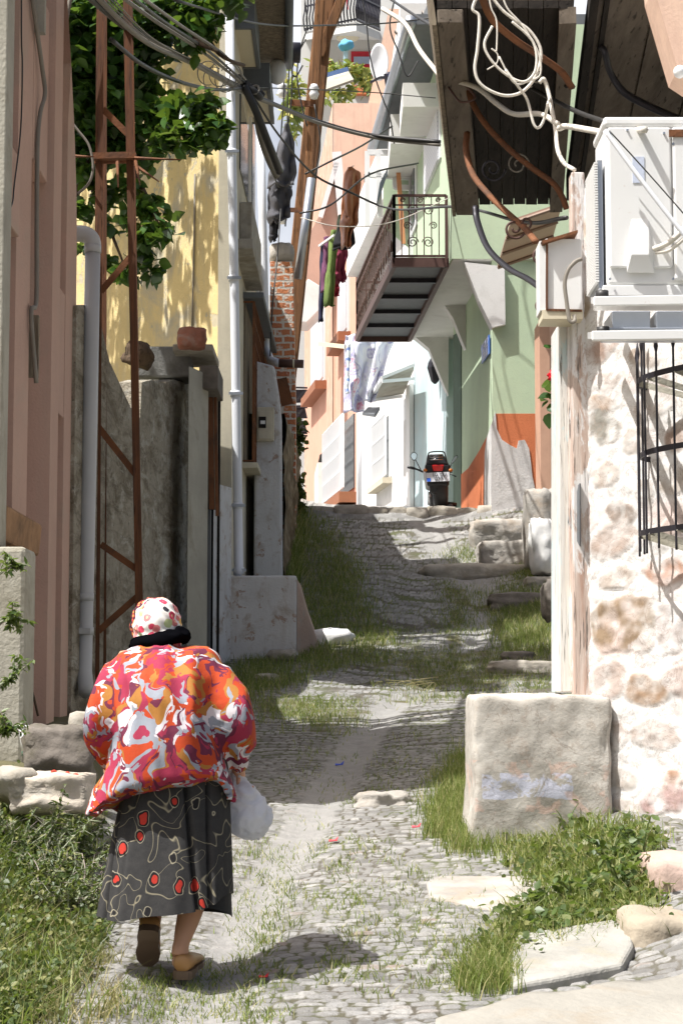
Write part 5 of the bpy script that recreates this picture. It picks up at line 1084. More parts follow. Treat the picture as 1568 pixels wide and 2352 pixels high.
w_ = dbox(806, 118, 856, 175, 73.9, .1, 'window', 'red'); dbox(812, 130, 850, 146, 73.8, .05, 'pane', plain('blue_glass', (.35, .42, .55), .3), w_)
dbox(745, 140, 762, 152, 73.9, .1, 'window', 'red'); dbox(795, -60, 800, 20, 71, .1, 'curtain', 'red')
mb = MB()
for k in range(34):
    t = k/33
    p0 = (c0+(c1-c0)*t*2) if t < .5 else (c1+(c2-c1)*(t*2-1)); p0 = p0+Vector((0, -.05, .34))
    mb.tube(cr([p0, p0+Vector((-.05, -.35, .35)), p0+Vector((0, -.1, .8)), p0+Vector((0, .0, 1.3))], 4), .03, 4)
for zz in (.4, 1.3): mb.bar(c0+Vector((0, -.1, zz)), c1+Vector((0, -.1, zz)), .06); mb.bar(c1+Vector((0, -.1, zz)), c2+Vector((0, -.1, zz)), .06)
mb.build('balcony_railing', MT['iron'], dh)
mb = MB(); mb.ball(W(798, 87, 71.5), (.45, .45, .12)); mb.build('ceiling_lamp', MT['creampanel'], dh, True)
dbox(690, 180, 905, 240, 66, 2, 'terrace_wall', 'vill'); dbox(812, 196, 852, 216, 65.8, .2, 'terrace_panel', 'terra')
for k in range(8): dbox(806+k*7, 168, 808+k*7, 196, 65.9, .1, 'terrace_bar', 'wmetal')
o = dbox(788, 106, 799, 150, 64, .3, 'blue_pole', plain('pale_blue_pipe', (.5, .68, .78), .5), None); tag(o, 'pale blue pipe standing upright among the terrace plants', 'pipe')
o = rock('blue_cloth', tuple(W(795, 104, 64)), (.25, .2, .2), plain('blue_cloth', (.12, .4, .6), .8), None, 3, .3, 3); tag(o, 'blue cloth tied on top of the pale blue pipe', 'cloth')
sp_ = thing('solar_panel', 'tilted grey solar panel on the terrace behind the wooden pole', 'solar panel', W(765, 190, 62))
mb = MB(); mb.ext([W(735, 178, 62), W(798, 160, 62), W(812, 182, 61), W(745, 206, 61)], (0, .1, -.05)); mb.build('panel', MT['greyplas'], sp_); mb = MB(); mb.bar(W(735, 180, 61.9), W(800, 161, 61.9), .12, .2); mb.build('frame', plain('blue_frame', (.1, .17, .35), .5), sp_)
o = dbox(650, 640, 706, 1175, 62, 2, 'far_white_house', 'vill', None); tag(o, 'far white house seen in the gap between brick pillar and salmon house', 'building')
lf = thing('lattice_fence', 'dark lattice fence in the narrow gap left of the salmon house', 'fence', W(690, 990, 57))
for y in (890, 935, 968, 990, 1000): mb = MB(); mb.bar(W(674, y, 57), W(706, y+1, 57), .05); mb.build('rail', MT['iron'], lf)
mb = MB()
for k in range(14):
    for j in range(3): mb.tube([W(676+(k*2.4) % 30, 895+j*36, 57), W(676+(k*2.4+7) % 30, 925+j*36, 57)], .02, 4)
mb.build('mesh_wire', MT['iron'], lf)
# dish
sd = thing('satellite_dish', 'white satellite dish on a bracket above the peach block', 'satellite dish', W(870, 160, 47))
bm = bmesh.new(); V = []; Fc = []
for i in range(7):
    for k in range(20):
        r = i/6; a = k/20*2*math.pi; V.append((math.cos(a)*r*.20, r*r*.07, math.sin(a)*r*.33))
Fc = [(i*20+k, i*20+(k+1) % 20, (i+1)*20+(k+1) % 20, (i+1)*20+k) for i in range(6) for k in range(20)]
mb = MB(); q = W(870, 148, 47)+Vector((0, -.1, 0)); mb.add([(x*1.2+q.x, y*-1+q.y, z*1.5+q.z) for x, y, z in V], Fc); o = mb.build('dish', MT['wframe'], sd, True); so_ = o.modifiers.new('s', 'SOLIDIFY'); so_.thickness = .02
mb = MB(); mb.bar(W(850, 190, 46.8), W(872, 178, 46.8), .05); mb.bar(W(884, 170, 46.8), W(896, 260, 46.8), .07); mb.bar(W(872, 178, 46.8), W(940, 180, 46.8), .06); mb.build('bracket', MT['iron'], sd)
# antenna pole / peach chimney to the right of it
mb = MB(); mb.ext([W(845, 240, 51), W(905, 240, 51), W(925, 20, 51), W(893, 20, 51)], (0, .5, 0)); o = mb.build('peach_gable', MT['peach']); tag(o, 'leaning peach gable edge above the peach block', 'gable')
o = MB(); o.box(W(885, 0, 47).x, W(905, 0, 47).x, 47, 47.04, W(0, 232, 47).z, W(0, 165, 47).z)
pat = N('patterned_cloth', .9); pat.col(pat.ramp(pat.vor(14), [(.0, (.7, .7, .75)), (.45, (.05, .06, .16))], True)); o = o.build('patterned_cloth', pat.m); tag(o, 'navy and white patterned cloth hanging under the far roof', 'cloth')
# corrugated grey roof, upper right of centre
rf = thing('corrugated_roof', 'rusty grey corrugated roof piece above the white house, top centre right', 'roof', W(950, 60, 34))
V = []; Fc = []; n = 40
for i in range(n+1):
    t = i/n; a = W(905, 75, 36).lerp(W(1000, 10, 33), t); b = W(935, 110, 38).lerp(W(1003, 60, 35), t); dz = .06*math.sin(i*1.4); V += [(a.x, a.y, a.z+dz), (b.x, b.y, b.z+dz)]
Fc = [(2*i, 2*i+2, 2*i+3, 2*i+1) for i in range(n)]; mb = MB(); mb.add(V, Fc); o = mb.build('sheet', plain('grey_corrugated', (.26, .24, .22), .7, 0, .3, .3, 3, dirt=.6, dirtc=(.2, .1, .05), dsc=3), rf); o.modifiers.new('s', 'SOLIDIFY').thickness = .02
mb = MB(); mb.bar(W(895, 255, 36), W(1003, 15, 31), .2, .35); mb.build('edge_gutter', MT['slate'], rf)
mb = MB(); mb.prism([(1.1, 34.9), (4, 34.9), (4, 45), (.9, 45)], 10.2, 13.0); o = mb.build('upper_white_wall', MT['white'], bh)
# ------------------------------------------------------------------ woman
def remesh(mb, vox, sm_it=4, disp=None):
    me = mb.mesh('t', False); o = bpy.data.objects.new('t', me); COL.objects.link(o)
    bm = bmesh.new(); bm.from_mesh(me); bmesh.ops.recalc_face_normals(bm, faces=bm.faces); bm.to_mesh(me); bm.free()
    r = o.modifiers.new('r', 'REMESH'); r.mode = 'VOXEL'; r.voxel_size = vox
    dg = bpy.context.evaluated_depsgraph_get(); dg.update(); m2 = bpy.data.meshes.new_from_object(o.evaluated_get(dg)); bpy.data.objects.remove(o)
    bm = bmesh.new(); bm.from_mesh(m2)
    for _ in range(sm_it): bmesh.ops.smooth_vert(bm, verts=bm.verts, factor=.5, use_axis_x=True, use_axis_y=True, use_axis_z=True)
    bm.normal_update()
    if disp:
        D = [(v, v.normal*disp(v.co, v.normal)) for v in bm.verts]
        for v, d in D: v.co += d
    bm.to_mesh(m2); bm.free(); return m2
gr = ghit(425, 2236); YW = 7.3
wm = thing('person', 'old woman seen from behind in bright patterned jacket and dark floral skirt, walking uphill', 'person', (W(400, 2230, YW).x, YW, gr.z))
def rings(mb, R, n=64, hem=None, hemi=1, pleat=None, capb=True, capt=True):
    b = len(mb.v)
    for i, (py, cx, hw, cy, hd) in enumerate(R):
        for k in range(n):
            t = 2*math.pi*k/n; c, s = math.cos(t), math.sin(t); e = .85
            X = math.copysign(abs(c)**e, c); Yy = math.copysign(abs(s)**e, s)
            q = 1 if not pleat else pleat(t, i/(len(R)-1))
            y_ = py+(hem(t)*(i/(len(R)-1))**3 if hem else 0)
            p = W(cx+hw*X*q, y_, YW); mb.v.append((p.x, cy+hd*Yy*q, p.z))
    m = len(R)
    for i in range(m-1):
        for k in range(n):
            a = b+i*n+k; c = b+i*n+(k+1) % n; mb.f.append((a, a+n, c+n, c))
    if capt: mb.f.append(tuple(b+k for k in range(n)))
    if capb: mb.f.append(tuple(b+(m-1)*n+k for k in range(n-1, -1, -1)))
jb = MB()
def jhem(t):
    c, s = math.cos(t), math.sin(t)
    back = max(0, -s); return (-72*sm(.70, .97, back)+14 if c < 0 else -58*sm(.2, .7, back)-16)*1.0-(0 if c < 0 else 0)+(-14*sm(.97, 1, back) if c < 0 else 0)
rings(jb, [(1476, 372, 60, 7.52, .07), (1486, 373, 92, 7.49, .12), (1498, 375, 114, 7.46, .155), (1520, 376, 128, 7.43, .185), (1560, 378, 130, 7.38, .215), (1620, 382, 126, 7.34, .23), (1700, 388, 128, 7.31, .23), (1760, 386, 138, 7.30, .23), (1810, 376, 156, 7.30, .23), (1858, 368, 172, 7.30, .235)], 72, jhem)
jb.tube(cr([W(325, 1545, 7.42), W(264, 1570, 7.36), W(234, 1650, 7.27), W(238, 1705, 7.33), W(250, 1748, 7.45)], 5), [.050, .062, .072, .076, .077, .074, .072, .070, .069, .068, .068, .068, .067, .066, .064, .060, .055, .050, .046, .042, .040], 16)
jb.tube(cr([W(432, 1545, 7.42), W(497, 1570, 7.36), W(538, 1645, 7.27), W(548, 1705, 7.33), W(545, 1752, 7.42)], 5), [.050, .064, .074, .079, .079, .078, .076, .076, .076, .076, .075, .074, .073, .072, .069, .065, .060, .055, .050, .046, .044], 16)
def fold(p, n):
    x, y, z = p; d = 0
    a = mnoise.noise(Vector((x*11+2*z, y*3, z*2.6+x*2))); d += .015*(1-abs(a)*2.6)
    a = mnoise.noise(Vector((x*4+3, y*2, z*6))); d += .010*a
    d += .006*math.sin(x*60+5*mnoise.noise(Vector((x*3, 0, z*2))))*sm(-.15, -.5, z)
    return d-.006
jm = remesh(jb, .011, 3, fold)
m = N('patterned_jacket', .8, .2)
def warp(m, base, sc, amt):
    w1 = m.n('ShaderNodeVectorMath', operation='SCALE'); m.put(w1.inputs[0], m.noisec(sc, 1, base)); w1.inputs[3].default_value = amt
    a = m.n('ShaderNodeVectorMath', operation='ADD'); m.put(a.inputs[0], base); m.put(a.inputs[1], w1.outputs[0]); return a.outputs[0]
v = warp(m, m.o, 8, .24); v = warp(m, v, 22, .07)
sepc = m.n('ShaderNodeSeparateColor'); m.put(sepc.inputs[0], m.vor(27, m.map((1, .35, .62), (0, .7, 0), v), out=1))
pal = [(0, (.43, .050, .010)), (.24, (.29, .022, .065)), (.43, (.60, .59, .62)), (.57, (.34, .155, .028)), (.70, (.25, .30, .35)), (.84, (.10, .013, .045))]
c = m.ramp(sepc.outputs[0], pal, True); s2c = m.n('ShaderNodeSeparateColor'); m.put(s2c.inputs[0], m.vor(46, m.map((1, .35, .55), (0, -.5, 0), v), out=1)); c = m.mix(m.math('GREATER_THAN', s2c.outputs[1], .74), c, m.ramp(s2c.outputs[0], pal, True)); c = m.mix(m.math('MULTIPLY', m.noise(60, 3), .25), c, (.3, .08, .06)); m.col(c); m.nrm(m.bump(m.noise(120, 3), .25, .004)); MT['jacket'] = m.m
base_obj('jacket', jm, MT['jacket'], wm, True)
# skirt
def pleat(t, v):
    q = 1+.012*math.sin(t*9+v*2)+.010*math.sin(t*17+1)*v
    for (a0, a1, d, w_) in ((-1.44, -1.02, .17, .035), (-.93, -.80, .15, .03), (-2.75, -2.55, .14, .04), (1.2, 1.3, .1, .05), (-2.25, -2.2, .03, .05)):
        tt = t if t < math.pi else t-2*math.pi; c_ = a0+(a1-a0)*v; q -= d*1.25*math.exp(-((tt-c_)/w_)**2)
    return q
def shem(t):
    c, s = math.cos(t), math.sin(t); return (8 if c < 0 else -46)*abs(c)**1.3-(4 if s < 0 else -2)*abs(s)+5*math.sin(t*5)
R = []
for i in range(26):
    t = i/25; R.append((1740+(2098-1740)*t, 412-33*t**.8, 108+46*t**.75, 7.33-.02*t, .17+.06*t))
skb = MB(); rings(skb, R, 200, shem, pleat=pleat, capb=False)
m = N('floral_skirt', .9, .15)
wp_ = warp(m, m.o, 3.5, .05)
sc_ = m.n('ShaderNodeMapping'); m.put(sc_.inputs[0], wp_); sc_.inputs[3].default_value = (1.25, .55, .95)
V8 = sc_.outputs[0]; d1 = m.vor(8.6, V8, 'F1', .65, 0)
d1 = m.math('ADD', d1, m.math('MULTIPLY', m.math('SUBTRACT', m.noise(22, 1), .5), .30))
base = m.mix(m.noise(40, 4), (.026, .026, .027), (.055, .053, .052))
l1 = m.noise(7.5, 1, m.map((1, .5, 1)), dist=.7); ln = m.ramp(l1, [(.474, 0.0), (.478, 1.0), (.482, 1.0), (.486, 0.0)]); ln2 = m.ramp(l1, [(.620, 0.0), (.624, 1.0), (.628, 1.0), (.632, 0.0)])
c = m.mix(m.math('MULTIPLY', m.math('MAXIMUM', ln, ln2), .75), base, (.36, .32, .22))
ring_ = m.ramp(d1, [(.212, 0.0), (.22, 1.0), (.23, 1.0), (.238, 0.0)]); blk = m.ramp(d1, [(.20, 1.0), (.21, 0.0)]); red = m.ramp(d1, [(.150, 1.0), (.160, 0.0)]); gate = m.n('ShaderNodeSeparateColor'); m.put(gate.inputs[0], m.vor(8.6, V8, 'F1', .65, 1)); gt = m.ramp(gate.outputs[1], [(.0, 1.0), (.86, 0.0)], True)
c = m.mix(m.math('MULTIPLY', ring_, m.math('MULTIPLY', gt, .75)), c, (.40, .36, .26)); c = m.mix(m.math('MULTIPLY', blk, gt), c, (.018, .017, .018)); c = m.mix(m.math('MULTIPLY', red, gt), c, (.42, .040, .028))
m.col(c); m.nrm(m.bump(m.noise(150, 3), .3, .003)); MT['skirt'] = m.m
base_obj('skirt', skb.mesh('skirt', False), MT['skirt'], wm, True)
ub = MB(); R = [(1780+(2108-1780)*i/8, 418-22*i/8, 100+36*i/8, 7.34, .15+.05*i/8) for i in range(9)]
rings(ub, R, 60, lambda t: (2 if math.cos(t) > 0 else -30)*abs(math.cos(t))+(-40 if math.sin(t) < 0 else 0)*abs(math.sin(t)), capb=False)
base_obj('underskirt', ub.mesh('underskirt', False), plain('black_lining', (.012, .012, .014), .8), wm, True)
# body, one surface
bb = MB()
def chain(pts, rad, n=12): bb.tube(cr(pts, 4), [rad[0]+(rad[-1]-rad[0])*0 if False else lerp_tab(list(enumerate(rad)), i/4) for i in range((len(pts)-1)*4+1)], n)
hd = W(362, 1442, 7.58)
bb.ball(hd, (.072, .092, .100), 20, 14); bb.ball(hd+Vector((0, .09, -.012)), (.014, .022, .022), 8, 6)   # head, nose
for s_ in (-1, 1):
    bb.ball(hd+Vector((s_*.074, .0, -.01)), (.012, .02, .03), 8, 6); bb.ball(hd+Vector((s_*.03, .082, .012)), (.016, .012, .010), 8, 6)
bb.ball(hd+Vector((0, .085, -.048)), (.026, .012, .008), 8, 6); bb.ball(hd+Vector((0, .075, -.085)), (.03, .025, .022), 8, 6)
chain([hd+Vector((0, -.01, -.05)), W(372, 1500, 7.5), W(375, 1560, 7.42)], [.05, .055, .10])
chain([W(375, 1530, 7.42), W(378, 1650, 7.36), W(385, 1760, 7.32), W(395, 1850, 7.32)], [.12, .15, .15, .15], 16)
chain([W(300, 1510, 7.44), W(235, 1650, 7.30), W(250, 1750, 7.46)], [.05, .04, .026]); chain([W(450, 1510, 7.44), W(540, 1650, 7.30), W(547, 1758, 7.44)], [.05, .04, .026])
chain([W(345, 1850, 7.32), W(345, 1990, 7.42), W(345, 2085, 7.36), W(346, 2135, 7.30)], [.09, .062, .050, .036])
chain([W(440, 1850, 7.32), W(452, 1990, 7.38), W(440, 2080, 7.34), W(417, 2165, 7.27), W(414, 2195, 7.26)], [.09, .060, .052, .031, .036])
chain([W(414, 2205, 7.26), W(425, 2222, 7.36), W(433, 2226, 7.44)], [.034, .034, .022]); chain([W(346, 2135, 7.32), W(344, 2170, 7.38), W(342, 2200, 7.43)], [.034, .030, .022])
def hand(w_, fwd, side, curl=1.0):
    f = Vector(fwd).normalized(); s = Vector(side).normalized(); nrm = f.cross(s).normalized()
    bb.ball(w_+f*.035, (.028, .022, .036), 12, 8); chain([w_-f*.01, w_+f*.03], [.026, .028])
    for i, L in enumerate((.060, .070, .066, .052)):
        p = w_+f*.062+s*(i-1.5)*.019; d = f.copy(); P = [w_+f*.04+s*(i-1.5)*.016, p]
        for j in range(3):
            a = curl*(.55+.45*j); dd = (f*math.cos(a)+nrm*math.sin(a)).normalized(); p = p+dd*L*(.42, .33, .25)[j]; P.append(p)
        bb.tube(P, [.010, .0098, .009, .0082, .007], 8)
    P = [w_+f*.015+s*.022, w_+f*.03+s*.040, w_+f*.05+s*.046+nrm*.016, w_+f*.066+s*.038+nrm*.03]; bb.tube(P, [.012, .011, .010, .008], 8)
hand(W(547, 1762, 7.45), (.05, .1, -1), (0, 1, .1), 1.5); hand(W(252, 1756, 7.48), (.1, .35, -1), (0, 1, .3), .8)
base_obj('body', remesh(bb, .0065, 2), MT['skin'], wm, True)
# head scarf and collar scarf
sb = MB(); sb.ball(hd+Vector((0, -.012, .002)), (.093, .115, .112), 24, 16); sb.ball(hd+Vector((.008, -.055, -.055)), (.090, .075, .06), 16, 10); sb.ball(hd+Vector((-.01, .03, .012)), (.100, .09, .112), 20, 12); sb.ball(hd+Vector((.05, -.07, -.065)), (.055, .05, .035), 12, 8)
sb.tube(cr([hd+Vector((.03, -.09, -.04)), hd+Vector((.06, -.10, -.075)), hd+Vector((.085, -.09, -.09))], 4), [.04, .03, .012], 8)
m = N('floral_headscarf', .75, .3); d = m.vor(26, m.o, 'F1', .9, 0); sp2 = m.n('ShaderNodeSeparateColor'); m.put(sp2.inputs[0], m.vor(26, m.o, 'F1', .9, 1))
dd = m.math('ADD', d, m.math('MULTIPLY', m.math('SUBTRACT', m.noise(50, 2), .5), .25))
c = m.mix(m.ramp(dd, [(.46, 1.0), (.49, 0.0)]), (.74, .71, .66), m.ramp(sp2.outputs[0], [(0, (.55, .05, .10)), (.22, (.72, .70, .64)), (.38, (.65, .20, .20)), (.66, (.03, .03, .04)), (.76, (.45, .50, .25)), (.86, (.8, .45, .12))], True))
c = m.mix(m.math('MULTIPLY', m.ramp(dd, [(.14, 1.0), (.17, 0.0)]), m.ramp(sp2.outputs[0], [(0, 1.0), (.3, 0.0), (.48, 1.0), (.66, 0.0)], True)), c, (.78, .5, .3))
gy = m.n('ShaderNodeSeparateXYZ'); m.put(gy.inputs[0], m.o); yy = m.math('ADD', gy.outputs[1], m.math('MULTIPLY', gy.outputs[0], -.35)); edge_ = m.math('GREATER_THAN', yy, hd.y-7.3+.005+.35*(-(hd.x-wm.location.x)))
bc2 = m.ramp(m.vor(55, m.o, 'F1', .4, 0), [(0, (.55, .30, .08)), (.32, (.38, .02, .04)), (.5, (.02, .015, .02))], True); c = m.mix(edge_, c, bc2); m.col(c)
base_obj('headscarf', remesh(sb, .007, 4, lambda p, n: .007*(1-2.5*abs(mnoise.noise(Vector((p.x*14, p.y*8, p.z*26+p.x*16)))))), m.m, wm, True)
cb = MB(); P = []
for k in range(25):
    a = 2*math.pi*k/24; P.append(W(366, 1473, 7.52)+Vector((math.cos(a)*.092, math.sin(a)*.108, math.cos(a)*.020+.010*math.sin(a))))
cb.tube(P, .026, 10, False); cb.tube([p_+Vector((0, 0, .018))-Vector((p_.x-hd.x, p_.y-hd.y, 0))*.12 for p_ in P], .018, 8, False); base_obj('neck_scarf', remesh(cb, .008, 2, lambda p, n: .010*(1-2.2*abs(mnoise.noise(Vector((p.x*10, p.y*10, p.z*45)))))), plain('black_cloth', (.003, .003, .004), 1, 0, .0), wm, True)
# shoes
MT['shoe'] = plain('tan_leather', (.42, .22, .08), .45, 0, .5, .12, 12); MT['sole'] = plain('dark_sole', (.13, .085, .055), .5, 0, .5)
def shoe(heel, toe, up, w_, lab=None):
    heel = Vector(heel); toe = Vector(toe); L = (toe-heel).length; f = (toe-heel).normalized(); up = Vector(up); up = (up-f*up.dot(f)).normalized(); s = f.cross(up)
    mb = MB(); n = 16; prof = [(-.02, .55, .9), (0.02, .8, 1.0), (.2, .92, 1.02), (.4, .86, .9), (.6, .96, .74), (.8, .92, .56), (.95, .62, .42), (1.0, .3, .3)]; b = 0
    for (u, ww, hh) in prof:
        for k in range(n):
            a = 2*math.pi*k/n; x = math.cos(a)*w_*.5*ww; z = math.sin(a)*.033*hh+.033*hh; mb.v.append(tuple(heel+f*(u*L)+s*x+up*z))
    for i in range(len(prof)-1):
        for k in range(n): mb.f.append((i*n+k, i*n+(k+1) % n, (i+1)*n+(k+1) % n, (i+1)*n+k))
    mb.f.append(tuple(range(n))); mb.f.append(tuple((len(prof)-1)*n+k for k in range(n)))
    so_ = base_obj('shoe', mb.mesh('shoe'), MT['shoe'], wm, True)
    so2 = MB(); pts = []
    for (u, ww) in ((-.03, .5), (.02, .8), (.25, .9), (.45, .8), (.65, .98), (.85, .85), (1.01, .35)): pts.append((u, ww))
    ring1 = [heel+f*(u*L)+s*(ww*w_*.52) for u, ww in pts]+[heel+f*(u*L)-s*(ww*w_*.52) for u, ww in reversed(pts)]
    so2.ext([p+up*.006 for p in ring1], -up*.018); o_ = base_obj('sole', so2.mesh('sole'), MT['sole'], so_, False)
    o_.parent = so_
    hb = MB(); hb.ext([heel+f*(u*L)+s*(ww*w_*.5)-up*.012 for u, ww in ((-.03, .5), (.02, .8), (.25, .85), (.25, -.85), (.02, -.8), (-.03, -.5))], -up*.014); base_obj('heel', hb.mesh('heel'), MT['sole'], so_, False)
h1 = W(419, 2232, 7.22); h1.z = gr.z+.03; shoe(h1, h1+Vector((.035, .235, .015)), (0, 0, 1), .088)
h2 = W(343, 2128, 7.25); shoe(h2, W(340, 2214, 7.37), (0, 1, .5), .092)
# carrier bag
bgm = N('thin_white_plastic', .3, .5); bgm.b.inputs['Base Color'].default_value = (.9, .9, .93, 1); bgm.nrm(bgm.bump(bgm.noise(14, 7, dist=1.5), .7, .02))
t_ = bgm.n('ShaderNodeBsdfTranslucent'); t_.inputs[0].default_value = (.75, .78, .85, 1); x_ = bgm.n('ShaderNodeMixShader'); x_.inputs[0].default_value = .45
bgm.nt.links.new(bgm.b.outputs[0], x_.inputs[1]); bgm.nt.links.new(t_.outputs[0], x_.inputs[2]); bgm.nt.links.new(x_.outputs[0], bgm.nt.nodes['Material Output'].inputs[0])
cbg = thing('carrier_bag', 'full white plastic carrier bag held in her right hand beside the dark skirt', 'bag', W(565, 1925, 7.45))
b2 = MB(); c = W(562, 1868, 7.46); b2.ball(W(570, 1880, 7.46), (.080, .07, .072), 24, 16); b2.ball(W(556, 1845, 7.46), (.066, .06, .085), 14, 10); b2.ball(W(545, 1815, 7.46), (.04, .045, .06), 14, 10); b2.ball(W(590, 1868, 7.46), (.05, .06, .055), 14, 10); b2.ball(W(572, 1905, 7.46), (.05, .05, .035), 14, 10)
b2.tube(cr([W(545, 1830, 7.46), W(546, 1800, 7.455), W(548, 1772, 7.45)], 4), [.05, .035, .018], 10)
base_obj('bag', remesh(b2, .008, 3, lambda p, n: .014*(1-2.6*abs(mnoise.noise(Vector((p.x*20+3*mnoise.noise(p*9)+p.z*9, p.y*14, p.z*8)))))+.006*(1-2*abs(mnoise.noise(p*34)))), bgm.m, cbg, True)
b3 = MB()
for s_ in (-1, 1): b3.tube(cr([W(546+s_*4, 1800, 7.455), W(547+s_*7, 1785, 7.45), W(548, 1776, 7.46), W(548, 1770, 7.47)], 4), .006, 6)
b3.build('handle', bgm.m, cbg, True)

# ------------------------------------------------------------------ motorcycle seen from behind
mc = thing('motorcycle', 'black motorcycle seen from behind, parked at the top of the slope before the green house', 'motorcycle', (W(1007, 1171, 30).x, 30, gz(1.5, 30)))
def Q(px, py, dy=0): return W(1003+(px-1003)*1.1, 1171+(py-1171)*1.06, 30)+Vector((0, dy, 0))
zg = gz(1.5, 30.3); cxm = Q(1007, 0).x
def wheel(cy, R_, wd):
    c = Vector((cxm, cy, zg+R_)); mb = MB(); n = 28; pr = [(R_-.10, wd*.42), (R_-.05, wd*.5), (R_-.015, wd*.42), (R_, wd*.18), (R_, -wd*.18), (R_-.015, -wd*.42), (R_-.05, -wd*.5), (R_-.10, -wd*.42)]
    for k in range(n):
        a = 2*math.pi*k/n
        for r, x in pr: mb.v.append((c.x+x, c.y+math.cos(a)*r, c.z+math.sin(a)*r))
    m_ = len(pr)
    for k in range(n):
        for i in range(m_): mb.f.append((k*m_+i, k*m_+(i+1) % m_, ((k+1) % n)*m_+(i+1) % m_, ((k+1) % n)*m_+i))
    t = mb.build('wheel', MT['cable'], mc, True); h = MB()
    h.tube([c-Vector((wd*.4, 0, 0)), c+Vector((wd*.4, 0, 0))], .05, 12)
    for k in range(8):
        a = 2*math.pi*k/8; h.bar(c, c+Vector((0, math.cos(a)*(R_-.09), math.sin(a)*(R_-.09))), .02)
    h.build('spokes', MT['zinc'], t)
wheel(30.3, .30, .22); wheel(31.5, .30, .11)
MT['bikeblk'] = plain('black_plastic', (.018, .018, .02), .35, 0, .5); MT['tail'] = plain('red_lens', (.60, .015, .015), .15, 0, .7); MT['amber'] = plain('amber_lens', (.55, .16, .02), .2, 0, .6); MT['chrome'] = plain('chrome', (.6, .6, .62), .15, 1); MT['plate'] = plain('plate_white', (.55, .56, .60), .4)
mb = MB(); mb.box8([Q(983, 1120, .0), Q(1028, 1120, .0), Q(1028, 1120, .6), Q(983, 1120, .6), Q(977, 1072, -.02), Q(1031, 1072, -.02), Q(1030, 1072, .9), Q(978, 1072, .9)]); mb.build('rear_fender', MT['bikeblk'], mc, bev=.03)
mb = MB(); mb.box8([Q(979, 1074, -.03), Q(1029, 1074, -.03), Q(1026, 1074, .8), Q(982, 1074, .8), Q(986, 1050, .0), Q(1016, 1050, .0), Q(1018, 1052, .9), Q(984, 1052, .9)]); mb.build('seat', MT['bikeblk'], mc, bev=.03)
mb = MB(); mb.box8([Q(990, 1135, .02), Q(1022, 1135, .02), Q(1020, 1135, .2), Q(994, 1135, .2), Q(985, 1112, .0), Q(1028, 1112, .0), Q(1026, 1112, .2), Q(987, 1112, .2)]); mb.build('mudguard', MT['bikeblk'], mc, bev=.02)
mb = MB(); mb.box8([Q(990, 1115, .9), Q(1026, 1115, .9), Q(1022, 1115, 1.5), Q(992, 1115, 1.5), Q(988, 1066, .9), Q(1026, 1066, .9), Q(1020, 1058, 1.4), Q(996, 1058, 1.4)]); mb.build('fuel_tank', MT['bikeblk'], mc, bev=.05)
mb = MB(); mb.box8([Q(992, 1150, .7), Q(1026, 1150, .7), Q(1022, 1150, 1.2), Q(994, 1150, 1.2), Q(992, 1115, .7), Q(1024, 1115, .7), Q(1020, 1115, 1.2), Q(994, 1115, 1.2)]); mb.build('engine', MT['slate'], mc, bev=.03)
for y in (1053, 1058, 1063):
    mb = MB(); mb.tube([Q(988, y+1, -.1), Q(1015, y, -.1)], .011, 6); mb.build('rack_bar', MT['chrome'], mc, True)
mb = MB(); mb.tube(cr([Q(982, 1068, -.05), Q(984, 1054, -.1), Q(989, 1048, -.12), Q(1014, 1047, -.12), Q(1019, 1054, -.1), Q(1023, 1068, -.05)], 4), .012, 6); mb.build('rack', MT['bikeblk'], mc, True)
mb = MB(); mb.box8([Q(995, 1088, -.08), Q(1014, 1088, -.08), Q(1014, 1088, 0), Q(995, 1088, 0), Q(992, 1075, -.1), Q(1017, 1075, -.1), Q(1017, 1075, 0), Q(992, 1075, 0)]); mb.build('tail_light', MT['tail'], mc, bev=.01)
mb = MB(); c0 = Q(980, 1111.5, -.10); c1 = Q(1029, 1091, -.06); mb.box8([Q(981, 1112, -.105), Q(1029, 1110, -.105), Q(1029, 1110, -.095), Q(981, 1112, -.095), Q(980, 1092, -.075), Q(1028, 1090, -.075), Q(1028, 1090, -.065), Q(980, 1092, -.065)]); pl_ = mb.build('number_plate', MT['plate'], mc)
text('10 YU', .088, tuple(Q(1007, 1096.5, -.097)), (1, 0, .04), (0, .15, 1), MT['bikeblk'], 'lettering', pl_); text('077', .088, tuple(Q(1006, 1106, -.107)), (1, 0, .04), (0, .15, 1), MT['bikeblk'], 'lettering', pl_)
mb = MB(); mb.box8([Q(981.5, 1111.5, -.112), Q(989, 1111, -.112), Q(989, 1111, -.107), Q(981.5, 1111.5, -.107), Q(981, 1104, -.10), Q(989, 1103.5, -.10), Q(989, 1103.5, -.095), Q(981, 1104, -.095)]); mb.build('blue_band', plain('eu_blue', (.03, .12, .6), .4), pl_)
for x, s_ in ((978, -1), (1031, 1)):
    mb = MB(); mb.ball(Q(x, 1086, -.06), (.034, .03, .026), 10, 8); mb.build('indicator', MT['amber'], mc, True)
    mb = MB(); mb.tube([Q(988 if s_ < 0 else 1023, 1128, .1), Q(988 if s_ < 0 else 1024, 1156, .25)], .024, 8); mb.build('shock_absorber', MT['chrome'], mc, True)
mb = MB(); mb.tube(cr([Q(948, 1062, 1.0), Q(966, 1066, 1.05), Q(985, 1072, 1.15), Q(1007, 1074, 1.2), Q(1024, 1074, 1.15), Q(1036, 1071, 1.0), Q(1041, 1071, 1.0)], 4), .016, 8); mb.build('handlebar', MT['bikeblk'], mc, True)
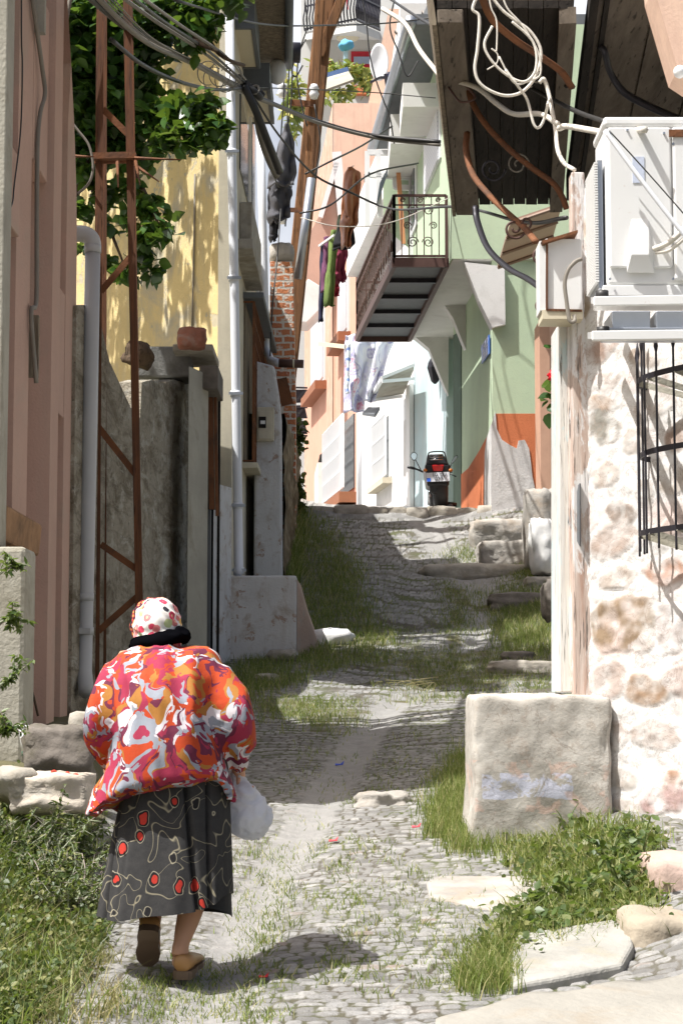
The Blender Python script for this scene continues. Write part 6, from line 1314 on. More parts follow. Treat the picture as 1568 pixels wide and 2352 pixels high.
mb = MB(); mb.tube([Q(946, 1061.5, 1.0), Q(962, 1065, 1.02)], .024, 8); mb.build('grip', MT['bikeblk'], mc, True); mb = MB(); mb.tube([Q(1033, 1071.5, 1.0), Q(1042, 1071, 1.0)], .026, 8); mb.build('grip', MT['bikeblk'], mc, True)
mb = MB(); mb.tube([Q(1031, 1076, 1.0), Q(1040, 1079, .95), Q(1050, 1085, .9)], .010, 6); mb.build('brake_lever', MT['bikeblk'], mc, True)
for x, y, tx, ty in ((960, 1038, 976, 1070), (1047, 1045, 1034, 1070)):
    mb = MB(); mb.tube([Q(tx, ty, 1.05), Q(x+(3 if x < 1000 else -5), y+7, 1.0)], .008, 6); st = mb.build('mirror_stem', MT['bikeblk'], mc, True)
    c = Q(x, y, 1.0); mb = MB(); P = [c+Vector((.062*math.cos(a)*(1 if math.sin(a) > 0 else .8)+(0 if x < 1000 else .02*math.sin(a)), 0, .070*math.sin(a))) for a in [2*math.pi*k/16 for k in range(16)]]
    if x > 1000: P = [c+Vector((p.x-c.x)*1 and ((p.x-c.x)*.55+(p.z-c.z)*.5, 0, p.z-c.z)) for p in P]
    mb.ext(P, (0, .03, 0)); hs = mb.build('mirror', MT['bikeblk'], mc, bev=.004)
    mb = MB(); mb.ext([c+(p-c)*.82+Vector((0, -.004, 0)) for p in P], (0, .003, 0)); mb.build('mirror_glass', plain('mirror_glass', (.55, .68, .75), .1), hs)  # bright reflection painted as a pale base colour
mb = MB(); mb.tube([Q(1024, 1150, .5), Q(1048, 1153, .5)], .032, 8); mb.tube; mb.build('foot_peg', MT['bikeblk'], mc, True)
mb = MB(); mb.tube([Q(1026, 1160, .9), Q(1032, 1162, .1)], [.03, .045], 10); mb.build('exhaust', MT['slate'], mc, True)
mb = MB(); mb.bar(Q(1000, 1074, 1.2), Vector((cxm-.06, 31.5, zg+.3)), .04); mb.bar(Q(1014, 1074, 1.2), Vector((cxm+.08, 31.5, zg+.3)), .04); mb.build('fork', MT['chrome'], mc)
# ------------------------------------------------------------------ foliage helpers
def blades(name, P, h, w, mat, lean=.5, parent=None, hv=.4):
    P = np.asarray(P); n = len(P); az_ = rng.uniform(0, 2*math.pi, n); H = h*(1-hv+2*hv*rng.random(n)); ln = lean*H*rng.random(n)
    la = rng.uniform(0, 2*math.pi, n); D = np.stack([np.cos(la)*ln, np.sin(la)*ln, np.zeros(n)], 1); S_ = np.stack([np.cos(az_), np.sin(az_), np.zeros(n)], 1)*(w/2)
    up = np.zeros((n, 3)); up[:, 2] = H
    v = np.stack([P-S_, P+S_, P+up*.55+D*.35-S_*.8, P+up*.55+D*.35+S_*.8, P+up+D], 1).reshape(-1, 3)
    b = (np.arange(n)*5)[:, None]; me = bpy.data.meshes.new(name); q = (b+np.array([0, 1, 3, 2])).reshape(-1); t = (b+np.array([2, 3, 4])).reshape(-1)
    me.vertices.add(len(v)); me.vertices.foreach_set('co', v.astype(np.float32).ravel()); me.loops.add(len(q)+len(t)); me.loops.foreach_set('vertex_index', np.concatenate([q, t]).astype(np.int32))
    me.polygons.add(2*n); me.polygons.foreach_set('loop_start', np.concatenate([np.arange(n)*4, 4*n+np.arange(n)*3]).astype(np.int32)); me.update(calc_edges=True); me.validate()
    return base_obj(name, me, mat, parent)
def scatter(poly, n, jit=6, clump=0, dens=None):
    xs = [p[0] for p in poly]; ys = [p[1] for p in poly]; out = []; k = 0
    while len(out) < n and k < n*30:
        k += 1; x = random.uniform(min(xs), max(xs)); y = random.uniform(min(ys), max(ys))
        if not inpoly(x+random.gauss(0, jit), y+random.gauss(0, jit), poly): continue
        if clump and mnoise.noise(Vector((x*.03*clump, y*.045*clump, 3))) < random.uniform(-.25, .35): continue
        g = ghit(x, y)
        if g is not None: out.append(g-Vector((0, 0, .01)))
    return out
_sc = scatter
def scatter(poly, n, jit=6, clump=0):
    base = _sc(poly, max(60, n//14), jit, clump); out = []
    for _ in range(n):
        b = random.choice(base); s = .0035*b.y; x = b.x+random.gauss(0, s*1.3); y = b.y+random.gauss(0, s*2.6); out.append((x, y, gz(x, y)-.01))
    return out
def gtag(o, label, cat='grass'): o['kind'] = 'stuff'; o['label'] = label; o['category'] = cat; return o
gtag(blades('verge_grass', scatter(GP['verge_left'], 11000, 12, 2), .09, .007, MT['grass'], .9), 'long green grass along the left side of the lane below the walls')
gtag(blades('bank_grass', scatter(GP['right_bank'], 5000, 12, 2), .10, .007, MT['grass'], .9), 'grass on the right bank beside the timber post')
gtag(blades('block_grass', scatter(GP['right_edge'], 3000, 7, 1)+scatter([(1000, 1880), (1080, 1740), (1082, 1900), (1010, 1930)], 3000, 5, 1), .095, .005, MT['grass'], .7), 'bright grass tufts at the left foot of the plaster block')
gtag(blades('thin_grass', scatter(GP['middle_strip'], 1800, 22, 2)+scatter(GP['cross_strip'], 4500, 20, 2)+scatter(GP['upper_strip'], 1500, 16, 2)+scatter(GP['step_grass'], 2500, 6)+scatter([(1020, 1265), (1100, 1262), (1100, 1290), (1030, 1295)], 900, 6), .06, .006, MT['grass'], 1.2), 'short thin grass between the cobbles across the lane')
gtag(blades('joint_grass', scatter([(560, 1900), (700, 1960), (640, 2352), (250, 2352), (300, 2240), (540, 2200)], 2600, 10, 2)+scatter([(700, 1880), (1000, 1960), (1150, 2100), (1080, 2300), (720, 2300)], 1700, 10, 2)+scatter([(650, 1700), (1080, 1650), (1080, 1850), (650, 1850)], 900, 10, 2)+scatter([(850, 1380), (1060, 1380), (1060, 1520), (900, 1520)], 900, 10, 2), .035, .005, MT['grass'], 1.2), 'tiny grass tufts growing in the cobble joints')
gtag(blades('bank_weeds', scatter(GP['left_bank'], 6000, 12, 2), .08, .006, MT['weed'], 1.3), 'matted low weeds on the bank in the left foreground', 'weeds')
gtag(blades('front_grass', scatter([(-40, 2150), (60, 2130), (150, 2260), (180, 2352), (-40, 2420)], 260, 4), .13, .007, MT['grass'], 1.3), 'tall pale grass blades in the bottom left corner')
gtag(blades('dry_grass', scatter([(-40, 2050), (120, 2080), (250, 2200), (300, 2352), (0, 2400)], 1500, 8), .085, .004, MT['drygrass'], 1.6), 'dry straw coloured grass in the left foreground')
gtag(blades('slab_grass', scatter([(1070, 2290), (1080, 2200), (1130, 2170), (1175, 2200), (1170, 2285)], 1500, 6, 1), .085, .005, MT['grass'], .9), 'grass tufts left of the whitish slab in the right foreground')
gtag(blades('corner_weeds', scatter(GP['right_weeds'], 5500, 12, 2), .085, .006, MT['grass'], 1.2), 'dense weeds below the stone wall in the right foreground', 'weeds')
gtag(blades('wall_grass', [(x, y, gz(x, y)) for x, y in [(-.66+random.gauss(0, .08), random.uniform(24, 28)) for _ in range(1500)]], .22, .012, MT['grass'], .9), 'taller grass at the foot of the rough stone flank')
def leafmesh(name, P, size, mat, parent=None, sv=.35, drop=.4, heart=True):
    P = np.asarray(P, float); n = len(P)
    # leaf outline in local (x, y); midrib folded
    L = np.array([[0, 0, 0], [.34, .18, .05], [.46, .48, .07], [.28, .80, .04], [0, 1.12, -.06], [-.28, .80, .04], [-.46, .48, .07], [-.34, .18, .05], [0, .5, -.02]])
    tri = [(0, 1, 8), (1, 2, 8), (2, 3, 8), (3, 4, 8), (4, 5, 8), (5, 6, 8), (6, 7, 8), (7, 0, 8)]
    if not heart: L[:, 0] *= .5
    sz = size*(1-sv+2*sv*rng.random(n)); az_ = rng.uniform(0, 2*math.pi, n); pit = rng.normal(-drop, .55, n); rol = rng.normal(0, .7, n)
    ca, sa = np.cos(az_), np.sin(az_); cp, sp_ = np.cos(pit), np.sin(pit); cr_, sr = np.cos(rol), np.sin(rol)
    x = L[:, 0][None]*sz[:, None]; y = L[:, 1][None]*sz[:, None]; z = L[:, 2][None]*sz[:, None]
    x1 = x*cr_[:, None]+z*sr[:, None]; z1 = -x*sr[:, None]+z*cr_[:, None]
    y2 = y*cp[:, None]-z1*sp_[:, None]; z2 = y*sp_[:, None]+z1*cp[:, None]
    X = x1*ca[:, None]-y2*sa[:, None]; Y = x1*sa[:, None]+y2*ca[:, None]
    V = np.stack([X, Y, z2], 2)+P[:, None, :]; m = len(L)
    Fi = ((np.arange(n)*m)[:, None, None]+np.array(tri)[None]).reshape(-1); return np_mesh(name, V.reshape(-1, 3), Fi, 3, mat, parent)

# ------------------------------------------------------------------ mulberry tree
tr = thing('mulberry_tree', 'dark leafy mulberry tree hanging over the garden wall in front of the yellow house', 'tree', (-3.4, 19.2, -.2))
BL = [  # px, py, Y, radius px, leaves
 (150, 40, 17.5, 95, 420), (230, 110, 18.0, 110, 620), (170, 200, 18.0, 80, 420), (270, 30, 18.0, 90, 420), (300, 170, 18.2, 80, 420), (230, 290, 18.0, 85, 380), (160, 330, 18, 50, 140), (300, 330, 18.0, 70, 280),
 (380, 20, 17.6, 80, 330), (450, 45, 17.4, 60, 200), (520, -20, 17.2, 60, 120), (445, 90, 17.4, 32, 60), (340, 100, 17.8, 55, 180), (370, 260, 17.6, 50, 170), (420, 255, 17.2, 45, 130), (465, 250, 17.0, 42, 110), (490, 300, 16.8, 36, 80), (440, 310, 17.0, 45, 110), (380, 320, 17.4, 40, 90), (510, 285, 16.8, 18, 20),
 (345, 190, 17.8, 28, 60), (200, 400, 17.9, 34, 50), (190, 480, 17.8, 30, 36), (245, 440, 17.9, 38, 50), (300, 430, 17.8, 30, 36), (345, 470, 17.6, 34, 50), (370, 530, 17.5, 36, 60), (330, 540, 17.6, 30, 40), (300, 490, 17.6, 26, 30), (250, 520, 17.9, 26, 26),
 (245, 600, 18.0, 24, 26), (290, 620, 17.8, 30, 36), (350, 620, 17.8, 32, 30), (330, 580, 17.8, 24, 20), (195, 560, 18, 20, 16),
 (120, -160, 18.4, 160, 500), (330, -170, 18.6, 150, 420), (20, 0, 18.5, 150, 420), (0, 240, 18.8, 120, 320), (480, -150, 18.4, 90, 140), (200, -330, 19, 180, 350), (-60, 200, 22, 120, 160), (20, 60, 22, 120, 170), (-160, 20, 22, 150, 200), (60, -120, 22, 130, 180), (-100, -250, 22.3, 170, 240), (160, -260, 21.5, 130, 160), (-260, -200, 22, 170, 220), (330, -330, 21, 130, 120), (230, 60, 17.6, 120, 520), (150, 150, 17.5, 90, 420), (270, 230, 17.7, 70, 260)]  # farthest clumps here are added out of view to dapple the yellow wall
LP = []
rl = random.Random(5)
for _ in range(60): BL.append((rl.uniform(-220, 118), rl.uniform(-330, 560), rl.uniform(20.8, 21.8), rl.uniform(26, 50), 34))  # unseen leaf clumps added behind the pink house to dapple the yellow wall
for _ in range(34): BL.append((rl.uniform(-80, 270), rl.uniform(-620, 240), rl.uniform(20.2, 21.2), rl.uniform(24, 50), 34))  # more clumps added for the wall's dapples, mostly above the frame
for px, py, Y, r, n in BL:
    c = W(px, py, Y); R_ = r*Y/FPX
    for _ in range(int(n*1.15)):
        d = Vector((random.gauss(0, .48), random.gauss(0, .6), random.gauss(0, .48))); 
        if d.length > 1.15: d = d.normalized()*1.05*random.random()**.3
        LP.append(c+d*R_*1.0+Vector((0, 0, 0)))
LP = [p for p in LP if -3*p.x < 99]
leafmesh('crown_and_dapple_leaves', LP, .108, MT['leaf'], tr)
mb = MB(); root = Vector((-3.4, 19.2, -.3)); mb.tube(cr([root, root+Vector((.1, -.1, 1.5)), root+Vector((.2, -.3, 3.0)), W(190, 300, 18.6), W(230, 60, 18.4), W(260, -200, 18.6)], 5), [.17]*6+[.14]*6+[.11]*5+[.08]*5+[.05]*4, 9); mb.build('trunk', MT['bark'], tr, True)
for pts in ([(190, 300, 18.6), (260, 290, 18.2), (350, 290, 17.7), (430, 285, 17.2), (500, 280, 16.9)], [(230, 60, 18.4), (330, 30, 18), (430, 20, 17.5), (520, -20, 17.3)], [(200, 330, 18.5), (210, 420, 18.1), (250, 520, 17.9), (290, 620, 17.8)], [(260, 290, 18.2), (310, 400, 17.9), (350, 480, 17.6), (372, 540, 17.5)], [(430, 80, 17.5), (460, 100, 17.2), (500, 120, 17.2)]):
    mb = MB(); mb.tube(cr([W(*p) for p in pts], 5), [.045, .008], 6); mb.build('limb', MT['bark'], tr, True)

# ------------------------------------------------------------------ broad weeds, thistle, saplings
def plant(name, px, py, n, spread, h, leaf, mat, label, cat='plant', stems=6, Y=None, heart=True, drop=.1):
    g = ghit(px, py); t = thing(name, label, cat, g); P = []; mb = MB()
    for s_ in range(stems):
        a = random.uniform(0, 6.28); tip = g+Vector((math.cos(a)*spread*random.uniform(.4, 1), math.sin(a)*spread*random.uniform(.4, 1), h*random.uniform(.6, 1))); mid = g.lerp(tip, .5)+Vector((0, 0, h*.15)); pts = cr([g, mid, tip], 5); mb.tube(pts, [.005, .002], 5)
        for _ in range(n//stems): q = random.choice(pts[2:]); P.append(q+Vector((random.gauss(0, .02), random.gauss(0, .02), random.gauss(0, .015))))
    mb.build('stems', mat, t, True); leafmesh('leaves', P, leaf, mat, t, heart=heart, drop=drop); return t
lab = ['at the left of', 'in the middle of', 'at the right end of', 'highest in', 'lowest in', 'behind']
for i, (px, py, n, sp_, h, lf_) in enumerate(((1245, 2090, 40, .12, .15, .07), (1330, 2075, 60, .16, .2, .075), (1430, 2060, 70, .16, .28, .07), (1400, 1985, 60, .14, .24, .06), (1270, 2150, 50, .14, .14, .07), (1470, 2000, 60, .12, .35, .06), (1200, 2130, 40, .1, .12, .06), (1350, 2130, 50, .14, .12, .065))):
    plant('broadleaf_weed', px, py, int(n*1.2), sp_, h*.7, lf_*.5, MT['broad'], 'round leaved green weed '+(lab[i] if i < 6 else ('beside the pale paving slab in' if i == 6 else 'just above the whitish slab in'))+' the right foreground clump', 'weed')['group'] = 'broadleaf weeds in the right foreground'
plant('block_sapling', 1300, 1915, 8, .08, .17, .05, MT['broad'], 'small two leaved seedling in front of the plaster block', 'seedling', 2)
for i, (px, py) in enumerate(((110, 2040), (185, 1990), (50, 1960), (150, 2110))):
    g = ghit(px, py); t = thing('thistle', ['grey spiny thistle in the middle of the left bank', 'spiny thistle nearest the skirt on the left bank', 'spiny thistle at the left edge below the painted stone', 'low spiny thistle near the foot of the left bank'][i], 'thistle', g, 'thistles on the left bank'); mb = MB(); P = []
    for s_ in range(16):
        a = random.uniform(0, 6.28); L = random.uniform(.16, .36); d = Vector((math.cos(a)*.75, math.sin(a)*.4, random.uniform(.35, 1))).normalized(); p = g.copy(); pts = [p]
        for k in range(4): p = p+(d+Vector((random.gauss(0, .25), random.gauss(0, .2), random.gauss(0, .12))))*L/4; pts.append(p)
        pts = cr(pts, 3); mb.tube(pts, [.0045, .002], 4)
        for q in pts[2:]:
            for _ in range(2): mb.tube([q, q+Vector((random.gauss(0, .03), random.gauss(0, .03), random.gauss(.008, .02)))], [.002, .0006], 3)
            P += [q+Vector((random.gauss(0, .012),)*3) for _ in range(4)]
    mb.build('stems', MT['thistle'], t); leafmesh('leaves', P, .028, MT['weed'], t, heart=False)
# low leafy mat on the left bank
P = [Vector(p)+Vector((0, 0, random.uniform(.01, .10))) for p in scatter(GP['left_bank'], 6500, 14, 1)]
gtag(leafmesh('leafy_ground_cover', P, .021, MT['weed']), 'small leaved green ground cover over the left bank', 'ground cover')
P = [Vector(p)+Vector((0, 0, random.uniform(.01, .08))) for p in scatter(GP['right_weeds'], 2200, 12, 1)]
gtag(leafmesh('leafy_weeds', P, .03, MT['weed']), 'small leaved weeds around the right foreground slabs', 'ground cover')
def sprig(px, py, Y, n, spread, label, mat='broad', size=.032):
    c = W(px, py, Y); t = thing('leafy_sprig', label, 'plant', c); mb = MB(); P = []
    for s_ in range(n):
        tip = c+Vector((random.uniform(-.05, spread), random.gauss(0, .03), random.uniform(-spread*.5, spread))); pts = cr([c+Vector((-.18, 0, -.12)), c, tip], 4); mb.tube(pts, [.004, .002], 4)
        for q in pts[4:]:
            for a in range(5): P.append(q)
    mb.build('stems', MT['thistle'], t); leafmesh('leaves', P, size, MT[mat], t, heart=False)
sprig(25, 1300, 9.0, 7, .10, 'leafy green sprig poking in at the left edge, upper'); sprig(20, 1420, 9.0, 5, .1, 'leafy green sprig at the left edge below the first'); sprig(20, 1560, 8.8, 5, .12, 'leafy sprig at the left edge before the concrete pier'); sprig(10, 1680, 8.6, 6, .1, 'lowest leafy sprig at the left edge over the weeds')
# rose by the timber corner
rs = thing('rose_bush', 'green rose stem with a single red bloom left of the timber post', 'rose', W(1278, 900, 12.5)); P = [W(1262+random.gauss(0, 5), y+random.gauss(0, 8), 12.5) for y in (795, 880, 905, 925) for _ in range(3)]
leafmesh('leaves', P, .075, MT['leaf'], rs); mb = MB(); mb.tube(cr([W(1284, 790, 12.5), W(1270, 800, 12.5), W(1276, 860, 12.5), W(1268, 930, 12.5), W(1284, 960, 12.5)], 4), .006, 5); mb.build('stem', MT['bark'], rs)
rock('bloom', tuple(W(1273, 862, 12.1)), (.04, .04, .04), plain('rose_red', (.55, .01, .02), .5), rs, 5, .5, 3, 0, 0, 2.5)
# terrace plants far behind
tp_ = thing('terrace_plants', 'spiky yellow green pot plants crowded on the far terrace', 'plants', W(800, 180, 63)); P = [W(random.gauss(cx_, s1), random.gauss(cy_, s2), 63+random.random()) for cx_, cy_, s1, s2, k in ((770, 160, 20, 10, 170), (815, 165, 18, 10, 140), (780, 212, 18, 12, 110), (845, 190, 10, 18, 60)) for _ in range(k)]
leafmesh('leaves', P, .30, leafmat('terrace_leaf', (.14, .20, .05), (.30, .34, .10), (.6, .52, .14), .5, .3), tp_, heart=False)
tp2 = thing('balcony_shrub', 'yellow green shrub seen left of the wooden pole', 'shrub', W(672, 240, 60)); P = [W(random.gauss(674, 9), random.gauss(235, 40), 60+random.random()) for _ in range(220)]; leafmesh('leaves', P, .34, bpy.data.materials['terrace_leaf'], tp2, heart=False)
ivy = thing('wall_creeper', 'small leafy creeper on top of the rough stone flank at the gap', 'creeper', W(685, 990, 27)); P = [W(random.gauss(683, 8), random.gauss(990+dy, 18), 27.6) for dy in (0, 20, 120, 160, 190) for _ in range(60)]; leafmesh('leaves', P, .09, MT['weed'], ivy)

# ------------------------------------------------------------------ left foreground stones and tub
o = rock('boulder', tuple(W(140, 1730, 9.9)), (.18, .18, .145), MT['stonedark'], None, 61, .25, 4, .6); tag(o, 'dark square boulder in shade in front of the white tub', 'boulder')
st_ = rock('painted_stone', tuple(W(125, 1822, 9.25)), (.205, .2, .10), stucco('pale_boulder', (.52, .46, .38), .15, 5, .8, 25, stain=6, stc=(.28, .27, .25), stamt=.6), None, 62, .2, 4, .55); tag(st_, 'pale flat topped stone marked with red paint on the left bank', 'stone')
mb = MB()
for pts in ([(118, 1779), (126, 1776), (133, 1783), (146, 1786)], [(146, 1786), (156, 1780), (161, 1786), (166, 1790)], [(169, 1786), (176, 1784), (181, 1789)]): mb.tube(cr([W(x, y, 9.16)+Vector((0, 0, .012)) for x, y in pts], 3), .006, 5)
mb.build('paint_marks', plain('red_paint', (.6, .06, .03), .7), st_)
o = rock('grass_stone', tuple(W(30, 1800, 9.2)), (.12, .14, .09), MT['stonegrey'], None, 63, .3, 3, .3); tag(o, 'rough grey stone at the left edge beside the painted stone', 'stone')
tb = thing('plastic_tub', 'white plastic food tub with a blue speech bubble print lying behind the dark boulder', 'tub', W(90, 1740, 10.25))
mb = MB(); c = W(88, 1735, 10.3); h0 = W(88, 1668, 10.3).z-c.z; mb.tube([c, c+Vector((0, 0, h0*.6)), c+Vector((0, 0, h0))], [.085, .098, .108], 28); mb.build('tub', MT['wframe'], tb, True)
mb = MB(); P = [c+Vector((math.cos(a)*.110, math.sin(a)*.110, h0)) for a in [2*math.pi*k/28 for k in range(29)]]; mb.tube(P, .005, 6); mb.build('rim', MT['wframe'], tb, True)
mb = MB(); mb.tube([c+Vector((0, 0, .0)), c+Vector((0, 0, .05))], [.0865, .090], 28); mb.build('green_band', plain('green_print', (.08, .30, .22), .4), tb, True)
MT['navy'] = plain('navy_print', (.03, .03, .22), .4)
text('RLI', .048, tuple(c+Vector((-.030, -.106, h0*.62))), (1, -.25, 0), (0, -.1, 1), MT['navy'], 'lettering', tb, .002)
mb = MB(); P = [c+Vector((-.026+.042*math.cos(a), -.104+.012*abs(math.cos(a)), h0*.62+.030*math.sin(a))) for a in [2*math.pi*k/20 for k in range(21)]]; mb.tube(P, .0016, 4); mb.build('bubble_outline', MT['navy'], tb)
o = rock('grass_stone', tuple(W(200, 1690, 10.6)), (.10, .1, .13), MT['stonegrey'], None, 64, .2, 3, .6); tag(o, 'grey block behind the dark boulder, beside her left sleeve', 'stone')
mb = MB(); mb.tube(cr([W(62, 1555, 11.6), W(75, 1590, 11.6), W(88, 1645, 11.6)], 4), .008, 5); o = mb.build('twig', MT['bark']); tag(o, 'dark bent twig leaning on the foot of the pink wall', 'twig')
# litter
for (px, py, col_, nm, lb) in ((605, 2248, (.6, .03, .04), 'red_scrap', 'red scrap of paper on the cobbles nearest the woman\'s shadow'), (765, 1935, (.6, .05, .06), 'red_scrap', 'tiny red scrap near the middle of the cobbles'), (955, 1903, (.6, .05, .08), 'red_scrap', 'red scrap by the grass left of the plaster block'), (779, 1760, (.04, .08, .5), 'bottle_lid', 'small blue cap lying in the shaded drain')):
    g = ghit(px, py); mb = MB(); s_ = .013*g.y/7.3+.004; mb.ext([g+Vector(v)*s_ for v in ((-1, -.3, .3), (.9, -.5, .5), (1.2, .2, 1.4), (.3, .3, .6), (-1, .4, .7))], (0, .006, -.004)); o = mb.build(nm, plain(nm+lb[:4], col_, .6)); tag(o, lb, 'litter')
g = ghit(930, 1590); tw_ = MB()
for _ in range(14):
    a = Vector((g.x+random.gauss(0, .12), g.y+random.gauss(0, .12), g.z+.01)); tw_.tube(cr([a, a+Vector((random.gauss(0, .1), random.gauss(0, .05), .08)), a+Vector((random.gauss(0, .25), random.gauss(0, .1), random.uniform(.04, .16)))], 3), .003, 4)
o = tw_.build('dry_branches', MT['drygrass']); tag(o, 'bundle of pale dry twigs across the drain in the middle of the lane', 'twigs')
# ------------------------------------------------------------------ utility pole of timber
up = thing('wooden_pole', 'weathered orange brown timber utility pole with a diagonal brace, behind the brick pillar', 'utility pole', W(655, 900, 27.6))
mb = MB(); mb.bar(W(655, 900, 27.6), W(752, -40, 27.6), .27, .24, (0, 1, 0)); mb.build('post', MT['pole'], up, bev=.02)
mb = MB(); mb.bar(W(700, 560, 27.3), W(735, 0, 27.3), .14, .12, (0, 1, 0)); mb.build('second_post', MT['pole'], up, bev=.02)
mb = MB(); mb.bar(W(733, 130, 27.5), W(795, -30, 27.5), .14, .12, (0, 1, 0)); mb.build('brace', MT['pole'], up, bev=.01)
mb = MB(); mb.bar(W(628, 481, 27.2), W(694, 483, 27.2), .05, .06); mb.build('crossarm', MT['rust'], up); mb = MB(); mb.bar(W(665, 235, 27.2), W(722, 240, 27.2), .06, .08); mb.build('crossarm', MT['rust'], up)
for (x, y) in ((721, 208), (648, 205), (648, 495)):
    mb = MB(); q = W(x, y, 27.1); mb.tube([q-Vector((0, 0, .12)), q-Vector((0, 0, .05)), q, q+Vector((0, 0, .03)), q+Vector((0, 0, .09))], [.05, .075, .05, .075, .045], 10); mb.build('insulator', MT['wframe'], up, True)
mb = MB(); mb.tube([W(715, 410, 27.0), W(684, 640, 27.0)], .06, 10); mb.build('cable_guard', MT['zinc'], up, True)
for pts in ([(722, 240, 27), (735, 330, 27), (722, 410, 27), (715, 440, 27)], [(700, 0, 27), (705, 60, 27), (690, 110, 27), (682, 170, 27), (690, 230, 27), (705, 290, 27)], [(702, 90, 27.1), (680, 130, 27.1), (670, 165, 27.1), (680, 175, 27.1), (695, 150, 27.1)], [(660, 40, 27), (664, 140, 27), (660, 250, 27), (662, 400, 27), (655, 520, 27)], [(648, 60, 27), (652, 200, 27), (645, 330, 27), (650, 480, 27)], [(672, 120, 27), (668, 240, 27), (652, 340, 27), (640, 470, 27)]):
    mb = MB(); mb.tube(cr([W(*p) for p in pts], 6), .012, 5); mb.build('lead_wire', MT['cable'], up, True)

# ------------------------------------------------------------------ overhead cables
GC = 'overhead cables crossing the lane'
CB = [
 ([(190, -20, 12.5), (300, 70, 15), (420, 130, 18), (560, 205, 21), (620, 235, 22.5), (720, 275, 24), (850, 310, 24.5), (1010, 326, 24)], .026, 'cable', 'thick main cable bundle sagging across the lane, top strand'),
 ([(200, -30, 12.5), (330, 92, 15), (450, 150, 18), (560, 212, 21), (640, 245, 22.5), (740, 285, 24), (870, 318, 24.5), (1010, 333, 24)], .022, 'gcable', 'thick main cable bundle sagging across the lane, lower strand'),
 ([(262, -20, 12.5), (360, 50, 15), (470, 122, 18), (560, 195, 21)], .016, 'gcable', 'grey strand above the main bundle at left'),
 ([(285, -20, 12.5), (380, 52, 15), (480, 118, 18), (565, 192, 21)], .014, 'cable', 'black strand above the main bundle at left'),
 ([(320, -10, 13), (420, 62, 16), (520, 130, 18), (565, 185, 21)], .014, 'gcable', 'uppermost pale strand reaching the cable joint'),
 ([(255, 90, 14), (330, 150, 15), (420, 190, 17), (500, 206, 19), (560, 202, 21)], .018, 'cable', 'black cable sagging low to the cable joint'),
 ([(400, 0, 15), (600, 55, 20), (760, 58, 25), (900, 52, 27), (1050, 30, 27), (1200, -10, 27)], .012, 'cable', 'thin black cable crossing high over the wooden pole'),
 ([(560, 200, 21), (700, 205, 25), (850, 212, 27), (1000, 225, 27)], .008, 'cable', 'thin straight wire across the peach block'),
 ([(572, 205, 21), (640, 310, 22), (720, 400, 23.5), (800, 440, 24), (900, 480, 24), (1050, 475, 18), (1200, 510, 13), (1300, 500, 11)], .014, 'cable', 'black service wire swinging down across the balcony to the steel cabinet'),
 ([(688, 490, 26), (760, 470, 26), (850, 400, 27), (960, 375, 28)], .014, 'cable', 'black wire rising from the pole past the hanging jacket'),
 ([(700, 400, 26), (760, 370, 26), (830, 335, 27), (900, 290, 28)], .014, 'cable', 'black wire crossing the peach wall diagonally'),
 ([(870, -20, 20), (960, 40, 18), (1080, 110, 15), (1200, 190, 12.5), (1310, 250, 11), (1390, 280, 10)], .014, 'cable', 'long dark straight wire descending in front of the dark boards'),
 ([(690, 500, 26), (780, 520, 26), (900, 510, 27), (1030, 455, 28)], .007, 'wcable', 'thin pale washing line by the balcony'),
 ([(830, -20, 26), (842, 60, 26), (848, 120, 26), (862, 180, 26), (880, 230, 26), (895, 270, 26), (905, 330, 26)], .010, 'cable', 'thin black wire hanging over the satellite dish'),
 ([(910, -20, 24), (895, 60, 24), (915, 120, 24), (935, 175, 24), (960, 140, 24)], .010, 'cable', 'looped thin wire near the corrugated roof'),
 ([(1040, -10, 20), (1060, 10, 19), (1100, 60, 16), (1200, 120, 14), (1300, 200, 12)], .009, 'cable', 'thin wire along the jetty boards'),
 ([(570, 200, 21), (590, 250, 21.3), (600, 290, 22), (610, 360, 24), (640, 430, 26)], .012, 'cable', 'wire dropping beside the thick black tube'),
 ([(620, 830, 25), (626, 700, 25), (636, 600, 25.5), (645, 480, 26)], .010, 'cable', 'black wire running down over the brick pillar'),
]
for pts, r, mt, lb in CB: cable('overhead_cable', pts, r, MT[mt], lb, 'cable', GC, 9)
# extra fine strands in the left bundle
for k in range(7):
    o_ = k*5-12; cable('overhead_cable', [(205+o_*2, -25, 12.6), (320+o_*1.5, 80+o_*.3, 15.1), (440+o_, 140+o_*.4, 18), (560, 204+o_*.4, 21)], .006, MT['cable'] if k % 2 else MT['gcable'], 'fine strand of the cable bundle at top left', 'cable', 'fine strands of the left cable bundle')
# joint
jn = thing('cable_joint', 'black taped knot of cable connectors hanging between the white downpipe and the dark bays', 'cable joint', W(575, 205, 21))
for k in range(9):
    mb = MB(); c = W(556+k*5, 190+k*4+random.gauss(0, 4), 20.9+random.random()*.15); P = [c+Vector((.05*math.cos(a)*random.uniform(.6, 1.2), .03*math.sin(a), .06*math.sin(a))) for a in [k2*.9 for k2 in range(9)]]; mb.tube(cr(P, 3), .010, 5); mb.build('loop', MT['cable'] if k % 3 else MT['gcable'], jn, True)
mb = MB(); mb.tube(cr([W(548, 178, 21), W(566, 195, 20.9), W(585, 212, 20.9), W(598, 224, 21)], 3), [.04, .06, .07, .07, .06, .05, .04, .03, .03, .02], 8) if False else mb.tube(cr([W(548, 178, 21), W(566, 195, 20.9), W(585, 212, 20.9), W(598, 224, 21)], 3), .045, 8); mb.build('sleeve', MT['cable'], jn, True)
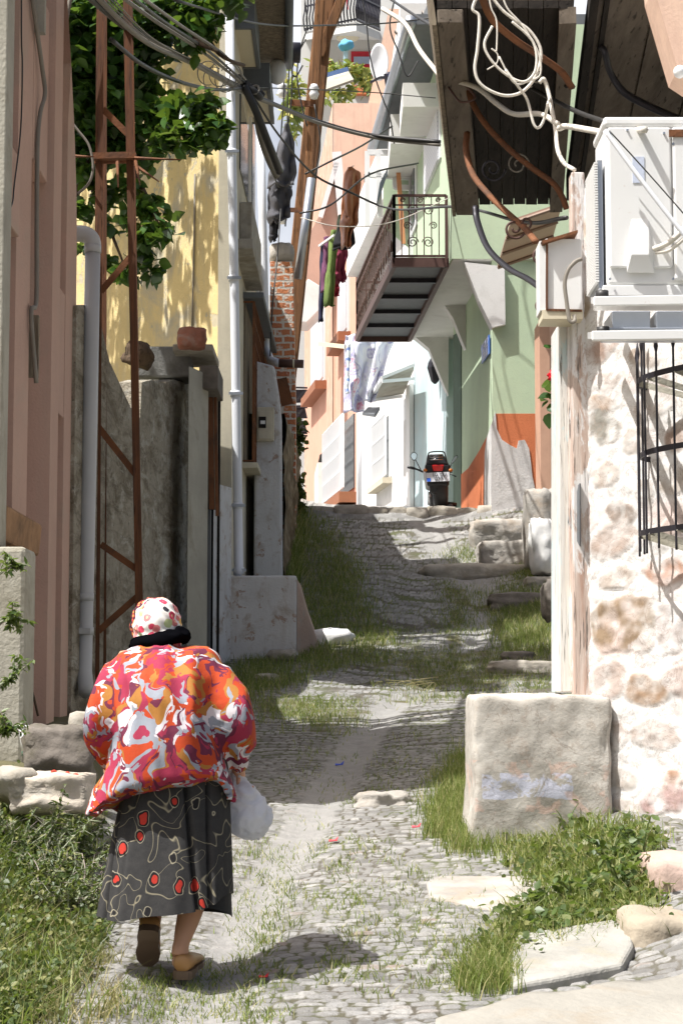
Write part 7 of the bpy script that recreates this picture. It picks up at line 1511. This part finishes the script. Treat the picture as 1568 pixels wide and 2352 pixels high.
mb = MB(); mb.tube(cr([W(560, 196, 20.8), W(588, 256, 20.9), W(615, 325, 21.2), W(642, 394, 21.8)], 6), .045, 10); o = mb.build('black_tube', MT['cable'], None, True); tag(o, 'thick straight black cable tube slanting down from the cable joint', 'tube')
mb = MB(); mb.tube(cr([W(590, 270, 21.2), W(600, 320, 21.5), W(618, 370, 22), W(636, 405, 22.2)], 5), .04, 8); o = mb.build('black_tube', MT['gcable'], None, True); tag(o, 'grey tape wrapped tube just left of the thick black one', 'tube')
cable('left_coil', [(480, 90, 17.5), (500, 120, 17.5), (530, 140, 17.5), (560, 150, 19)], .02, MT['bark'], 'dark twisted branch and cable stub by the white downpipe', 'branch')
for k in range(5):
    c = W(478+k*13, 168+(k % 2)*12, 19.5); mb = MB(); P = [c+Vector((.11*math.cos(a), .02*k, .13*math.sin(a))) for a in [i*.5+k for i in range(11)]]; mb.tube(cr(P, 2), .006, 5); o = mb.build('coiled_wire', MT['gcable'], None, True); tag(o, 'grey wire coil hanging in front of the yellow wall beside the mulberry leaves', 'wire', 'grey wire coils before the yellow wall')

# ------------------------------------------------------------------ laundry
def cloth(name, outline, Y, mat, label, depth=.05, cat='clothing', nx=14, ny=26, seed=0, group=None):
    """garment outline as left / right edges by height, folded and given thickness"""
    V = []; Fc = []; L = outline
    for j in range(ny+1):
        t = j/ny; k = t*(len(L)-1); i0 = min(int(k), len(L)-2); f = k-i0; y = L[i0][0]*(1-f)+L[i0+1][0]*f; xl = L[i0][1]*(1-f)+L[i0+1][1]*f; xr = L[i0][2]*(1-f)+L[i0+1][2]*f; wx_ = (xr-xl)*.14; xl -= wx_; xr += wx_
        for i in range(nx+1):
            u = i/nx; x = xl+(xr-xl)*u+1.5*mnoise.noise(Vector((t*6, u*2, seed))); dy = depth*(math.sin(u*9+seed+t*2)*(.4+.6*t)+1.4*mnoise.noise(Vector((u*4, t*5, seed+3)))); p = W(x, y, Y); V.append((p.x, p.y+dy-depth*math.sin(u*math.pi), p.z))
    n = nx+1; Fc = [(j*n+i, j*n+i+1, (j+1)*n+i+1, (j+1)*n+i) for j in range(ny) for i in range(nx)]
    mb = MB(); mb.add(V, Fc); o = mb.build(name, mat, None, True); s_ = o.modifiers.new('s', 'SOLIDIFY'); s_.thickness = .02; return tag(o, label, cat, group)
def cm(name, c, rough=.9): return plain(name, c, rough, 0, .2, .25, 5, .5, 18)
cloth('brown_jacket', [(388, 800, 806), (396, 793, 822), (430, 792, 822), (470, 788, 821), (500, 788, 817), (515, 787, 818), (535, 788, 806), (571, 788, 802)], 28, plain('brown_leather', (.30, .11, .04), .45, 0, .5, .3, 8, .8, 12), 'brown leather jacket hanging alone on the line over the lane', .09, nx=18)
cloth('dark_garment', [(470, 796, 804), (500, 785, 806), (560, 772, 810), (574, 770, 800)], 28.4, cm('blk_cloth', (.015, .015, .018)), 'black garment hanging behind the brown leather jacket')
cloth('striped_trousers', [(495, 778, 790), (530, 774, 788), (575, 770, 790)], 28.6, cm('dk_green', (.03, .04, .025)), 'very dark striped trousers between black garment and green trousers')
cloth('green_trousers', [(530, 762, 772), (560, 757, 772), (600, 755, 770), (640, 750, 766), (700, 748, 764), (705, 750, 766)], 29.2, cm('olive', (.14, .20, .06)), 'olive green trousers hanging longest on the washing line')
cloth('maroon_trousers', [(565, 770, 795), (590, 768, 793), (620, 762, 788), (640, 760, 792), (650, 778, 790)], 29.4, cm('maroon', (.20, .03, .06)), 'maroon trousers right of the olive green pair')
cloth('red_shirt', [(640, 756, 776), (660, 754, 776), (682, 758, 776)], 29.6, cm('crimson', (.35, .03, .06)), 'small crimson shirt below the maroon trousers')
cloth('purple_shirt', [(545, 745, 760), (580, 744, 758), (620, 742, 757), (672, 740, 754)], 29.8, cm('purple', (.13, .05, .10)), 'purple trousers left of the olive green pair')
cloth('navy_trousers', [(560, 738, 748), (620, 736, 748), (680, 736, 744), (740, 734, 740)], 30, cm('navy', (.02, .022, .05)), 'narrow navy leggings at the left end of the washing line')
cloth('grey_jacket', [(290, 655, 662), (340, 640, 672), (400, 626, 674), (430, 622, 668)], 26.2, cm('grey_cloth', (.10, .10, .11)), 'large dark grey jacket hanging left of the wooden pole, upper', .1)
cloth('grey_jacket', [(425, 622, 665), (460, 620, 662), (500, 620, 660), (515, 624, 640)], 26.4, cm('grey_cloth2', (.075, .075, .085)), 'dark grey crumpled jacket hanging below the upper one', .1)
cloth('charcoal_shirt', [(500, 622, 640), (540, 620, 636), (556, 624, 632)], 26.5, cm('charcoal', (.03, .03, .035)), 'charcoal top hanging just above the brick pillar')
sh_ = N('white_sheet_lilac_shade', .85, .2); sc2 = sh_.ramp(sh_.noise(2.2, 5, dist=1.0), [(.0, (.50, .50, .66)), (.42, (.60, .60, .74)), (.5, (.70, .70, .76)), (.56, (.30, .28, .50)), (.60, (.68, .68, .75)), (.66, (.60, .20, .30)), (.70, (.70, .70, .74))]); sh_.col(sc2)  # lilac tones paint the sheets' shade and folds; pink strokes are print
cloth('white_bedsheet', [(770, 800, 850), (800, 798, 855), (880, 797, 838), (948, 795, 830)], 36.5, sh_.m, 'white patterned bedsheet with painted lilac shade, drying, left of the pair', .12, 'laundry')
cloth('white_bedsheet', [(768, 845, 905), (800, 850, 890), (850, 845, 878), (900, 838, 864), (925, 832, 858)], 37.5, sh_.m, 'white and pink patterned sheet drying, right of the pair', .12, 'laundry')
strp = N('blue_stripe_cloth', .9); sx = strp.n('ShaderNodeSeparateXYZ'); strp.put(sx.inputs[0], strp.o); strp.col(strp.ramp(strp.math('FRACT', strp.math('MULTIPLY', sx.outputs[2], 5.0)), [(0, (.2, .28, .55)), (.3, (.7, .71, .76))], True))
cloth('striped_towel', [(790, 797, 803), (860, 797, 801), (905, 796, 800)], 36.2, strp.m, 'blue and white striped towel at the left edge of the bedsheets', .05, 'laundry')
# lines and rods holding it
cable('washing_line', [(768, 560, 28.8), (790, 470, 28.4), (806, 392, 28), (812, 380, 27.8)], .008, MT['wcable'], 'pale washing line holding the brown leather jacket and dark clothes', 'line')
mb = MB(); mb.bar(W(735, 790, 38), W(800, 797, 36.5), .08); o = mb.build('drying_pole', MT['creampanel']); tag(o, 'pale wooden drying pole reaching out to the white sheets', 'pole')
mb = MB(); mb.bar(W(733, 565, 30), W(768, 540, 28.8), .03); o = mb.build('line_bracket', MT['wmetal']); tag(o, 'thin white bracket holding the end of the washing line', 'bracket')
o = thing('clothes_airer', 'grey shelf with folded rack under the sheets on the white wall', 'shelf', W(855, 940, 37)); mb = MB(); mb.ext([W(832, 948, 37.6), W(862, 952, 36.8), W(872, 935, 36.8), W(845, 935, 37.6)], (0, .02, -.05)); mb.build('shelf', MT['slate'], o)
# lower gap things
mb = MB(); mb.bar(W(660, 930, 25), W(645, 870, 25), .16, .06, (0, 1, 0)); o = mb.build('rusty_flap', MT['rust']); tag(o, 'dark rusty plate leaning against the brick pillar under the spout', 'plate')
